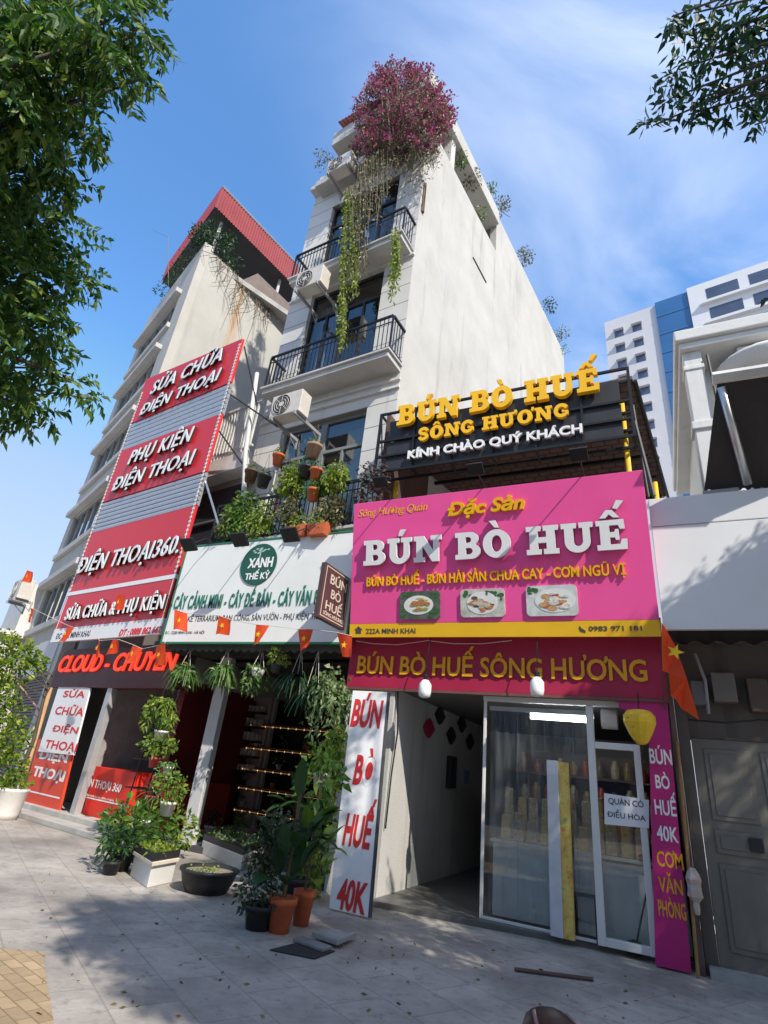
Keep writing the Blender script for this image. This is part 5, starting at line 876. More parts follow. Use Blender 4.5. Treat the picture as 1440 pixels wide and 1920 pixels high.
while len(C) < n:
    g_ = gnd(random.uniform(60, 1400), random.uniform(1640, 1915))
    if g_[1] < 7.6 and not (-4.4 < g_[0] < -3.3 and g_[1] > 6): C.append(g_ + np.array([0, 0, .012]))
D = RNG.normal(size=(n, 3)); D[:, 2] *= .08; mb.leaves(C, D, .045 * RNG.uniform(.5, 1.5, n), .022, .02); single(mb, 'fallen_leaves', leafmat('leaf_fallen', (.10, .07, .03), (.22, .15, .05), (.3, .25, .08), tr=.05), 'dry fallen leaves scattered over the grey paving', 'leaves', kind='stuff')
# pole by the shutter on the far left
mb = MB(); mb.tube([gnd(22, 1537), S.at(95, 1290, .1)], [.05, .045], 8); single(mb, 'wooden_pole', mat('pole_tan', (.50, .30, .14), .6, var=.2), 'pale tan wooden pole leaning at the left edge of the phone shop', 'pole', smooth=True)
mb = MB(); mb.tube([S.at(-10, 1225, .6), S.at(78, 1338, .3)], .02, 6); single(mb, 'thin_stick', mat('stick_pink', (.45, .25, .2), .6), 'thin reddish stick slanting across the shutter at the far left', 'stick')
# scooter at the bottom
def scooter():
    c = np.array([-.36, 2.80, -.08]); d = nrm(np.array([-.45, .89, 0])); q = np.array([-d[1], d[0], 0]) * -1
    t = thing('motor_scooter', 'black motor scooter with a striped seat tail parked at the bottom edge', 'motorbike', c); up = np.array([0, 0, 1.])
    def sect(s, z, w_, h): return [c + d * s + q * (w_ * math.cos(a)) + up * (z + h * math.sin(a)) for a in np.linspace(0, 2 * math.pi, 15)[:-1]]
    def loft(name, secs, m_):
        mb = MB(); n = 14; V = []; Fc = []
        for s_ in secs: V += sect(*s_)
        for k in range(len(secs) - 1): Fc += [(k * n + j, k * n + (j + 1) % n, (k + 1) * n + (j + 1) % n, (k + 1) * n + j) for j in range(n)]
        Fc += [list(range(n))[::-1], [(len(secs) - 1) * n + j for j in range(n)]]; mb.add(V, Fc); return mb.build(name, m_, t, smooth=True)
    gl = mat('scooter_black', (.012, .012, .014), .38, spec=.35); st_ = mat('scooter_stripe', (.28, .16, .16), .4)
    loft('seat', [(-.55, .72, .06, .03), (-.45, .74, .12, .05), (-.1, .72, .13, .06), (.2, .73, .13, .06), (.30, .74, .05, .03)], mat('seat_black', (.015, .015, .016), .5))
    tl = loft('tail_fairing', [(.05, .60, .18, .10), (.25, .65, .19, .12), (.40, .71, .17, .10), (.53, .75, .11, .06), (.60, .77, .03, .015)], gl)
    for sgn in (-1, 1):
        mb = MB(); mb.tube([c + d * s + q * sgn * w_ + up * z for s, w_, z in ((.18, .11, .745), (.34, .10, .792), (.48, .075, .80), (.56, .04, .785))], [.005, .009, .008, .003], 6); mb.build('stripe', st_, tl, smooth=True)
    loft('body', [(-1.05, .45, .05, .25), (-.95, .5, .14, .3), (-.8, .38, .16, .12), (-.5, .36, .16, .12), (-.2, .48, .17, .2), (.2, .55, .15, .14), (.4, .6, .08, .08)], gl)
    for s in (-1.1, .15):
        mb = MB(); mb.tube([c + d * (s + .25 * math.cos(a)) + up * (.28 + .25 * math.sin(a)) for a in np.linspace(0, 2 * math.pi, 29)], .05, 8); wo_ = mb.build('wheel', mat('tyre', (.02, .02, .02), .8), t, smooth=True)
        mb = MB()
        for k in range(5): a = k * 1.2566; mb.tube([c + d * s + up * .28, c + d * (s + .23 * math.cos(a)) + up * (.28 + .23 * math.sin(a))], .015, 6)
        mb.build('rim', steel, wo_)
    mb = MB(); mb.tube([c + d * -.98 + up * .95 + q * -.33, c + d * -1.02 + up * .98, c + d * -.98 + up * .95 + q * .33], .018, 8); mb.tube([c + d * -1.02 + up * .98, c + d * -1.08 + up * .3], .03, 8); mb.build('handlebar', gl, t, smooth=True)
scooter()

# ================================================================== ACROSS THE STREET (unseen houses added to block the low sky; they also reflect in glass)
for k, (x0, x1, h, cc) in enumerate(((-34, -22, 13, (.42, .36, .27)), (-22, -11, 16, (.5, .47, .42)), (-11, -1, 12, (.38, .30, .22)), (-1, 10, 15, (.5, .45, .36)), (10, 21, 13, (.36, .36, .36)), (21, 33, 17, (.46, .4, .3)))):
    t = thing('house', ('tan', 'pale', 'brown', 'cream', 'grey', 'sandy')[k] + ' unseen house added across the street to block low sky, reflected in the shop glass', 'building', ((x0 + x1) / 2, -20, 0), group='unseen houses added across the street'); of = Fr(x1, -20, 180)
    mb = MB(); mb.box(of, 0, x1 - x0 - .1, 0, h, -10, 0); mb.build('wall', wall('added_house_wall%d' % k, cc, amount=.4), t)
    for r_ in range(int(h / 3.4)):
        for j in range(3): mb = MB(); u = 1 + j * (x1 - x0 - 1.5) / 3; mb.box(of, u, u + 2, r_ * 3.4 + .9, r_ * 3.4 + 2.6, .004, .05); mb.build('window', hwin, t)
# ================================================================== FAR LEFT
LH = Fr(PF.W(-6.0, 0, 1.6)[0], PF.W(-6.0, 0, 1.6)[1], -24); lh = thing('left_house', 'low beige house with a slatted balcony at the far left of the row', 'building', LH.W(-2.5, 0, -1))
mb = MB(); mb.box(LH, -5, -.05, 0, 4.6, -6, -.5); mb.build('wall', cream, lh); mb = MB(); mb.box(LH, -5, .2, 4.6, 4.8, -6, .35); mb.build('balcony_slab', offwhite, lh, bev=.01)
mb = MB()
for k in range(30): u = -4.9 + k * .165; mb.box(LH, u, u + .1, 4.8, 5.75, .25, .3)
mb.box(LH, -5, .1, 5.75, 5.85, .23, .32); mb.build('railing', mat('rail_grey', (.35, .33, .31), .6), lh); mb = MB(); mb.box(LH, -5, -.05, 4.8, 6.6, -6, -1.2); mb.build('upper_wall', offwhite, lh)
aircon(PF.at(20, 1128, 1.3), math.radians(-18), 'grey white air conditioner at the far left edge above the shrub')

# ================================================================== PLANTS
def pot(parent, c, r, h, m_, soil=True, square=False, name='pot'):
    mb = MB(); n = 4 if square else 16
    mb.lathe(c, [(r * .72, 0), (r * .95, h * .8), (r * 1.06, h * .82), (r * 1.08, h), (r * .95, h), (r * .92, h * .88)], n); return mb.build(name, m_, parent, smooth=not square)
def plant(name, lb, cat, c, r, h, pm, fn, lm, group=None, stem=None, square=False):
    t = thing(name, lb, cat, c, group=group)
    if r: pot(t, np.array(c, float), r, h, pm, square=square)
    mb = MB(); fn(mb, np.array(c, float) + np.array([0, 0, h])); mb.build('foliage', lm, t)
    if stem: mb = MB(); stem(mb, np.array(c, float) + np.array([0, 0, h])); mb.build('stem', stemm, t)
    return t
def fn_bush(rad, n, L, asp=.5, up=.2, dz=None, sq=(1, 1, .9)): return lambda mb, c: mb.clump(c + np.array([0, 0, rad * .75 if dz is None else dz]), rad, n, L, asp, .7, up, .25, sq)
def fn_hang(rad, n, L, length): # hanging strands
    def f(mb, c):
        for k in range(n):
            a = RNG.uniform(0, 6.28); r_ = rad * RNG.uniform(.4, 1.); p = c + np.array([math.cos(a) * r_ * .5, math.sin(a) * r_ * .5, .05]); ln = length * RNG.uniform(.4, 1.); C = []; D = []
            m_ = int(4 + ln * 14)
            for j in range(m_):
                s_ = j / m_; q = p + np.array([math.cos(a) * r_ * min(1, s_ * 2.5) * .6, math.sin(a) * r_ * min(1, s_ * 2.5) * .6, .06 * math.sin(min(1, s_ * 2.5) * 3) - ln * s_]); C.append(q); D.append(RNG.normal(size=3) * .7 + np.array([math.cos(a) * .4, math.sin(a) * .4, -.6]))
            mb.leaves(C, np.array(D), L * RNG.uniform(.7, 1.2, m_), L * .4)
    return f
def fn_fern(n, L, arch=1.6):
    def f(mb, c):
        for k in range(n):
            a = RNG.uniform(0, 6.28); e = RNG.uniform(.2, 1.1); mb.bigleaf(c, (math.cos(a) * math.cos(e), math.sin(a) * math.cos(e), math.sin(e)), L * RNG.uniform(.6, 1.15), L * .06, arch * RNG.uniform(.7, 1.2), 7, lambda t: 1 - .7 * t)
    return f
def fn_big(n, L, wd, up=.9, hgt=.3):
    def f(mb, c):
        for k in range(n):
            a = 6.28 * k / n + RNG.uniform(-.4, .4); e = RNG.uniform(.25, up); b_ = c + np.array([math.cos(a) * .06, math.sin(a) * .06, hgt * RNG.uniform(.1, 1.)]); mb.bigleaf(b_ + np.array([math.cos(a), math.sin(a), .6]) * .12, (math.cos(a) * math.cos(e), math.sin(a) * math.cos(e), math.sin(e)), L * RNG.uniform(.7, 1.15), wd * RNG.uniform(.8, 1.1), RNG.uniform(.8, 1.5), 7, None, .2)
    return f
# hanging baskets under the plant shop board
for i, (px, py, kind, lb) in enumerate(((346, 1262, 0, 'hanging fern under the left end of the white board'), (418, 1262, 0, 'full hanging fern left of the shop entrance centre'), (484, 1258, 1, 'pale trailing plant hanging at the middle of the shop entrance'), (520, 1252, 2, 'bright yellow green plant hanging beside the pale trailing one'), (556, 1275, 3, 'dark hanging plant in shade right of the yellow green one'), (585, 1300, 3, 'dark hanging plant close to the right plant column'))):
    c = G.at(px, py, -.15); t = thing('hanging_plant', lb, 'hanging plant', c, group='plants hanging under the white board')
    mb = MB(); mb.lathe(c + np.array([0, 0, -.1]), [(.08, 0), (.12, .1), (.125, .14)], 12); mb.build('pot', potwhite if i in (0, 2) else potblack, t)
    mb = MB(); [lambda m_, q: [fn_fern(110, .5, 2.9)(m_, q), fn_bush(.17, 170, .12, .3, .0, .0)(m_, q), fn_hang(.2, 22, .1, .45)(m_, q)], fn_hang(.24, 26, .09, .6), fn_bush(.2, 170, .1, .5), fn_fern(90, .6, 3.0)][kind](mb, c + np.array([0, 0, .03])); mb.build('foliage', [L_fern, L_fern, L_vine, L_dark][kind], t)
    mb = MB(); top = np.array([c[0], c[1], 3.44])
    for a in (0, 2.1, 4.2): mb.tube([c + np.array([.12 * math.cos(a), .12 * math.sin(a), .04]), top], .005, 4)
    mb.build('hanger', offwhite, t)
# left plant tower (pots on a stand)
st = thing('plant_stand', 'narrow wire plant stand left of the plant shop entrance', 'plant stand', G.W(-8.1, 0, .4)); mb = MB()
for dx in (-.18, .18): mb.tube([G.W(-8.15 + dx, 0, .35), G.W(-8.0 + dx, 2.6, .25)], .014, 6)
for z in (.5, .95, 1.4, 1.9, 2.35): mb.box(G, -8.32, -7.85, z, z + .02, .1, .42)
mb.build('frame', black, st)
for i, (px, py, r, h, pm, fnc, lm, lb) in enumerate((
    (300, 1330, .10, .12, potblack, fn_hang(.3, 34, .11, .62), L_pothos, 'golden pothos trailing at the top of the left plant stand'),
    (298, 1390, .11, .17, potwhite, fn_fern(26, .3, 1.2), L_mid, 'thin grassy plant in a white pot on the left plant stand'),
    (288, 1440, .11, .16, potred, fn_bush(.26, 230, .1, .55, sq=(1.3, 1, .6)), L_pothos, 'bright pothos in a red pot on the left plant stand'),
    (312, 1455, .08, .14, potwhite, fn_hang(.2, 16, .08, .5), L_fern, 'small trailing plant in a white pot beside the red pot'),
    (283, 1515, .13, .18, potred, fn_fern(40, .36, 1.3), L_var, 'striped spider plant in an orange red pot low on the left stand'),
    (310, 1530, .12, .2, potwhite, fn_bush(.26, 230, .09, .5), L_pothos, 'yellow green bushy plant in a white ribbed pot low on the left stand'),
    (268, 1563, .16, .2, potwhite, fn_bush(.2, 120, .09, .5), L_mid, 'green plant in a white basket at the foot of the left stand'))):
    plant('potted_plant', lb, 'potted plant', G.at(px, py, .5), r, h, pm, fnc, lm, group='plants on the left stand')
# floor plants on the left
for px, py, r, h, pm, fnc, lm, lb in ((222, 1632, .17, .22, potblack, fn_bush(.42, 420, .14, .38, .5), L_mid, 'leafy green shrub in a dark pot at the left front of the plant shop'), (205, 1640, .12, .16, potblack, fn_bush(.28, 220, .10, .45, .3), L_dark, 'low dark shrub in a black pot beside the leafy green shrub'), (268, 1615, .16, .2, potblack, fn_bush(.40, 420, .12, .4, .4), L_mid, 'dense green shrub behind the white crate'), (318, 1610, .15, .18, potblack, fn_bush(.36, 340, .11, .42, .3), L_pothos, 'yellowish shrub right behind the white crate')):
    plant('potted_shrub', lb, 'potted shrub', gnd(px, py), r, h, pm, fnc, lm, group='shrubs on the pavement')
def tray(name, lb, px4, h, m_, leafn, lm, z0=0., L=.05):
    P = [gnd(*p) + np.array([0, 0, z0]) for p in px4]; c = sum(P) / 4; t = thing(name, lb, 'plant tray', c); up = np.array([0, 0, h]); inn = [p + (c - p) * .08 for p in P]
    mb = MB(); 
    for i in range(4): j = (i + 1) % 4; mb.hull([P[i], P[j], inn[j], inn[i]], [P[i] + up, P[j] + up, inn[j] + up, inn[i] + up])
    mb.hull([p + np.array([0, 0, .002]) for p in inn], [p + up * .8 for p in inn]); mb.build('tray', m_, t)
    n = leafn; s_ = RNG.random((n, 2)); C = [(inn[0] * (1 - a) + inn[1] * a) * (1 - b_) + (inn[3] * (1 - a) + inn[2] * a) * b_ + up * .82 for a, b_ in s_]; D = RNG.normal(size=(n, 3)) * .6 + np.array([0, 0, .9]); mb = MB(); mb.leaves(C, D, L * RNG.uniform(.6, 1.4, n), L * .45); mb.build('foliage', lm, t); return t
t = thing('foam_crate', 'white foam crate with a dark tray standing on the pavement', 'crate', gnd(285, 1660)); P = [gnd(*p) for p in ((243, 1642), (290, 1637), (322, 1655), (275, 1666))]; mb = MB(); mb.hull([p for p in P], [p + np.array([0, 0, .24]) for p in P]); mb.build('box', white, t, bev=.012); q = sum(P) / 4; mb = MB(); Q = [q + (p - q) * 1.12 for p in P]; mb.hull([p + np.array([0, 0, .242]) for p in Q], [p + np.array([0, 0, .29]) for p in Q]); mb.build('lid', mat('crate_cream', (.7, .62, .5), .6), t, bev=.008)
tray('seedling_tray', 'black tray of yellow green seedlings on top of the white foam crate', ((240, 1642), (291, 1636), (325, 1655), (273, 1667)), .09, potblack, 260, L_vine, .292, .07)
c = gnd(385, 1672); t = thing('wash_basin', 'round black basin filled with pale gravel on the pavement', 'basin', c); mb = MB(); mb.lathe(c, [(.26, 0), (.33, .12), (.36, .22), (.385, .23), (.385, .26), (.335, .26), (.33, .22)], 28); mb.build('bowl', potblack, t, smooth=True); mb = MB(); mb.lathe(c, [(.33, .17), (.33, .222), (.2, .235), (.01, .24)], 24); mb.build('gravel', mat('gravel', (.34, .29, .2), .9, var=.6, scale=40, bump=1.), t)
mb = MB(); Cc = c + np.c_[RNG.normal(size=(60, 2)) * .13, np.full(60, .235)]; mb.leaves(Cc, RNG.normal(size=(60, 3)) * .6 + np.array([0, 0, .7]), .05, .03); mb.build('foliage', L_pothos, t)
t = tray('succulent_tray', 'black tray of mixed pale and red succulents at the shop entrance', ((375, 1600), (420, 1585), (505, 1607), (450, 1633)), .08, potblack, 260, L_var, .22, .09)
P = [gnd(*p) for p in ((375, 1600), (420, 1585), (505, 1607), (450, 1633))]; mb = MB(); mb.hull(P, [p + np.array([0, 0, .21]) for p in P]); single(mb, 'tray_table', offwhite, 'low pale bench under the succulent tray', 'bench', bev=.01)
for k, (px, py, cc) in enumerate(((465, 1600, 'red'), (430, 1592, 'white'), (405, 1596, 'pale green'), (480, 1608, 'dark'))):
    c = gnd(px, py) + np.array([0, 0, .30]); plant('succulent', cc + ' rosette succulent standing in the black tray', 'succulent', c, 0, 0, None, fn_bush(.11, 60, .06, .6, .4, 0.03, (1.3, 1, .5)), {'red': L_boug, 'white': L_var, 'pale green': L_fern, 'dark': L_dark}[cc], group='succulents in the tray')
# plants inside the shop
for i, z in enumerate((.6, 1.05, 1.45, 1.9)):
    for k in range(6):
        x = -8.9 + k * .72 + random.uniform(-.1, .1); plant('shelf_plant', 'small plant in a pot on the dark shelf rack inside the plant shop', 'potted plant', (x, 11.62 + .12 * (k % 2), z - .01), .07, .11, [potwhite, potblack, terra][(i + k) % 3], fn_bush(.11, 26, .09), [L_dark, L_mid, L_fern][(i * 2 + k) % 3], group='plants on the shelf rack')
for k in range(7): x = -8.6 + k * .55; plant('floor_plant', 'small potted plant on the floor inside the plant shop', 'potted plant', (x, 10.3 + .25 * (k % 3), .1), .12, .18, [potwhite, potblack][k % 2], fn_bush(.18, 50, .12), [L_dark, L_mid][k % 2], group='plants on the plant shop floor')
# right plant column
plant('variegated_vine', 'white variegated vine trailing down the right side of the plant shop', 'climbing plant', G.at(622, 1285, .12), 0, .0, None, lambda mb, c: [fn_hang(.34, 36, .11, 1.0)(mb, c), mb.clump(c, .3, 160, .11, .7)][0], L_var)
plant('climbing_vine', 'yellow green vine growing down beside the tall white board', 'climbing plant', G.at(632, 1390, .3), 0, 0, None, lambda mb, c: [mb.clump(c + np.array([dx, 0, dz]), .2, 90, .10, .65) for dx, dz in ((0, 0), (-.05, -.3), (.02, -.55), (-.05, -.8), (-.08, -1.1), (-.1, -1.35), (-.12, -1.6), (-.18, -1.85), (-.2, -2.05))], L_pothos)
plant('potted_plant', 'leafy plant in a white hanging pot at the right of the shop entrance', 'potted plant', G.at(600, 1478, .45), .13, .2, potwhite, fn_bush(.26, 220, .1, .6), L_pothos)
c = gnd(522, 1748); plant('banana_leaf_plant', 'dark large leaved plant in the bigger orange pot beside the white board', 'potted plant', c, .145, .31, terra, lambda mb, c: [fn_big(9, .42, .22, 1.45, .6)(mb, c), fn_big(8, .38, .2, 1.3, .5)(mb, c), fn_big(7, .40, .18, 1.45, 1.0)(mb, c)], L_dark, stem=lambda mb, c: mb.tube([c, c + np.array([.02, 0, .5]), c + np.array([0, .02, 1.0])], .02))
c = gnd(563, 1735); plant('tall_plant', 'tall green plant in the slim orange pot nearest the white board', 'potted plant', c, .12, .33, terra, lambda mb, c: [fn_big(8, .30, .14, 1.45, .5)(mb, c), fn_big(9, .32, .15, 1.45, 1.0)(mb, c), mb.clump(c + np.array([0, 0, 1.15]), .3, 90, .16, .45)], L_mid, stem=lambda mb, c: mb.tube([c, c + np.array([.02, 0, .6]), c + np.array([0, .02, 1.2])], .015))
c = gnd(482, 1742); plant('small_leaf_shrub', 'dark shrub with small pale leaves in a black pot at the pavement edge', 'potted shrub', c, .17, .22, potblack, lambda mb, c: [mb.clump(c + np.array([dx, 0, dz]), .24, 260, .06, .6) for dx, dz in ((0, .15), (-.05, .45), (.05, .7), (-.1, .1))], leafmat('leaf_dusky', (.02, .04, .02), (.06, .09, .05), (.22, .25, .2)))
c = gnd(545, 1690) + np.array([0, .1, 0]); plant('split_leaf_plant', 'split leaved dark plant behind the orange pots', 'potted plant', c, .16, .25, potblack, lambda mb, c: [fn_big(16, .42, .26, 1.35, .8)(mb, c)], L_dark)
# balcony plants on the first floor of the townhouse
bz = 5.72
def bpx(px, py, w=1.0): return TF.at(px, py, w)
for px, py, rad, n, lm, L, lb in ((455, 965, .42, 330, L_mid, .11, 'green creeper at the left end of the first floor railing'), (430, 985, .28, 180, L_dry, .1, 'dry looking creeper at the far left of the railing'), (490, 975, .34, 280, L_pothos, .10, 'light creeper hanging over the left of the railing'), (550, 900, .32, 300, L_vine, .10, 'bright green climber in the middle of the railing'), (545, 960, .26, 170, L_dry, .10, 'brownish creeper low on the middle of the railing'), (630, 895, .26, 260, L_vine, .1, 'yellow green climber near the right end of the railing'), (622, 960, .30, 220, L_dry, .10, 'dry creeper at the right end of the railing'), (595, 915, .2, 100, L_mid, .1, 'small green climber left of the yellow green one')):
    c = bpx(px, py); plant('railing_creeper', lb, 'creeper', c, 0, 0, None, lambda mb, q, rad=rad, n=n, L=L: [mb.clump(q, rad * 1.1, int(n * 2.2), L, .55, .5, 0, .4, (.9, .6, 1.3)), fn_hang(rad * 1.2, 14, L, rad * 1.8)(mb, q)], lm, group='creepers on the first floor balcony', stem=lambda mb, q, rad=rad: [mb.tube([q + np.array([dx * .2, .05, -rad]), q + np.array([dx, .0, 0]), q + np.array([dx * .5, 0, rad])], .008, 4) for dx in (-.12, .02, .13)])
for px, py, r, m_, lb in ((521, 862, .13, terra, 'red clay pot hanging highest left of the balcony plants'), (592, 890, .13, terra, 'red clay pot hanging at the middle of the balcony'), (587, 928, .13, terra, 'slim orange pot hooked on the balcony railing'), (470, 893, .15, brown, 'brown basket hanging left on the balcony'), (494, 902, .15, potblack, 'dark pot hanging beside the brown basket'), (588, 846, .16, mat('basket_tan', (.32, .2, .13), .8), 'tan basket hanging high in the middle of the balcony'), (573, 885, .14, potblack, 'dark bowl hanging below the tan basket'), (533, 902, .14, mat('pot_grey', (.2, .18, .18), .6), 'grey bowl hanging beside the bright climber')):
    c = bpx(px, py, 1.05); plant('hanging_pot', lb, 'hanging pot', c + np.array([0, 0, -r]), r, r * 1.9, m_, fn_bush(.13, 45, .08, .5, .4, .06), L_mid, group='pots hanging on the first floor balcony', stem=lambda mb, q: [mb.tube([q + np.array([dx, 0, 0]), q + np.array([0, 0, .55])], .005, 4) for dx in (-.1, .1)])
for px, py, lb in ((560, 998, 'orange planter box at the left foot of the first floor balcony'), (598, 995, 'orange planter box at the right foot of the first floor balcony')):
    c = bpx(px, py, 1.1); t = thing('planter_box', lb, 'planter', c, math.radians(-4.5), 'planter boxes on the balcony'); f_ = Fr(c[0], c[1], -4.5, z=c[2]); mb = MB(); mb.prism(f_, [(-.19, -.12), (.19, -.12), (.24, .12), (-.24, .12)], -.1, .1); mb.build('trough', terra, t, bev=.01); mb = MB(); mb.clump(c + np.array([0, 0, .22]), .22, 90, .09, .5); mb.build('foliage', L_pothos, t)
for px, py, rad, n, lb in ((700, 890, .3, 200, 'dark reddish plant at the right end of the balcony beside the metal frame'), (690, 930, .25, 150, 'dark plant low at the right end of the balcony')):
    plant('dark_creeper', lb, 'creeper', bpx(px, py), 0, 0, None, lambda mb, q, rad=rad, n=n: mb.clump(q, rad, n, .1, .5), leafmat('leaf_wine', (.03, .02, .02), (.08, .04, .04), (.06, .08, .04)))
# hanging vines on the upper floors
def strands(lst, lm_leaf, name, lb, wv, n=9, dens=26):
    px0, py0, px1, py1, sp_ = lst; a = TF.at(px0, py0, wv); b_ = TF.at(px1, py1, wv); t = thing(name, lb, 'hanging vine', a); mb = MB(); ms = MB()
    for k in range(n):
        dx = RNG.uniform(-sp_, sp_); p = a + TF.U * dx; ln = (a[2] - b_[2]) * RNG.uniform(.65, 1.0); q = np.array([p[0], p[1], p[2] - ln]) + TF.U * RNG.uniform(-.08, .08) + (b_ - a) * np.array([1, 1, 0]); m_ = int(dens * ln); s_ = RNG.random(m_) ** .7
        C = p + (q - p) * s_[:, None] + RNG.normal(size=(m_, 3)) * .05; mb.leaves(C, RNG.normal(size=(m_, 3)) * .5 + np.array([0, 0, -.7]), .10 * RNG.uniform(.6, 1.3, m_), .05); ms.tube([p, (p + q) / 2 + RNG.normal(size=3) * .03, q], .008, 4)
    mb.build('foliage', lm_leaf, t); ms.build('stem', mat('dry_stem', (.2, .16, .1), .9), t)
strands((655, 350, 642, 660, .13), L_vine, 'hanging_vine', 'long bright green vine hanging down the middle of the townhouse', .75, 9, 34)
strands((675, 340, 668, 520, .25), L_dry, 'hanging_vine', 'thin dry vine hanging beside the long bright green one', .72, 10, 14)
strands((745, 430, 736, 565, .07), L_vine, 'hanging_vine', 'short green vine hanging near the corner of the townhouse', .72, 6, 40)
strands((700, 290, 690, 430, .55), L_dry, 'hanging_vine', 'brown dry vines hanging from the red flowers over the top windows', .68, 18, 12)
# bougainvillea
def boug():
    c0 = TF.at(755, 225, .3); t = thing('bougainvillea', 'large crimson bougainvillea spilling over the top corner of the white townhouse', 'flowering shrub', TF.at(750, 285, .3))
    mf = MB(); mg = MB(); ms = MB(); 
    spots = [(745, 160, .75), (790, 165, .6), (710, 190, .7), (760, 210, 1.0), (800, 210, .7), (690, 225, .55), (720, 245, .7), (780, 255, .7), (825, 225, .45), (745, 280, .5), (700, 270, .45), (680, 200, .35), (665, 235, .3), (735, 140, .4), (775, 140, .35), (815, 180, .35), (835, 210, .25), (700, 165, .3), (720, 150, .3), (800, 275, .4), (670, 285, .35)]
    root = TF.at(755, 300, -.2)
    for px, py, r in spots:
        c = TF.at(px, py, RNG.uniform(-.3, .8)); pinky = 1. if py < 240 or px < 740 else .35
        mf.clump(c, r * .95, int(330 * r * pinky), .11, .75, .7, .2, .2); mg.clump(c, r * .9, int(430 * r), .11, .5); n_ = int(22 * r) + 3
        for k in range(n_):
            d = RNG.normal(size=3); d[2] = abs(d[2]) * .8; q = c + nrm(d) * r * RNG.uniform(.85, 1.25); ms.tube([root + RNG.normal(size=3) * .3, c + RNG.normal(size=3) * .15, q], [.02, .012, .006], 4); mf.clump(q, .10, 9, .10, .75); mf.leaves(c + (q - c) * RNG.random((7, 1)), RNG.normal(size=(7, 3)), .1, .07)
    for k in range(70):   # drooping twigs over the edge
        p = TF.at(RNG.uniform(680, 830), RNG.uniform(255, 300), RNG.uniform(.2, .5)); ln = RNG.uniform(.6, 1.7); q = p + np.array([RNG.normal() * .3, -.2, -ln]); ms.tube([p, (p + q) / 2 + RNG.normal(size=3) * .12, q], [.012, .009, .004], 4); m_ = 14; C = p + (q - p) * RNG.random((m_, 1)) + RNG.normal(size=(m_, 3)) * .07; mg.leaves(C, RNG.normal(size=(m_, 3)), .1, .05)
    mf.build('flowers', L_boug, t); mg.build('foliage', L_bougleaf, t); ms.build('stem', mat('dry_stem', (.2, .16, .1), .9), t)
boug()
plant('roof_shrub', 'small shrub beside the top left air conditioner of the townhouse', 'shrub', TF.at(608, 300, .5), 0, 0, None, lambda mb, q: mb.clump(q, .38, 160, .1), L_dry)
for px, py, r, n, lb in ((884, 335, .38, 220, 'bushy plant in the side opening high on the townhouse'), (862, 300, .3, 120, 'thin plant in the side opening beside the bushy one'), (900, 400, .3, 90, 'dry plant low in the side opening of the townhouse'), (920, 355, .28, 90, 'thin twigs on the roof edge above the side opening'), (940, 385, .4, 190, 'dark shrub on the roof edge of the townhouse'), (985, 480, .45, 220, 'dark shrub halfway along the roof edge'), (1030, 572, .42, 170, 'shrub far along the roof edge of the townhouse'), (1052, 625, .45, 130, 'trailing shrub at the far end of the roof edge'), (1050, 655, .4, 90, 'last thin shrub at the back of the roof edge')):
    c = side_pt(px, py, -.1); plant('roof_shrub', lb, 'shrub', c, 0, 0, None, lambda mb, q, r=r, n=n: mb.clump(q, r, n, .13, .5, .6, .1, .3), [L_mid, L_dry, L_dark][n % 3], group='plants along the roof edge', stem=lambda mb, q, r=r: [mb.tube([q + np.array([0, 0, -r]), q + RNG.normal(size=3) * r * .5], .012, 4) for _ in range(5)])
# roof garden of the tall house
rg = thing('roof_garden_shrub', 'tangled shrub with dry hanging roots at the roof corner of the tall house', 'shrub', O2 + np.array([0, 0, 20.0])); mb = MB(); ms = MB()
for a, z, r in ((.0, 20.6, .55), (.7, 20.7, .6), (1.4, 20.6, .5), (.3, 21.2, .5), (1.0, 21.5, .4), (-.3, 20.5, .4)): mb.clump(O2 + D2 * a - PS.U * .2 + np.array([0, 0, z]), r, 200, .15, .5)
for k in range(5): c = PF.W(-.6 - k * .9, 20.5, .1); mb.clump(c, .4, 90, .16, .4)
mb.build('foliage', L_dark, rg)
for k in range(46):
    a = RNG.uniform(.6, 3.6); p = O2 + D2 * a + PS.U * .06 + np.array([0, 0, 20.0]); ln = RNG.uniform(.8, 3.4) * (1 if 1.4 < a < 3.2 else .5); ms.tube([p, p + np.array([0, 0, -ln * .5]) + D2 * RNG.normal() * .35 + PS.U * .1, p + np.array([0, 0, -ln]) + D2 * RNG.normal() * .3 + PS.U * .04], [.018, .012, .006], 4)
ms.build('stem', mat('dry_stem', (.2, .16, .1), .9), rg)
mb = MB(); c = PF.at(330, 440, .4); mb.tube([PF.W(-3.5, 20.2, .1), PF.at(315, 445, .5), PF.at(280, 428, .8)], [.02, .012, .005], 5); single(mb, 'bare_twig', mat('dry_stem', (.2, .16, .1), .9), 'thin bare twig poking out left of the red roof', 'twig')
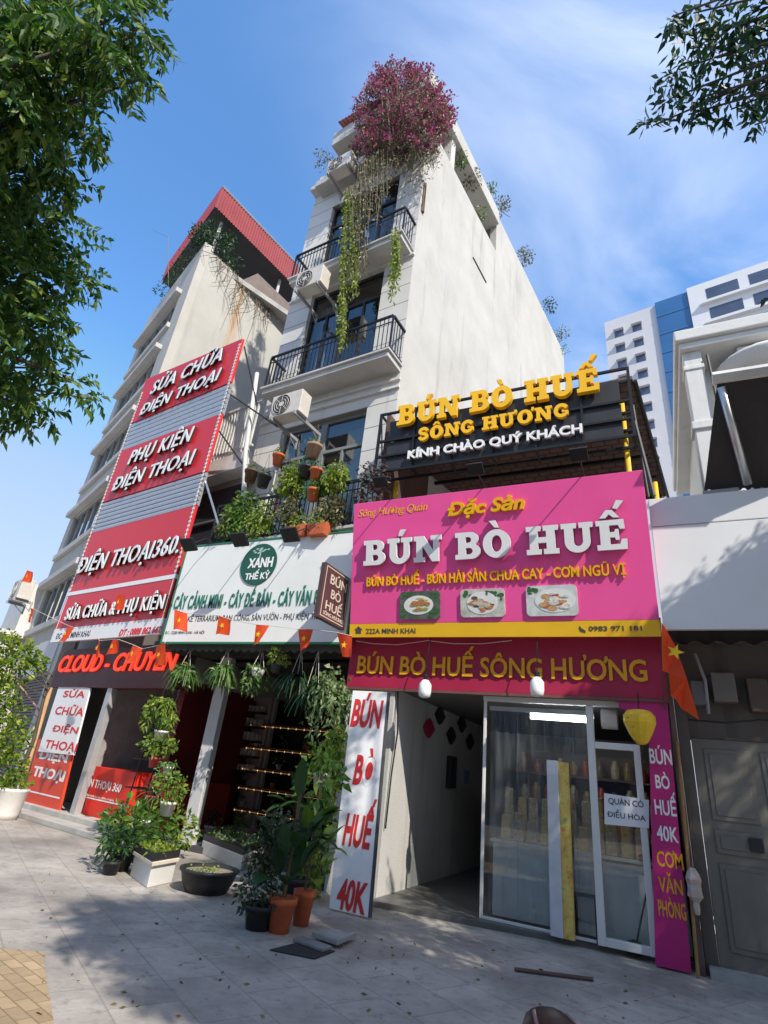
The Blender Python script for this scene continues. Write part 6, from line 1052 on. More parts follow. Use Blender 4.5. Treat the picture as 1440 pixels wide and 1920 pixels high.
# shrub at the far left
c = gnd(5, 1536); t = thing('street_shrub', 'tall yellow green shrub in a white planter at the far left edge', 'shrub', c)
mb = MB(); mb.lathe(c, [(.22, 0), (.26, .1), (.29, .5), (.31, .52), (.31, .56), (.26, .56)], 20); mb.build('planter', potwhite, t, smooth=True); mb = MB(); ms = MB(); ms.tube([c + np.array([0, 0, .5]), c + np.array([.1, 0, 1.5]), c + np.array([-.1, 0, 2.6]), c + np.array([.1, 0, 3.4])], [.05, .04, .03, .015], 7)
for px, py, r in ((15, 1235, .5), (45, 1228, .32), (70, 1245, .2), (10, 1290, .4), (12, 1340, .42), (20, 1390, .42), (15, 1440, .38), (25, 1470, .3), (-30, 1300, .5), (-30, 1400, .5), (5, 1205, .3), (-40, 1240, .4)):
    d = ray(px, py); q = CP + d * (np.linalg.norm((c - CP)[:2]) / np.linalg.norm(d[:2])); mb.clump(q, r, int(520 * r + 20), .13, .5, .6, .2); ms.tube([c + np.array([0, 0, max(.6, q[2] - .5)]), q], .012, 5)
mb.build('foliage', L_vine if False else leafmat('leaf_street', (.05, .12, .012), (.17, .26, .02), (.33, .38, .05)), t); ms.build('trunk', bark, t)
mb = MB(); q = PF.at(59, 1272, .8); mb.lathe(q + np.array([0, 0, -.06]), [(.02, 0), (.06, .03), (.075, .07), (.06, .11), (.02, .13)], 10); single(mb, 'green_fruit', mat('fruit', (.35, .45, .06), .5), 'small round yellow green fruit hanging before the dark shutter', 'fruit', smooth=True)

# ================================================================== STREET TREES
LEFT_CROWN = [[-4.5, 0.7, 7.36, 0.56], [-4.27, 0.91, 7.51, 0.56], [-3.72, 0.99, 7.41, 0.51], [-3.43, 1.1, 7.22, 0.37], [-4.08, 0.8, 6.43, 0.56], [-4.09, 1.05, 6.93, 0.51], [-3.88, 1.2, 7.09, 0.32], [-3.5, 1.28, 6.75, 0.22], [-4.31, 0.95, 6.19, 0.56], [-4.93, 1.34, 7.23, 0.51], [-4.51, 1.47, 6.94, 0.32], [-4.6, 1.25, 6.17, 0.56], [-4.67, 1.45, 6.42, 0.42], [-5.57, 1.61, 6.46, 0.56], [-5.34, 1.84, 6.48, 0.56], [-5.29, 2.05, 6.34, 0.37], [-5.15, 1.77, 5.68, 0.56], [-5.2, 2.05, 5.71, 0.42], [-5.16, 2.27, 6.04, 0.27], [-5.04, 1.86, 5.03, 0.56], [-5.47, 2.29, 5.36, 0.42], [-5.42, 2.14, 4.8, 0.51], [-5.89, 2.63, 5.32, 0.37], [-4.96, 2.46, 4.77, 0.25], [-5.49, 3.04, 5.1, 0.21], [-6.16, 2.58, 4.87, 0.46], [-5.37, 2.47, 4.54, 0.32], [-4.98, 0.65, 7.12, 0.56], [-5.44, 1.12, 6.54, 0.56], [-4.99, 1.41, 5.21, 0.56], [-5.99, 1.99, 5.1, 0.56], [-3.52, 0.94, 6.74, 0.56], [-4.39, 1.08, 6.88, 0.56], [-4.33, 0.53, 6.91, 0.56], [-5.24, 1.67, 5.18, 0.56], [-4.69, 1.01, 6.31, 0.56], [-4.82, 0.87, 7.08, 0.56], [-4.12, 0.86, 6.83, 0.56], [-4.76, 1.19, 5.86, 0.56], [-5.29, 1.79, 6.15, 0.56], [-5.34, 1.78, 5.55, 0.56], [-7.1, -0.68, 6.02, 0.6], [-7.1, 0.27, 6.62, 0.6], [-8.79, -1.45, 7.99, 0.6], [-9.24, 1.46, 6.18, 0.6], [-6.65, -0.1, 8.0, 0.6], [-7.83, -0.66, 7.37, 0.6], [-7.48, 0.89, 6.48, 0.6], [-8.83, 0.74, 5.34, 0.6], [-7.42, 0.72, 6.2, 0.6], [-7.1, -0.82, 6.25, 0.6], [-7.11, -0.17, 7.28, 0.6], [-7.33, 1.33, 5.49, 0.6], [-7.36, 1.47, 6.28, 0.6]]
RIGHT_CROWN = [[0.95, 3.4, 8.5, 0.33], [1.26, 3.55, 8.29, 0.42], [1.62, 3.99, 8.53, 0.46], [1.1, 3.65, 8.08, 0.37], [1.35, 3.97, 7.94, 0.37], [0.9, 3.73, 7.69, 0.3], [0.7, 3.89, 8.12, 0.23], [0.55, 4.16, 8.21, 0.18], [1.61, 3.72, 8.65, 0.46], [0.86, 3.94, 8.65, 0.28], [1.21, 4.04, 7.84, 0.23], [1.63, 4.36, 8.34, 0.33], [0.73, 3.21, 8.21, 0.19], [1.16, 3.7, 8.62, 0.37], [1.62, 3.74, 7.73, 0.51], [1.74, 3.57, 8.09, 0.51], [0.82, 3.86, 7.71, 0.19], [1.5, 4.48, 8.13, 0.17], [2.44, 3.07, 7.42, 0.46], [1.89, 2.41, 7.53, 0.46], [5.29, -1.25, 10.89, 0.46], [3.63, 0.15, 7.86, 0.51], [4.24, -0.3, 8.76, 0.5], [4.36, -0.18, 8.02, 0.45], [4.36, 0.11, 8.07, 0.5], [4.57, 0.44, 8.72, 0.39], [5.42, -0.49, 10.01, 0.47], [2.95, 1.06, 7.36, 0.47], [4.83, 0.81, 10.11, 0.54], [1.39, 1.36, 6.26, 0.38], [2.59, 0.2, 8.76, 0.47], [5.64, -0.62, 11.07, 0.41], [2.97, 2.05, 7.78, 0.4], [2.01, 3.07, 6.0, 0.39], [2.01, 0.7, 6.56, 0.53], [5.25, -1.1, 9.44, 0.47], [6.95, -0.66, 11.21, 0.44], [3.89, 1.57, 7.99, 0.39], [1.3, 1.05, 6.62, 0.45], [5.11, 0.43, 8.64, 0.42], [4.52, 0.49, 10.08, 0.5], [2.66, 0.39, 8.12, 0.5], [2.0, 2.64, 6.37, 0.44], [5.45, 0.63, 9.33, 0.48], [6.03, 0.38, 10.88, 0.46], [3.81, 2.78, 8.6, 0.46], [2.47, 3.31, 7.37, 0.44], [1.94, 2.63, 6.07, 0.55], [6.05, -0.08, 9.61, 0.41], [1.36, 1.25, 7.34, 0.52], [2.77, 1.75, 8.01, 0.48], [6.22, -0.6, 11.46, 0.48], [3.18, 1.22, 7.44, 0.43], [6.02, -0.05, 9.84, 0.55], [5.77, -0.25, 9.21, 0.48], [2.08, 1.45, 6.43, 0.42], [2.3, 3.27, 6.39, 0.43], [5.11, -0.3, 8.42, 0.39], [5.19, -0.95, 10.02, 0.51], [6.86, -0.34, 11.01, 0.53], [4.39, -0.76, 10.51, 0.54], [2.76, -0.04, 9.03, 0.51], [5.07, -0.32, 9.58, 0.48], [3.34, 2.82, 7.94, 0.44], [4.77, 0.11, 10.52, 0.38], [3.59, 2.89, 8.67, 0.45], [2.86, 0.03, 7.25, 0.41], [4.94, 0.28, 10.68, 0.52], [4.41, -0.55, 8.52, 0.4], [3.4, 0.67, 7.64, 0.38], [2.52, 0.44, 7.54, 0.51], [3.72, 0.25, 8.92, 0.55], [4.92, 0.26, 8.86, 0.4], [4.98, -0.73, 8.57, 0.46], [4.65, -0.38, 8.63, 0.53], [4.21, 0.18, 9.75, 0.48], [3.86, -0.52, 8.32, 0.46], [2.37, 1.1, 7.68, 0.41], [3.51, 0.2, 8.19, 0.5], [2.83, 0.91, 7.52, 0.52], [2.73, 1.53, 8.67, 0.44], [1.56, 1.55, 6.09, 0.46], [2.6, -0.14, 7.84, 0.4], [5.71, -1.37, 10.2, 0.38], [4.24, -0.34, 9.11, 0.52], [3.43, 2.09, 9.07, 0.48], [3.82, -0.58, 7.89, 0.46], [3.9, 1.19, 9.01, 0.54], [5.31, 1.38, 10.67, 0.39], [3.22, 1.71, 8.68, 0.48], [3.14, 1.8, 8.26, 0.46], [4.05, -0.59, 9.98, 0.46], [2.29, 1.15, 6.09, 0.48], [3.11, -0.23, 8.77, 0.54], [3.46, 0.82, 6.81, 0.53], [3.56, -0.55, 9.42, 0.43], [5.54, -0.07, 10.96, 0.48], [3.77, 0.08, 7.84, 0.4], [3.95, -0.07, 10.08, 0.51], [4.29, -0.71, 10.64, 0.46], [4.21, 0.53, 9.33, 0.44], [4.61, -0.2, 8.51, 0.4], [3.05, 1.33, 6.97, 0.44], [3.05, 0.63, 6.69, 0.39], [2.99, 1.47, 7.21, 0.54], [3.54, 0.14, 9.17, 0.47], [5.54, 0.19, 11.38, 0.5], [2.72, 1.25, 6.86, 0.48], [3.89, -0.21, 8.49, 0.43], [4.32, 1.89, 8.63, 0.39], [4.08, 1.26, 8.45, 0.46], [5.39, 0.65, 9.68, 0.39], [5.03, -0.19, 10.0, 0.52], [7.66, -1.24, 11.15, 0.45], [3.63, 0.33, 8.55, 0.5], [3.71, 2.44, 9.5, 0.4], [6.06, -0.88, 9.41, 0.51], [6.37, -0.75, 9.56, 0.4], [3.75, 0.36, 8.85, 0.52], [6.64, -1.46, 10.31, 0.51], [3.9, -0.09, 9.14, 0.46], [6.86, -0.49, 11.39, 0.41], [3.63, 0.85, 6.66, 0.46], [3.5, 0.32, 7.35, 0.39], [2.78, 1.12, 8.38, 0.5], [4.1, -0.62, 9.24, 0.54], [1.9, 1.67, 7.53, 0.42], [5.96, -0.89, 10.51, 0.54], [4.59, 0.21, 9.66, 0.5], [1.98, 1.92, 7.52, 0.51], [3.74, 1.19, 9.33, 0.54], [0.9, 1.13, 6.12, 0.49], [4.7, -0.29, 9.43, 0.42], [3.67, 1.03, 6.67, 0.49], [2.63, -0.08, 8.54, 0.51], [5.77, -0.9, 10.02, 0.41], [4.55, -0.97, 8.6, 0.4], [4.51, 2.13, 9.05, 0.53], [3.29, 0.37, 9.11, 0.48], [3.71, 0.29, 7.46, 0.44], [4.63, 0.65, 7.76, 0.53], [5.13, -1.02, 10.22, 0.5], [4.93, 0.76, 10.12, 0.48], [7.25, -0.92, 10.66, 0.45], [2.06, 0.6, 6.88, 0.47], [2.67, 0.72, 6.1, 0.41], [4.95, -0.46, 9.02, 0.46], [1.03, 0.86, 6.32, 0.47], [4.49, -0.25, 10.39, 0.43], [4.24, -0.15, 9.96, 0.53], [5.65, -0.02, 9.82, 0.47], [2.6, 1.48, 6.3, 0.41], [2.86, 1.7, 6.31, 0.47], [7.04, -1.38, 11.38, 0.43], [4.03, -0.29, 9.6, 0.51], [4.68, -0.51, 10.97, 0.42], [6.01, -0.61, 9.85, 0.54], [1.49, 1.25, 7.09, 0.45], [5.4, -0.5, 8.98, 0.54], [3.57, -0.2, 7.4, 0.4], [2.21, 0.65, 6.75, 0.49], [3.2, 0.62, 6.76, 0.47], [3.04, 2.57, 8.4, 0.38], [4.87, -0.83, 8.91, 0.39], [3.67, 0.93, 7.51, 0.53], [3.04, 0.32, 6.87, 0.44], [3.69, 1.38, 7.03, 0.45], [3.44, 1.83, 7.16, 0.42], [4.09, -0.23, 7.34, 0.45], [3.2, 3.23, 5.55, 0.48], [5.05, 1.15, 8.02, 0.56], [3.28, 6.01, 6.66, 0.6], [4.83, 5.12, 8.3, 0.47], [4.96, 0.45, 7.18, 0.49], [2.48, 2.6, 5.37, 0.4], [4.86, -0.05, 7.45, 0.54], [4.41, 1.03, 6.48, 0.44], [6.85, 3.92, 7.82, 0.58], [5.38, 4.17, 8.2, 0.45], [4.04, 2.69, 5.75, 0.44], [6.4, 2.62, 6.48, 0.5], [7.84, 4.69, 7.88, 0.57], [3.95, -0.08, 7.48, 0.46], [5.82, 2.41, 6.37, 0.52], [4.69, 3.26, 6.8, 0.48], [5.14, 3.6, 7.92, 0.49], [6.21, 2.41, 7.49, 0.59], [4.21, 1.57, 7.52, 0.56], [6.83, 2.82, 6.78, 0.53], [3.25, 1.12, 5.85, 0.49], [4.58, 3.79, 5.66, 0.41], [4.71, 2.18, 5.75, 0.42], [6.78, 4.38, 9.41, 0.48], [6.81, 3.04, 8.18, 0.55], [6.94, 0.82, 8.69, 0.53], [3.69, 5.36, 5.75, 0.55], [5.49, 1.75, 7.46, 0.56], [6.33, 5.15, 8.3, 0.52], [5.55, 3.54, 7.05, 0.56], [4.33, 1.43, 7.88, 0.53], [3.58, 1.88, 5.59, 0.43], [7.04, 4.09, 7.79, 0.45], [4.99, 2.86, 6.73, 0.42], [5.39, -0.69, 8.69, 0.55], [2.84, 2.02, 6.74, 0.51], [6.04, -0.8, 5.62, 0.45], [5.46, 3.06, 6.9, 0.47], [6.3, 2.0, 7.52, 0.44], [4.88, 3.61, 8.5, 0.6], [3.16, 6.28, 6.48, 0.45], [7.43, 3.42, 8.43, 0.59], [3.83, 1.43, 7.95, 0.59], [6.05, 4.28, 9.63, 0.59], [2.51, 5.04, 6.56, 0.48], [8.33, 3.14, 7.95, 0.49], [6.24, 0.56, 7.88, 0.47], [6.3, 3.2, 7.15, 0.46], [6.44, 3.61, 8.1, 0.55], [3.51, 1.28, 5.67, 0.41], [5.71, 4.67, 7.94, 0.52], [5.13, 1.06, 6.86, 0.53], [3.0, 6.24, 6.35, 0.51], [6.13, 0.68, 7.69, 0.46], [7.51, 2.18, 8.1, 0.48], [4.38, 5.51, 7.8, 0.59], [5.36, 4.88, 8.54, 0.51], [2.99, 2.14, 6.09, 0.59], [2.79, 6.09, 6.35, 0.56], [3.72, 5.74, 7.14, 0.52], [3.32, 0.94, 5.7, 0.53], [8.76, -0.79, 6.88, 0.55], [4.46, 4.52, 7.12, 0.4], [5.32, 5.13, 5.81, 0.45], [5.83, 3.32, 6.7, 0.59], [5.41, 3.37, 5.54, 0.51], [1.66, 2.43, 6.46, 0.49], [8.35, 2.8, 8.62, 0.45], [5.14, 4.58, 8.92, 0.54], [3.74, 2.29, 6.3, 0.49], [3.4, 6.47, 6.52, 0.44], [7.04, 4.88, 7.35, 0.46], [5.64, 4.31, 9.39, 0.54], [4.46, 3.03, 8.38, 0.44], [6.55, 5.02, 6.19, 0.53], [2.83, 1.33, 6.9, 0.48], [6.35, 3.91, 6.51, 0.48], [4.11, 3.89, 6.03, 0.5], [4.41, 4.99, 8.22, 0.43], [5.67, 1.61, 7.29, 0.48], [5.64, 2.7, 8.37, 0.51], [3.62, 5.03, 5.97, 0.46], [3.24, 5.97, 6.64, 0.48], [5.51, 0.57, 8.78, 0.46], [6.38, 0.3, 6.2, 0.51], [6.45, 2.53, 6.57, 0.46], [3.58, 1.57, 8.57, 0.51], [4.95, 4.19, 5.52, 0.46], [6.17, 2.81, 7.71, 0.49], [5.73, 4.99, 5.54, 0.45], [3.74, 0.72, 6.27, 0.58], [6.04, 4.98, 7.38, 0.44], [3.31, 4.99, 5.25, 0.59], [4.69, 2.43, 6.93, 0.44], [3.53, 5.4, 6.44, 0.44], [4.79, 4.25, 6.38, 0.55], [3.96, 5.14, 5.95, 0.46], [6.66, 4.09, 6.3, 0.43], [7.63, 3.39, 7.99, 0.51], [6.0, 4.84, 8.59, 0.58], [5.63, 3.13, 5.88, 0.47], [4.75, 5.56, 8.12, 0.49], [5.16, 4.84, 8.68, 0.49], [5.83, 4.38, 8.58, 0.49], [5.28, 1.53, 7.23, 0.59], [4.6, 5.61, 7.97, 0.51], [5.36, 5.04, 8.81, 0.53], [5.97, 2.7, 8.23, 0.55], [6.39, 0.53, 8.71, 0.42], [4.05, 2.11, 5.51, 0.46], [4.72, 5.67, 7.4, 0.49], [6.04, 4.67, 5.77, 0.53], [6.7, 4.41, 7.75, 0.55], [5.29, 3.35, 6.58, 0.49], [4.71, 3.4, 5.99, 0.54], [4.51, 2.61, 7.77, 0.42], [4.07, 2.69, 7.84, 0.57], [3.32, 1.82, 5.41, 0.45], [4.86, 2.22, 6.65, 0.57], [7.98, 1.57, 8.63, 0.42], [5.76, 0.74, 8.04, 0.44], [6.71, 1.51, 8.79, 0.52], [3.76, 5.44, 7.46, 0.52], [5.82, 3.38, 7.27, 0.55], [1.69, 4.43, 5.62, 0.57], [4.08, 3.45, 5.68, 0.46], [3.89, 1.72, 6.13, 0.42], [4.16, 1.92, 7.91, 0.43], [7.75, 2.19, 7.64, 0.51], [5.38, 1.22, 7.49, 0.41], [5.47, 4.95, 8.93, 0.45], [6.48, 1.63, 8.41, 0.55], [4.3, 2.77, 5.38, 0.52], [6.04, 1.37, 7.95, 0.48], [5.03, 0.19, 7.7, 0.59], [5.29, 5.35, 5.9, 0.49], [8.04, 2.69, 8.23, 0.42], [3.81, 6.2, 7.0, 0.49], [6.71, 3.21, 6.89, 0.42], [3.0, 6.46, 6.29, 0.43], [5.35, 1.22, 7.26, 0.55], [5.11, 3.35, 5.3, 0.55], [6.17, 5.34, 7.61, 0.46], [3.44, 6.51, 6.43, 0.55], [5.03, 3.93, 7.69, 0.47], [4.42, 0.6, 7.25, 0.55], [8.62, -0.34, 7.08, 0.53], [3.95, 2.57, 7.17, 0.44], [4.16, 4.85, 6.47, 0.53], [2.14, 1.41, 6.88, 0.53], [3.01, 2.47, 6.11, 0.41], [6.13, 4.7, 7.7, 0.42], [5.64, 2.06, 8.67, 0.43], [3.74, 2.84, 6.12, 0.5], [4.55, 2.88, 5.43, 0.46], [4.12, 1.16, 6.85, 0.49], [3.09, 1.95, 6.2, 0.58], [5.0, 5.6, 8.22, 0.52], [3.19, 2.85, 5.56, 0.48], [7.29, 2.0, 8.29, 0.55], [5.31, 5.05, 8.76, 0.43], [6.27, 2.84, 6.42, 0.51], [4.37, 1.53, 6.1, 0.42], [7.21, 3.25, 7.02, 0.55], [8.35, 4.3, 7.8, 0.46], [3.42, 5.85, 6.84, 0.5], [2.74, 4.2, 5.37, 0.57], [5.42, 4.21, 6.21, 0.57], [5.42, 3.3, 6.03, 0.5], [5.87, 5.07, 5.57, 0.5], [8.14, -0.52, 5.99, 0.53], [6.59, 3.14, 6.89, 0.59], [3.0, 6.13, 6.38, 0.41], [3.01, 6.32, 6.34, 0.41], [5.05, 2.67, 6.97, 0.59], [5.16, 3.44, 6.07, 0.56], [7.61, 3.76, 8.65, 0.57], [3.22, 6.26, 6.55, 0.56], [8.0, -0.18, 6.21, 0.55], [7.22, 0.71, 5.82, 0.53], [5.39, 5.25, 8.06, 0.42], [4.78, 4.37, 7.36, 0.58], [5.4, 4.3, 7.52, 0.55], [5.92, 3.92, 7.49, 0.47], [5.33, 0.61, 7.22, 0.48], [3.54, 1.39, 5.94, 0.49], [5.82, 3.13, 7.49, 0.52], [4.66, 1.93, 6.41, 0.42], [5.77, 3.4, 5.67, 0.56], [3.15, 2.56, 5.35, 0.55], [4.02, 1.35, 6.66, 0.6], [4.7, 3.1, 5.27, 0.48], [5.34, -1.03, 8.5, 0.53], [5.32, 4.43, 6.56, 0.52], [6.53, 5.3, 7.98, 0.43], [4.5, 4.76, 7.15, 0.59], [4.61, -0.46, 7.75, 0.53], [5.21, 4.39, 8.36, 0.51], [6.24, 5.03, 7.01, 0.42], [6.86, 4.08, 8.03, 0.52], [4.26, 2.93, 7.91, 0.5], [3.48, 6.22, 6.8, 0.45], [4.42, 0.91, 6.44, 0.43], [6.38, 2.69, 7.33, 0.54], [4.42, 2.88, 8.47, 0.45], [6.06, 3.55, 8.22, 0.47], [2.61, 3.11, 5.93, 0.6], [4.75, 1.7, 7.52, 0.42], [3.58, 6.12, 6.84, 0.44], [5.89, 4.43, 9.44, 0.52], [4.87, 1.57, 8.29, 0.58], [5.87, 5.05, 5.72, 0.59], [3.28, 5.13, 6.83, 0.49], [5.82, 0.82, 7.43, 0.51], [7.15, 4.17, 8.12, 0.46], [5.08, 5.42, 8.18, 0.52], [5.82, 2.41, 7.54, 0.42], [6.33, 2.19, 6.98, 0.6], [4.84, 0.37, 7.84, 0.57], [4.82, 4.88, 6.95, 0.42], [4.81, 3.31, 5.28, 0.56], [5.99, 4.87, 9.18, 0.6], [4.37, 2.41, 5.61, 0.54], [5.28, 4.39, 6.9, 0.41], [4.16, -1.08, 6.67, 0.49], [6.03, 4.59, 6.65, 0.5], [8.08, 3.92, 8.55, 0.58], [4.79, 5.09, 5.35, 0.53], [8.28, 2.38, 8.31, 0.4], [4.95, 5.18, 8.37, 0.59], [8.31, 4.12, 8.29, 0.6], [7.38, 1.45, 5.88, 0.51], [3.58, 4.95, 5.88, 0.59], [7.55, 2.32, 8.16, 0.46], [8.84, -0.3, 8.33, 0.57], [5.36, 2.56, 6.97, 0.43], [4.26, -1.48, 7.56, 0.46], [8.69, 4.32, 8.34, 0.47], [5.28, 5.32, 6.52, 0.43], [7.22, 1.71, 8.1, 0.56], [3.43, 4.38, 5.34, 0.44], [8.49, 3.37, 8.12, 0.42], [4.46, 4.94, 8.31, 0.47], [1.78, 4.0, 5.45, 0.42], [6.44, 2.9, 7.07, 0.44], [7.28, 2.75, 7.06, 0.56], [3.42, 0.72, 8.55, 0.57], [8.19, 4.26, 8.7, 0.41], [8.62, -0.71, 7.52, 0.55], [5.47, 1.36, 7.94, 0.45], [8.32, 2.93, 7.99, 0.59], [4.1, 3.61, 6.0, 0.43], [5.57, 1.15, 7.89, 0.42], [5.62, 1.1, 7.06, 0.53], [7.35, -0.96, 6.25, 0.55], [3.28, 6.24, 6.44, 0.51], [2.83, 5.94, 6.59, 0.53], [5.1, 4.01, 7.61, 0.54], [5.68, 5.1, 8.24, 0.57], [5.83, 4.03, 6.09, 0.59], [3.27, 4.08, 5.44, 0.59], [4.18, 2.63, 6.34, 0.55], [4.4, 0.52, 6.93, 0.5], [2.87, 5.12, 6.29, 0.55], [4.4, 2.86, 5.44, 0.57], [3.56, 1.6, 6.03, 0.51], [3.3, 3.11, 5.44, 0.43], [2.96, 3.6, 7.15, 0.51], [7.37, 1.93, 7.58, 0.49], [6.52, 4.25, 8.7, 0.45], [7.23, 1.21, 8.71, 0.55], [3.71, 5.97, 7.07, 0.44], [5.83, 2.95, 8.48, 0.45], [5.85, 4.59, 8.16, 0.59], [3.56, 2.32, 5.73, 0.55], [3.23, 2.57, 5.88, 0.54], [2.91, 2.13, 5.28, 0.44], [5.16, 2.43, 6.76, 0.42], [2.5, 3.85, 5.33, 0.48], [6.47, 4.46, 7.15, 0.51], [8.61, 4.48, 8.79, 0.49], [4.31, 2.81, 8.33, 0.56], [5.45, 3.29, 8.59, 0.47], [2.45, 3.64, 6.87, 0.51], [4.01, 2.69, 5.64, 0.56], [3.77, -0.24, 7.64, 0.47], [4.15, 3.86, 6.58, 0.57], [4.77, 1.49, 8.22, 0.56], [2.89, 1.93, 5.93, 0.47], [4.24, 3.71, 5.52, 0.47], [6.51, 2.09, 7.67, 0.49], [6.38, 0.55, 8.18, 0.56], [5.35, 0.88, 8.29, 0.47], [7.01, 4.25, 7.12, 0.49], [2.51, 4.2, 5.51, 0.54], [4.45, 2.84, 5.5, 0.47], [6.36, 0.8, 8.04, 0.51], [7.81, 4.88, 7.96, 0.57], [3.41, 1.4, 6.0, 0.59], [0.07, -5.35, 6.43, 0.62], [6.4, -0.65, 8.29, 0.53], [6.12, 0.08, 8.82, 0.55], [2.89, -5.29, 7.72, 0.59], [5.31, -3.53, 6.94, 0.53], [5.92, 0.79, 6.39, 0.53], [6.88, 0.52, 6.46, 0.51], [4.5, -5.95, 7.43, 0.6], [6.58, -5.92, 7.17, 0.53], [3.84, -2.82, 6.39, 0.55], [7.04, -1.56, 7.07, 0.67], [6.6, -2.61, 6.08, 0.51], [5.9, -0.74, 6.26, 0.65], [4.81, -3.78, 8.6, 0.74], [7.01, -4.86, 7.55, 0.71], [6.26, 0.36, 7.71, 0.74], [7.89, -4.38, 8.83, 0.7], [3.62, -4.23, 8.33, 0.52], [7.25, -2.6, 8.64, 0.64], [0.48, -4.32, 6.83, 0.58], [4.65, 0.25, 8.2, 0.53], [3.08, -5.51, 8.68, 0.52], [7.73, -0.29, 6.31, 0.74], [6.56, 0.67, 7.51, 0.7], [3.85, -1.65, 6.63, 0.65], [6.81, -3.83, 8.05, 0.58], [7.3, -4.61, 6.3, 0.57], [2.36, -5.08, 8.46, 0.6], [2.74, -0.87, 6.01, 0.53], [1.59, -5.39, 6.61, 0.58], [4.93, -2.81, 7.38, 0.62], [4.38, -5.32, 6.86, 0.59], [6.56, -4.62, 8.45, 0.72], [3.06, -5.48, 7.31, 0.54], [3.65, -4.85, 6.69, 0.59], [5.57, -5.46, 7.4, 0.55], [7.25, 1.4, 6.67, 0.7], [6.59, -2.22, 6.66, 0.53], [4.56, -3.28, 8.08, 0.74], [7.35, 1.15, 7.57, 0.69], [7.4, -0.99, 8.13, 0.63], [7.71, 0.35, 8.29, 0.66], [3.36, -1.53, 6.2, 0.72], [6.03, 1.09, 7.29, 0.57], [6.45, -0.15, 6.99, 0.61], [-0.33, -4.58, 6.46, 0.56], [7.22, 0.66, 8.43, 0.51], [7.2, -2.24, 8.86, 0.57], [1.31, -5.41, 7.59, 0.52], [6.51, -3.32, 8.81, 0.56], [1.38, -3.89, 6.77, 0.55], [2.1, -5.04, 8.25, 0.63], [5.03, -4.41, 8.99, 0.73], [1.8, -3.94, 7.67, 0.72], [2.48, -5.72, 7.97, 0.55], [3.83, -5.24, 7.7, 0.71], [7.14, 0.74, 6.27, 0.67], [6.4, 0.34, 6.33, 0.64], [7.83, -2.37, 8.7, 0.74], [5.25, -2.29, 6.23, 0.74], [7.88, -3.66, 8.86, 0.69], [3.65, -5.34, 7.27, 0.69], [3.04, -4.04, 6.69, 0.75], [0.56, -4.31, 6.43, 0.55], [4.34, -4.02, 8.65, 0.56], [3.63, 1.48, 8.86, 0.71], [2.42, -5.29, 8.69, 0.65], [4.56, -1.45, 6.45, 0.71], [-2.07, -5.3, 6.21, 0.65], [5.06, 0.19, 7.88, 0.64], [1.92, -4.75, 6.12, 0.52], [7.91, -5.41, 8.95, 0.52], [4.41, -0.39, 7.54, 0.71], [6.54, -5.08, 7.58, 0.72], [6.38, 0.38, 7.35, 0.65], [4.63, 1.19, 6.81, 0.67], [6.38, -2.64, 8.05, 0.58], [3.06, -4.28, 8.66, 0.72], [-2.01, -5.6, 6.38, 0.69], [3.53, -4.4, 8.58, 0.54], [7.27, -5.64, 8.02, 0.58], [6.84, -2.47, 8.32, 0.62], [0.93, -4.91, 7.94, 0.59], [7.02, -0.58, 8.95, 0.56], [3.09, 1.32, 7.51, 0.57], [4.8, -0.37, 8.03, 0.51], [5.73, -5.23, 6.02, 0.51], [-0.11, -5.52, 7.47, 0.75], [5.52, 1.32, 6.36, 0.57], [2.35, -5.87, 6.21, 0.61], [0.66, -5.4, 7.84, 0.7], [7.38, -4.31, 7.03, 0.53], [1.75, -2.25, 6.13, 0.53], [5.74, 0.09, 6.71, 0.64], [3.81, -4.72, 7.33, 0.5], [4.34, 0.62, 8.06, 0.63], [5.48, -5.01, 6.89, 0.7], [7.84, -5.0, 7.17, 0.58], [-2.63, -6.0, 6.53, 0.64], [4.61, 0.54, 7.43, 0.51], [6.45, -4.08, 8.71, 0.53], [4.81, -4.56, 6.24, 0.55], [3.24, 1.2, 6.67, 0.69], [5.86, -3.2, 8.77, 0.69], [7.48, -5.22, 6.49, 0.7], [4.91, 0.36, 8.09, 0.59], [3.27, -3.91, 7.92, 0.66], [3.21, -3.0, 6.76, 0.71], [7.71, -1.32, 8.03, 0.65], [4.39, -3.32, 7.42, 0.75], [2.95, -3.54, 6.69, 0.66], [5.82, -0.84, 8.87, 0.53], [4.9, -1.41, 7.57, 0.62], [2.54, -1.22, 6.09, 0.52], [7.91, 1.2, 8.99, 0.73], [1.64, -5.86, 6.85, 0.74], [3.57, -3.11, 8.02, 0.51], [5.81, -3.1, 7.58, 0.58], [1.48, -5.63, 6.23, 0.6], [6.02, 1.29, 6.07, 0.62], [3.52, -3.25, 6.7, 0.7], [2.56, -5.33, 6.76, 0.73], [6.92, -4.44, 6.09, 0.69], [3.34, -4.69, 7.01, 0.51], [4.99, -5.72, 6.83, 0.63], [4.54, -3.29, 6.85, 0.72], [7.59, -0.05, 8.7, 0.72], [1.94, -2.4, 6.5, 0.63], [2.48, -5.51, 8.24, 0.51], [5.71, -2.71, 8.93, 0.71]]  # clumps behind the camera are added unseen to block sky light
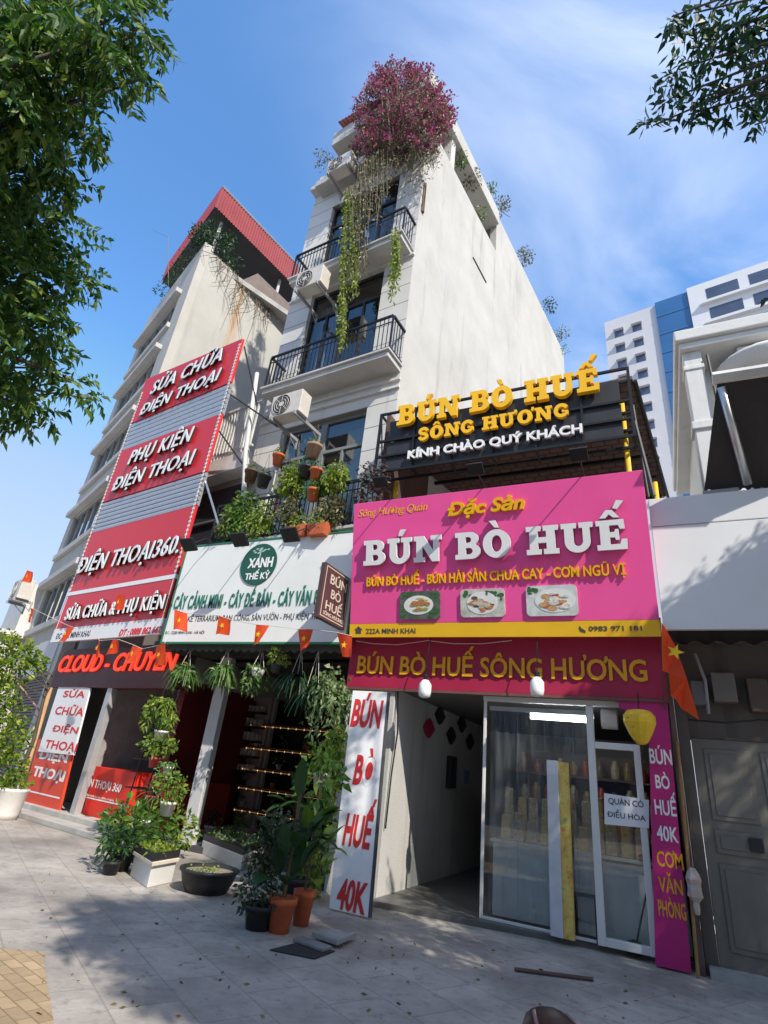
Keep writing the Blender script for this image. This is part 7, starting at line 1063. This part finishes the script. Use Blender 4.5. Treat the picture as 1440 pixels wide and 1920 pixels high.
def tree(label, base, fork, crown, lm, leafL, dens, name='street_tree'):
    t = thing(name, label, 'tree', base); ms = MB(); mb = MB(); base = np.array(base, float); fork = np.array(fork, float)
    ms.tube([base, base + (fork - base) * .3 + np.array([.05, .03, 0]), base + (fork - base) * .7 + np.array([-.05, .05, 0]), fork], [.26, .21, .19, .17], 12)
    nl = 9; hubs = []; cr = np.array(crown); ang = np.arctan2(cr[:, 1] - fork[1], cr[:, 0] - fork[0])
    order = np.argsort(ang); groups = np.array_split(order, nl)
    for g in groups:
        m_ = cr[g, :3].mean(0); h = fork + (m_ - fork) * .55 + np.array([0, 0, -.1]); ms.tube([fork, fork + (h - fork) * .5 + np.array([0, 0, .25]), h], [.12, .09, .06], 8)
        for i in g:
            c = cr[i, :3]; mid = (h + c) / 2 + RNG.normal(size=3) * .1; ms.tube([h, mid, c], [.04, .022, .008], 5)
    for x, y, z, r in crown:
        c = np.array([x, y, z])
        # leafy sprays: twigs with leaves on both sides
        for k in range(max(4, int(46 * r))):
            d = nrm(RNG.normal(size=3) + np.array([0, 0, -.15])); p0 = c + d * r * RNG.uniform(.0, .45); ln = r * RNG.uniform(.5, .85); d2 = nrm(d + RNG.normal(size=3) * .4 + np.array([0, 0, -.25])); m_ = max(4, int(dens * ln / leafL)); s_ = (np.arange(m_) + .5) / m_
            C = p0 + d2 * ln * s_[:, None] + np.array([0, 0, -.18]) * ln * (s_ ** 2)[:, None]; side = nrm(np.cross(d2, RNG.normal(size=3))); sg = np.where(np.arange(m_) % 2 == 0, 1., -1.)[:, None]
            mb.leaves(C, d2 * .6 + side * sg * .8 + RNG.normal(size=(m_, 3)) * .25 + np.array([0, 0, -.25]), leafL * RNG.uniform(.7, 1.2, m_), leafL * .42)
    ms.build('trunk', bark, t, smooth=True); mb.build('crown', lm, t)
tree('leafy street tree whose sunlit crown fills the upper left corner', (-7.6, -.3, 0), (-7.3, 0, 4.0), LEFT_CROWN, L_tree, .105, 5.6)
tree('dark leaved street tree whose shaded branch hangs in the upper right corner, with unseen rear crown added to cut skylight', (5.6, 1.6, 0), (5.3, 1.8, 4.3), RIGHT_CROWN, L_dark, .12, 2.9)
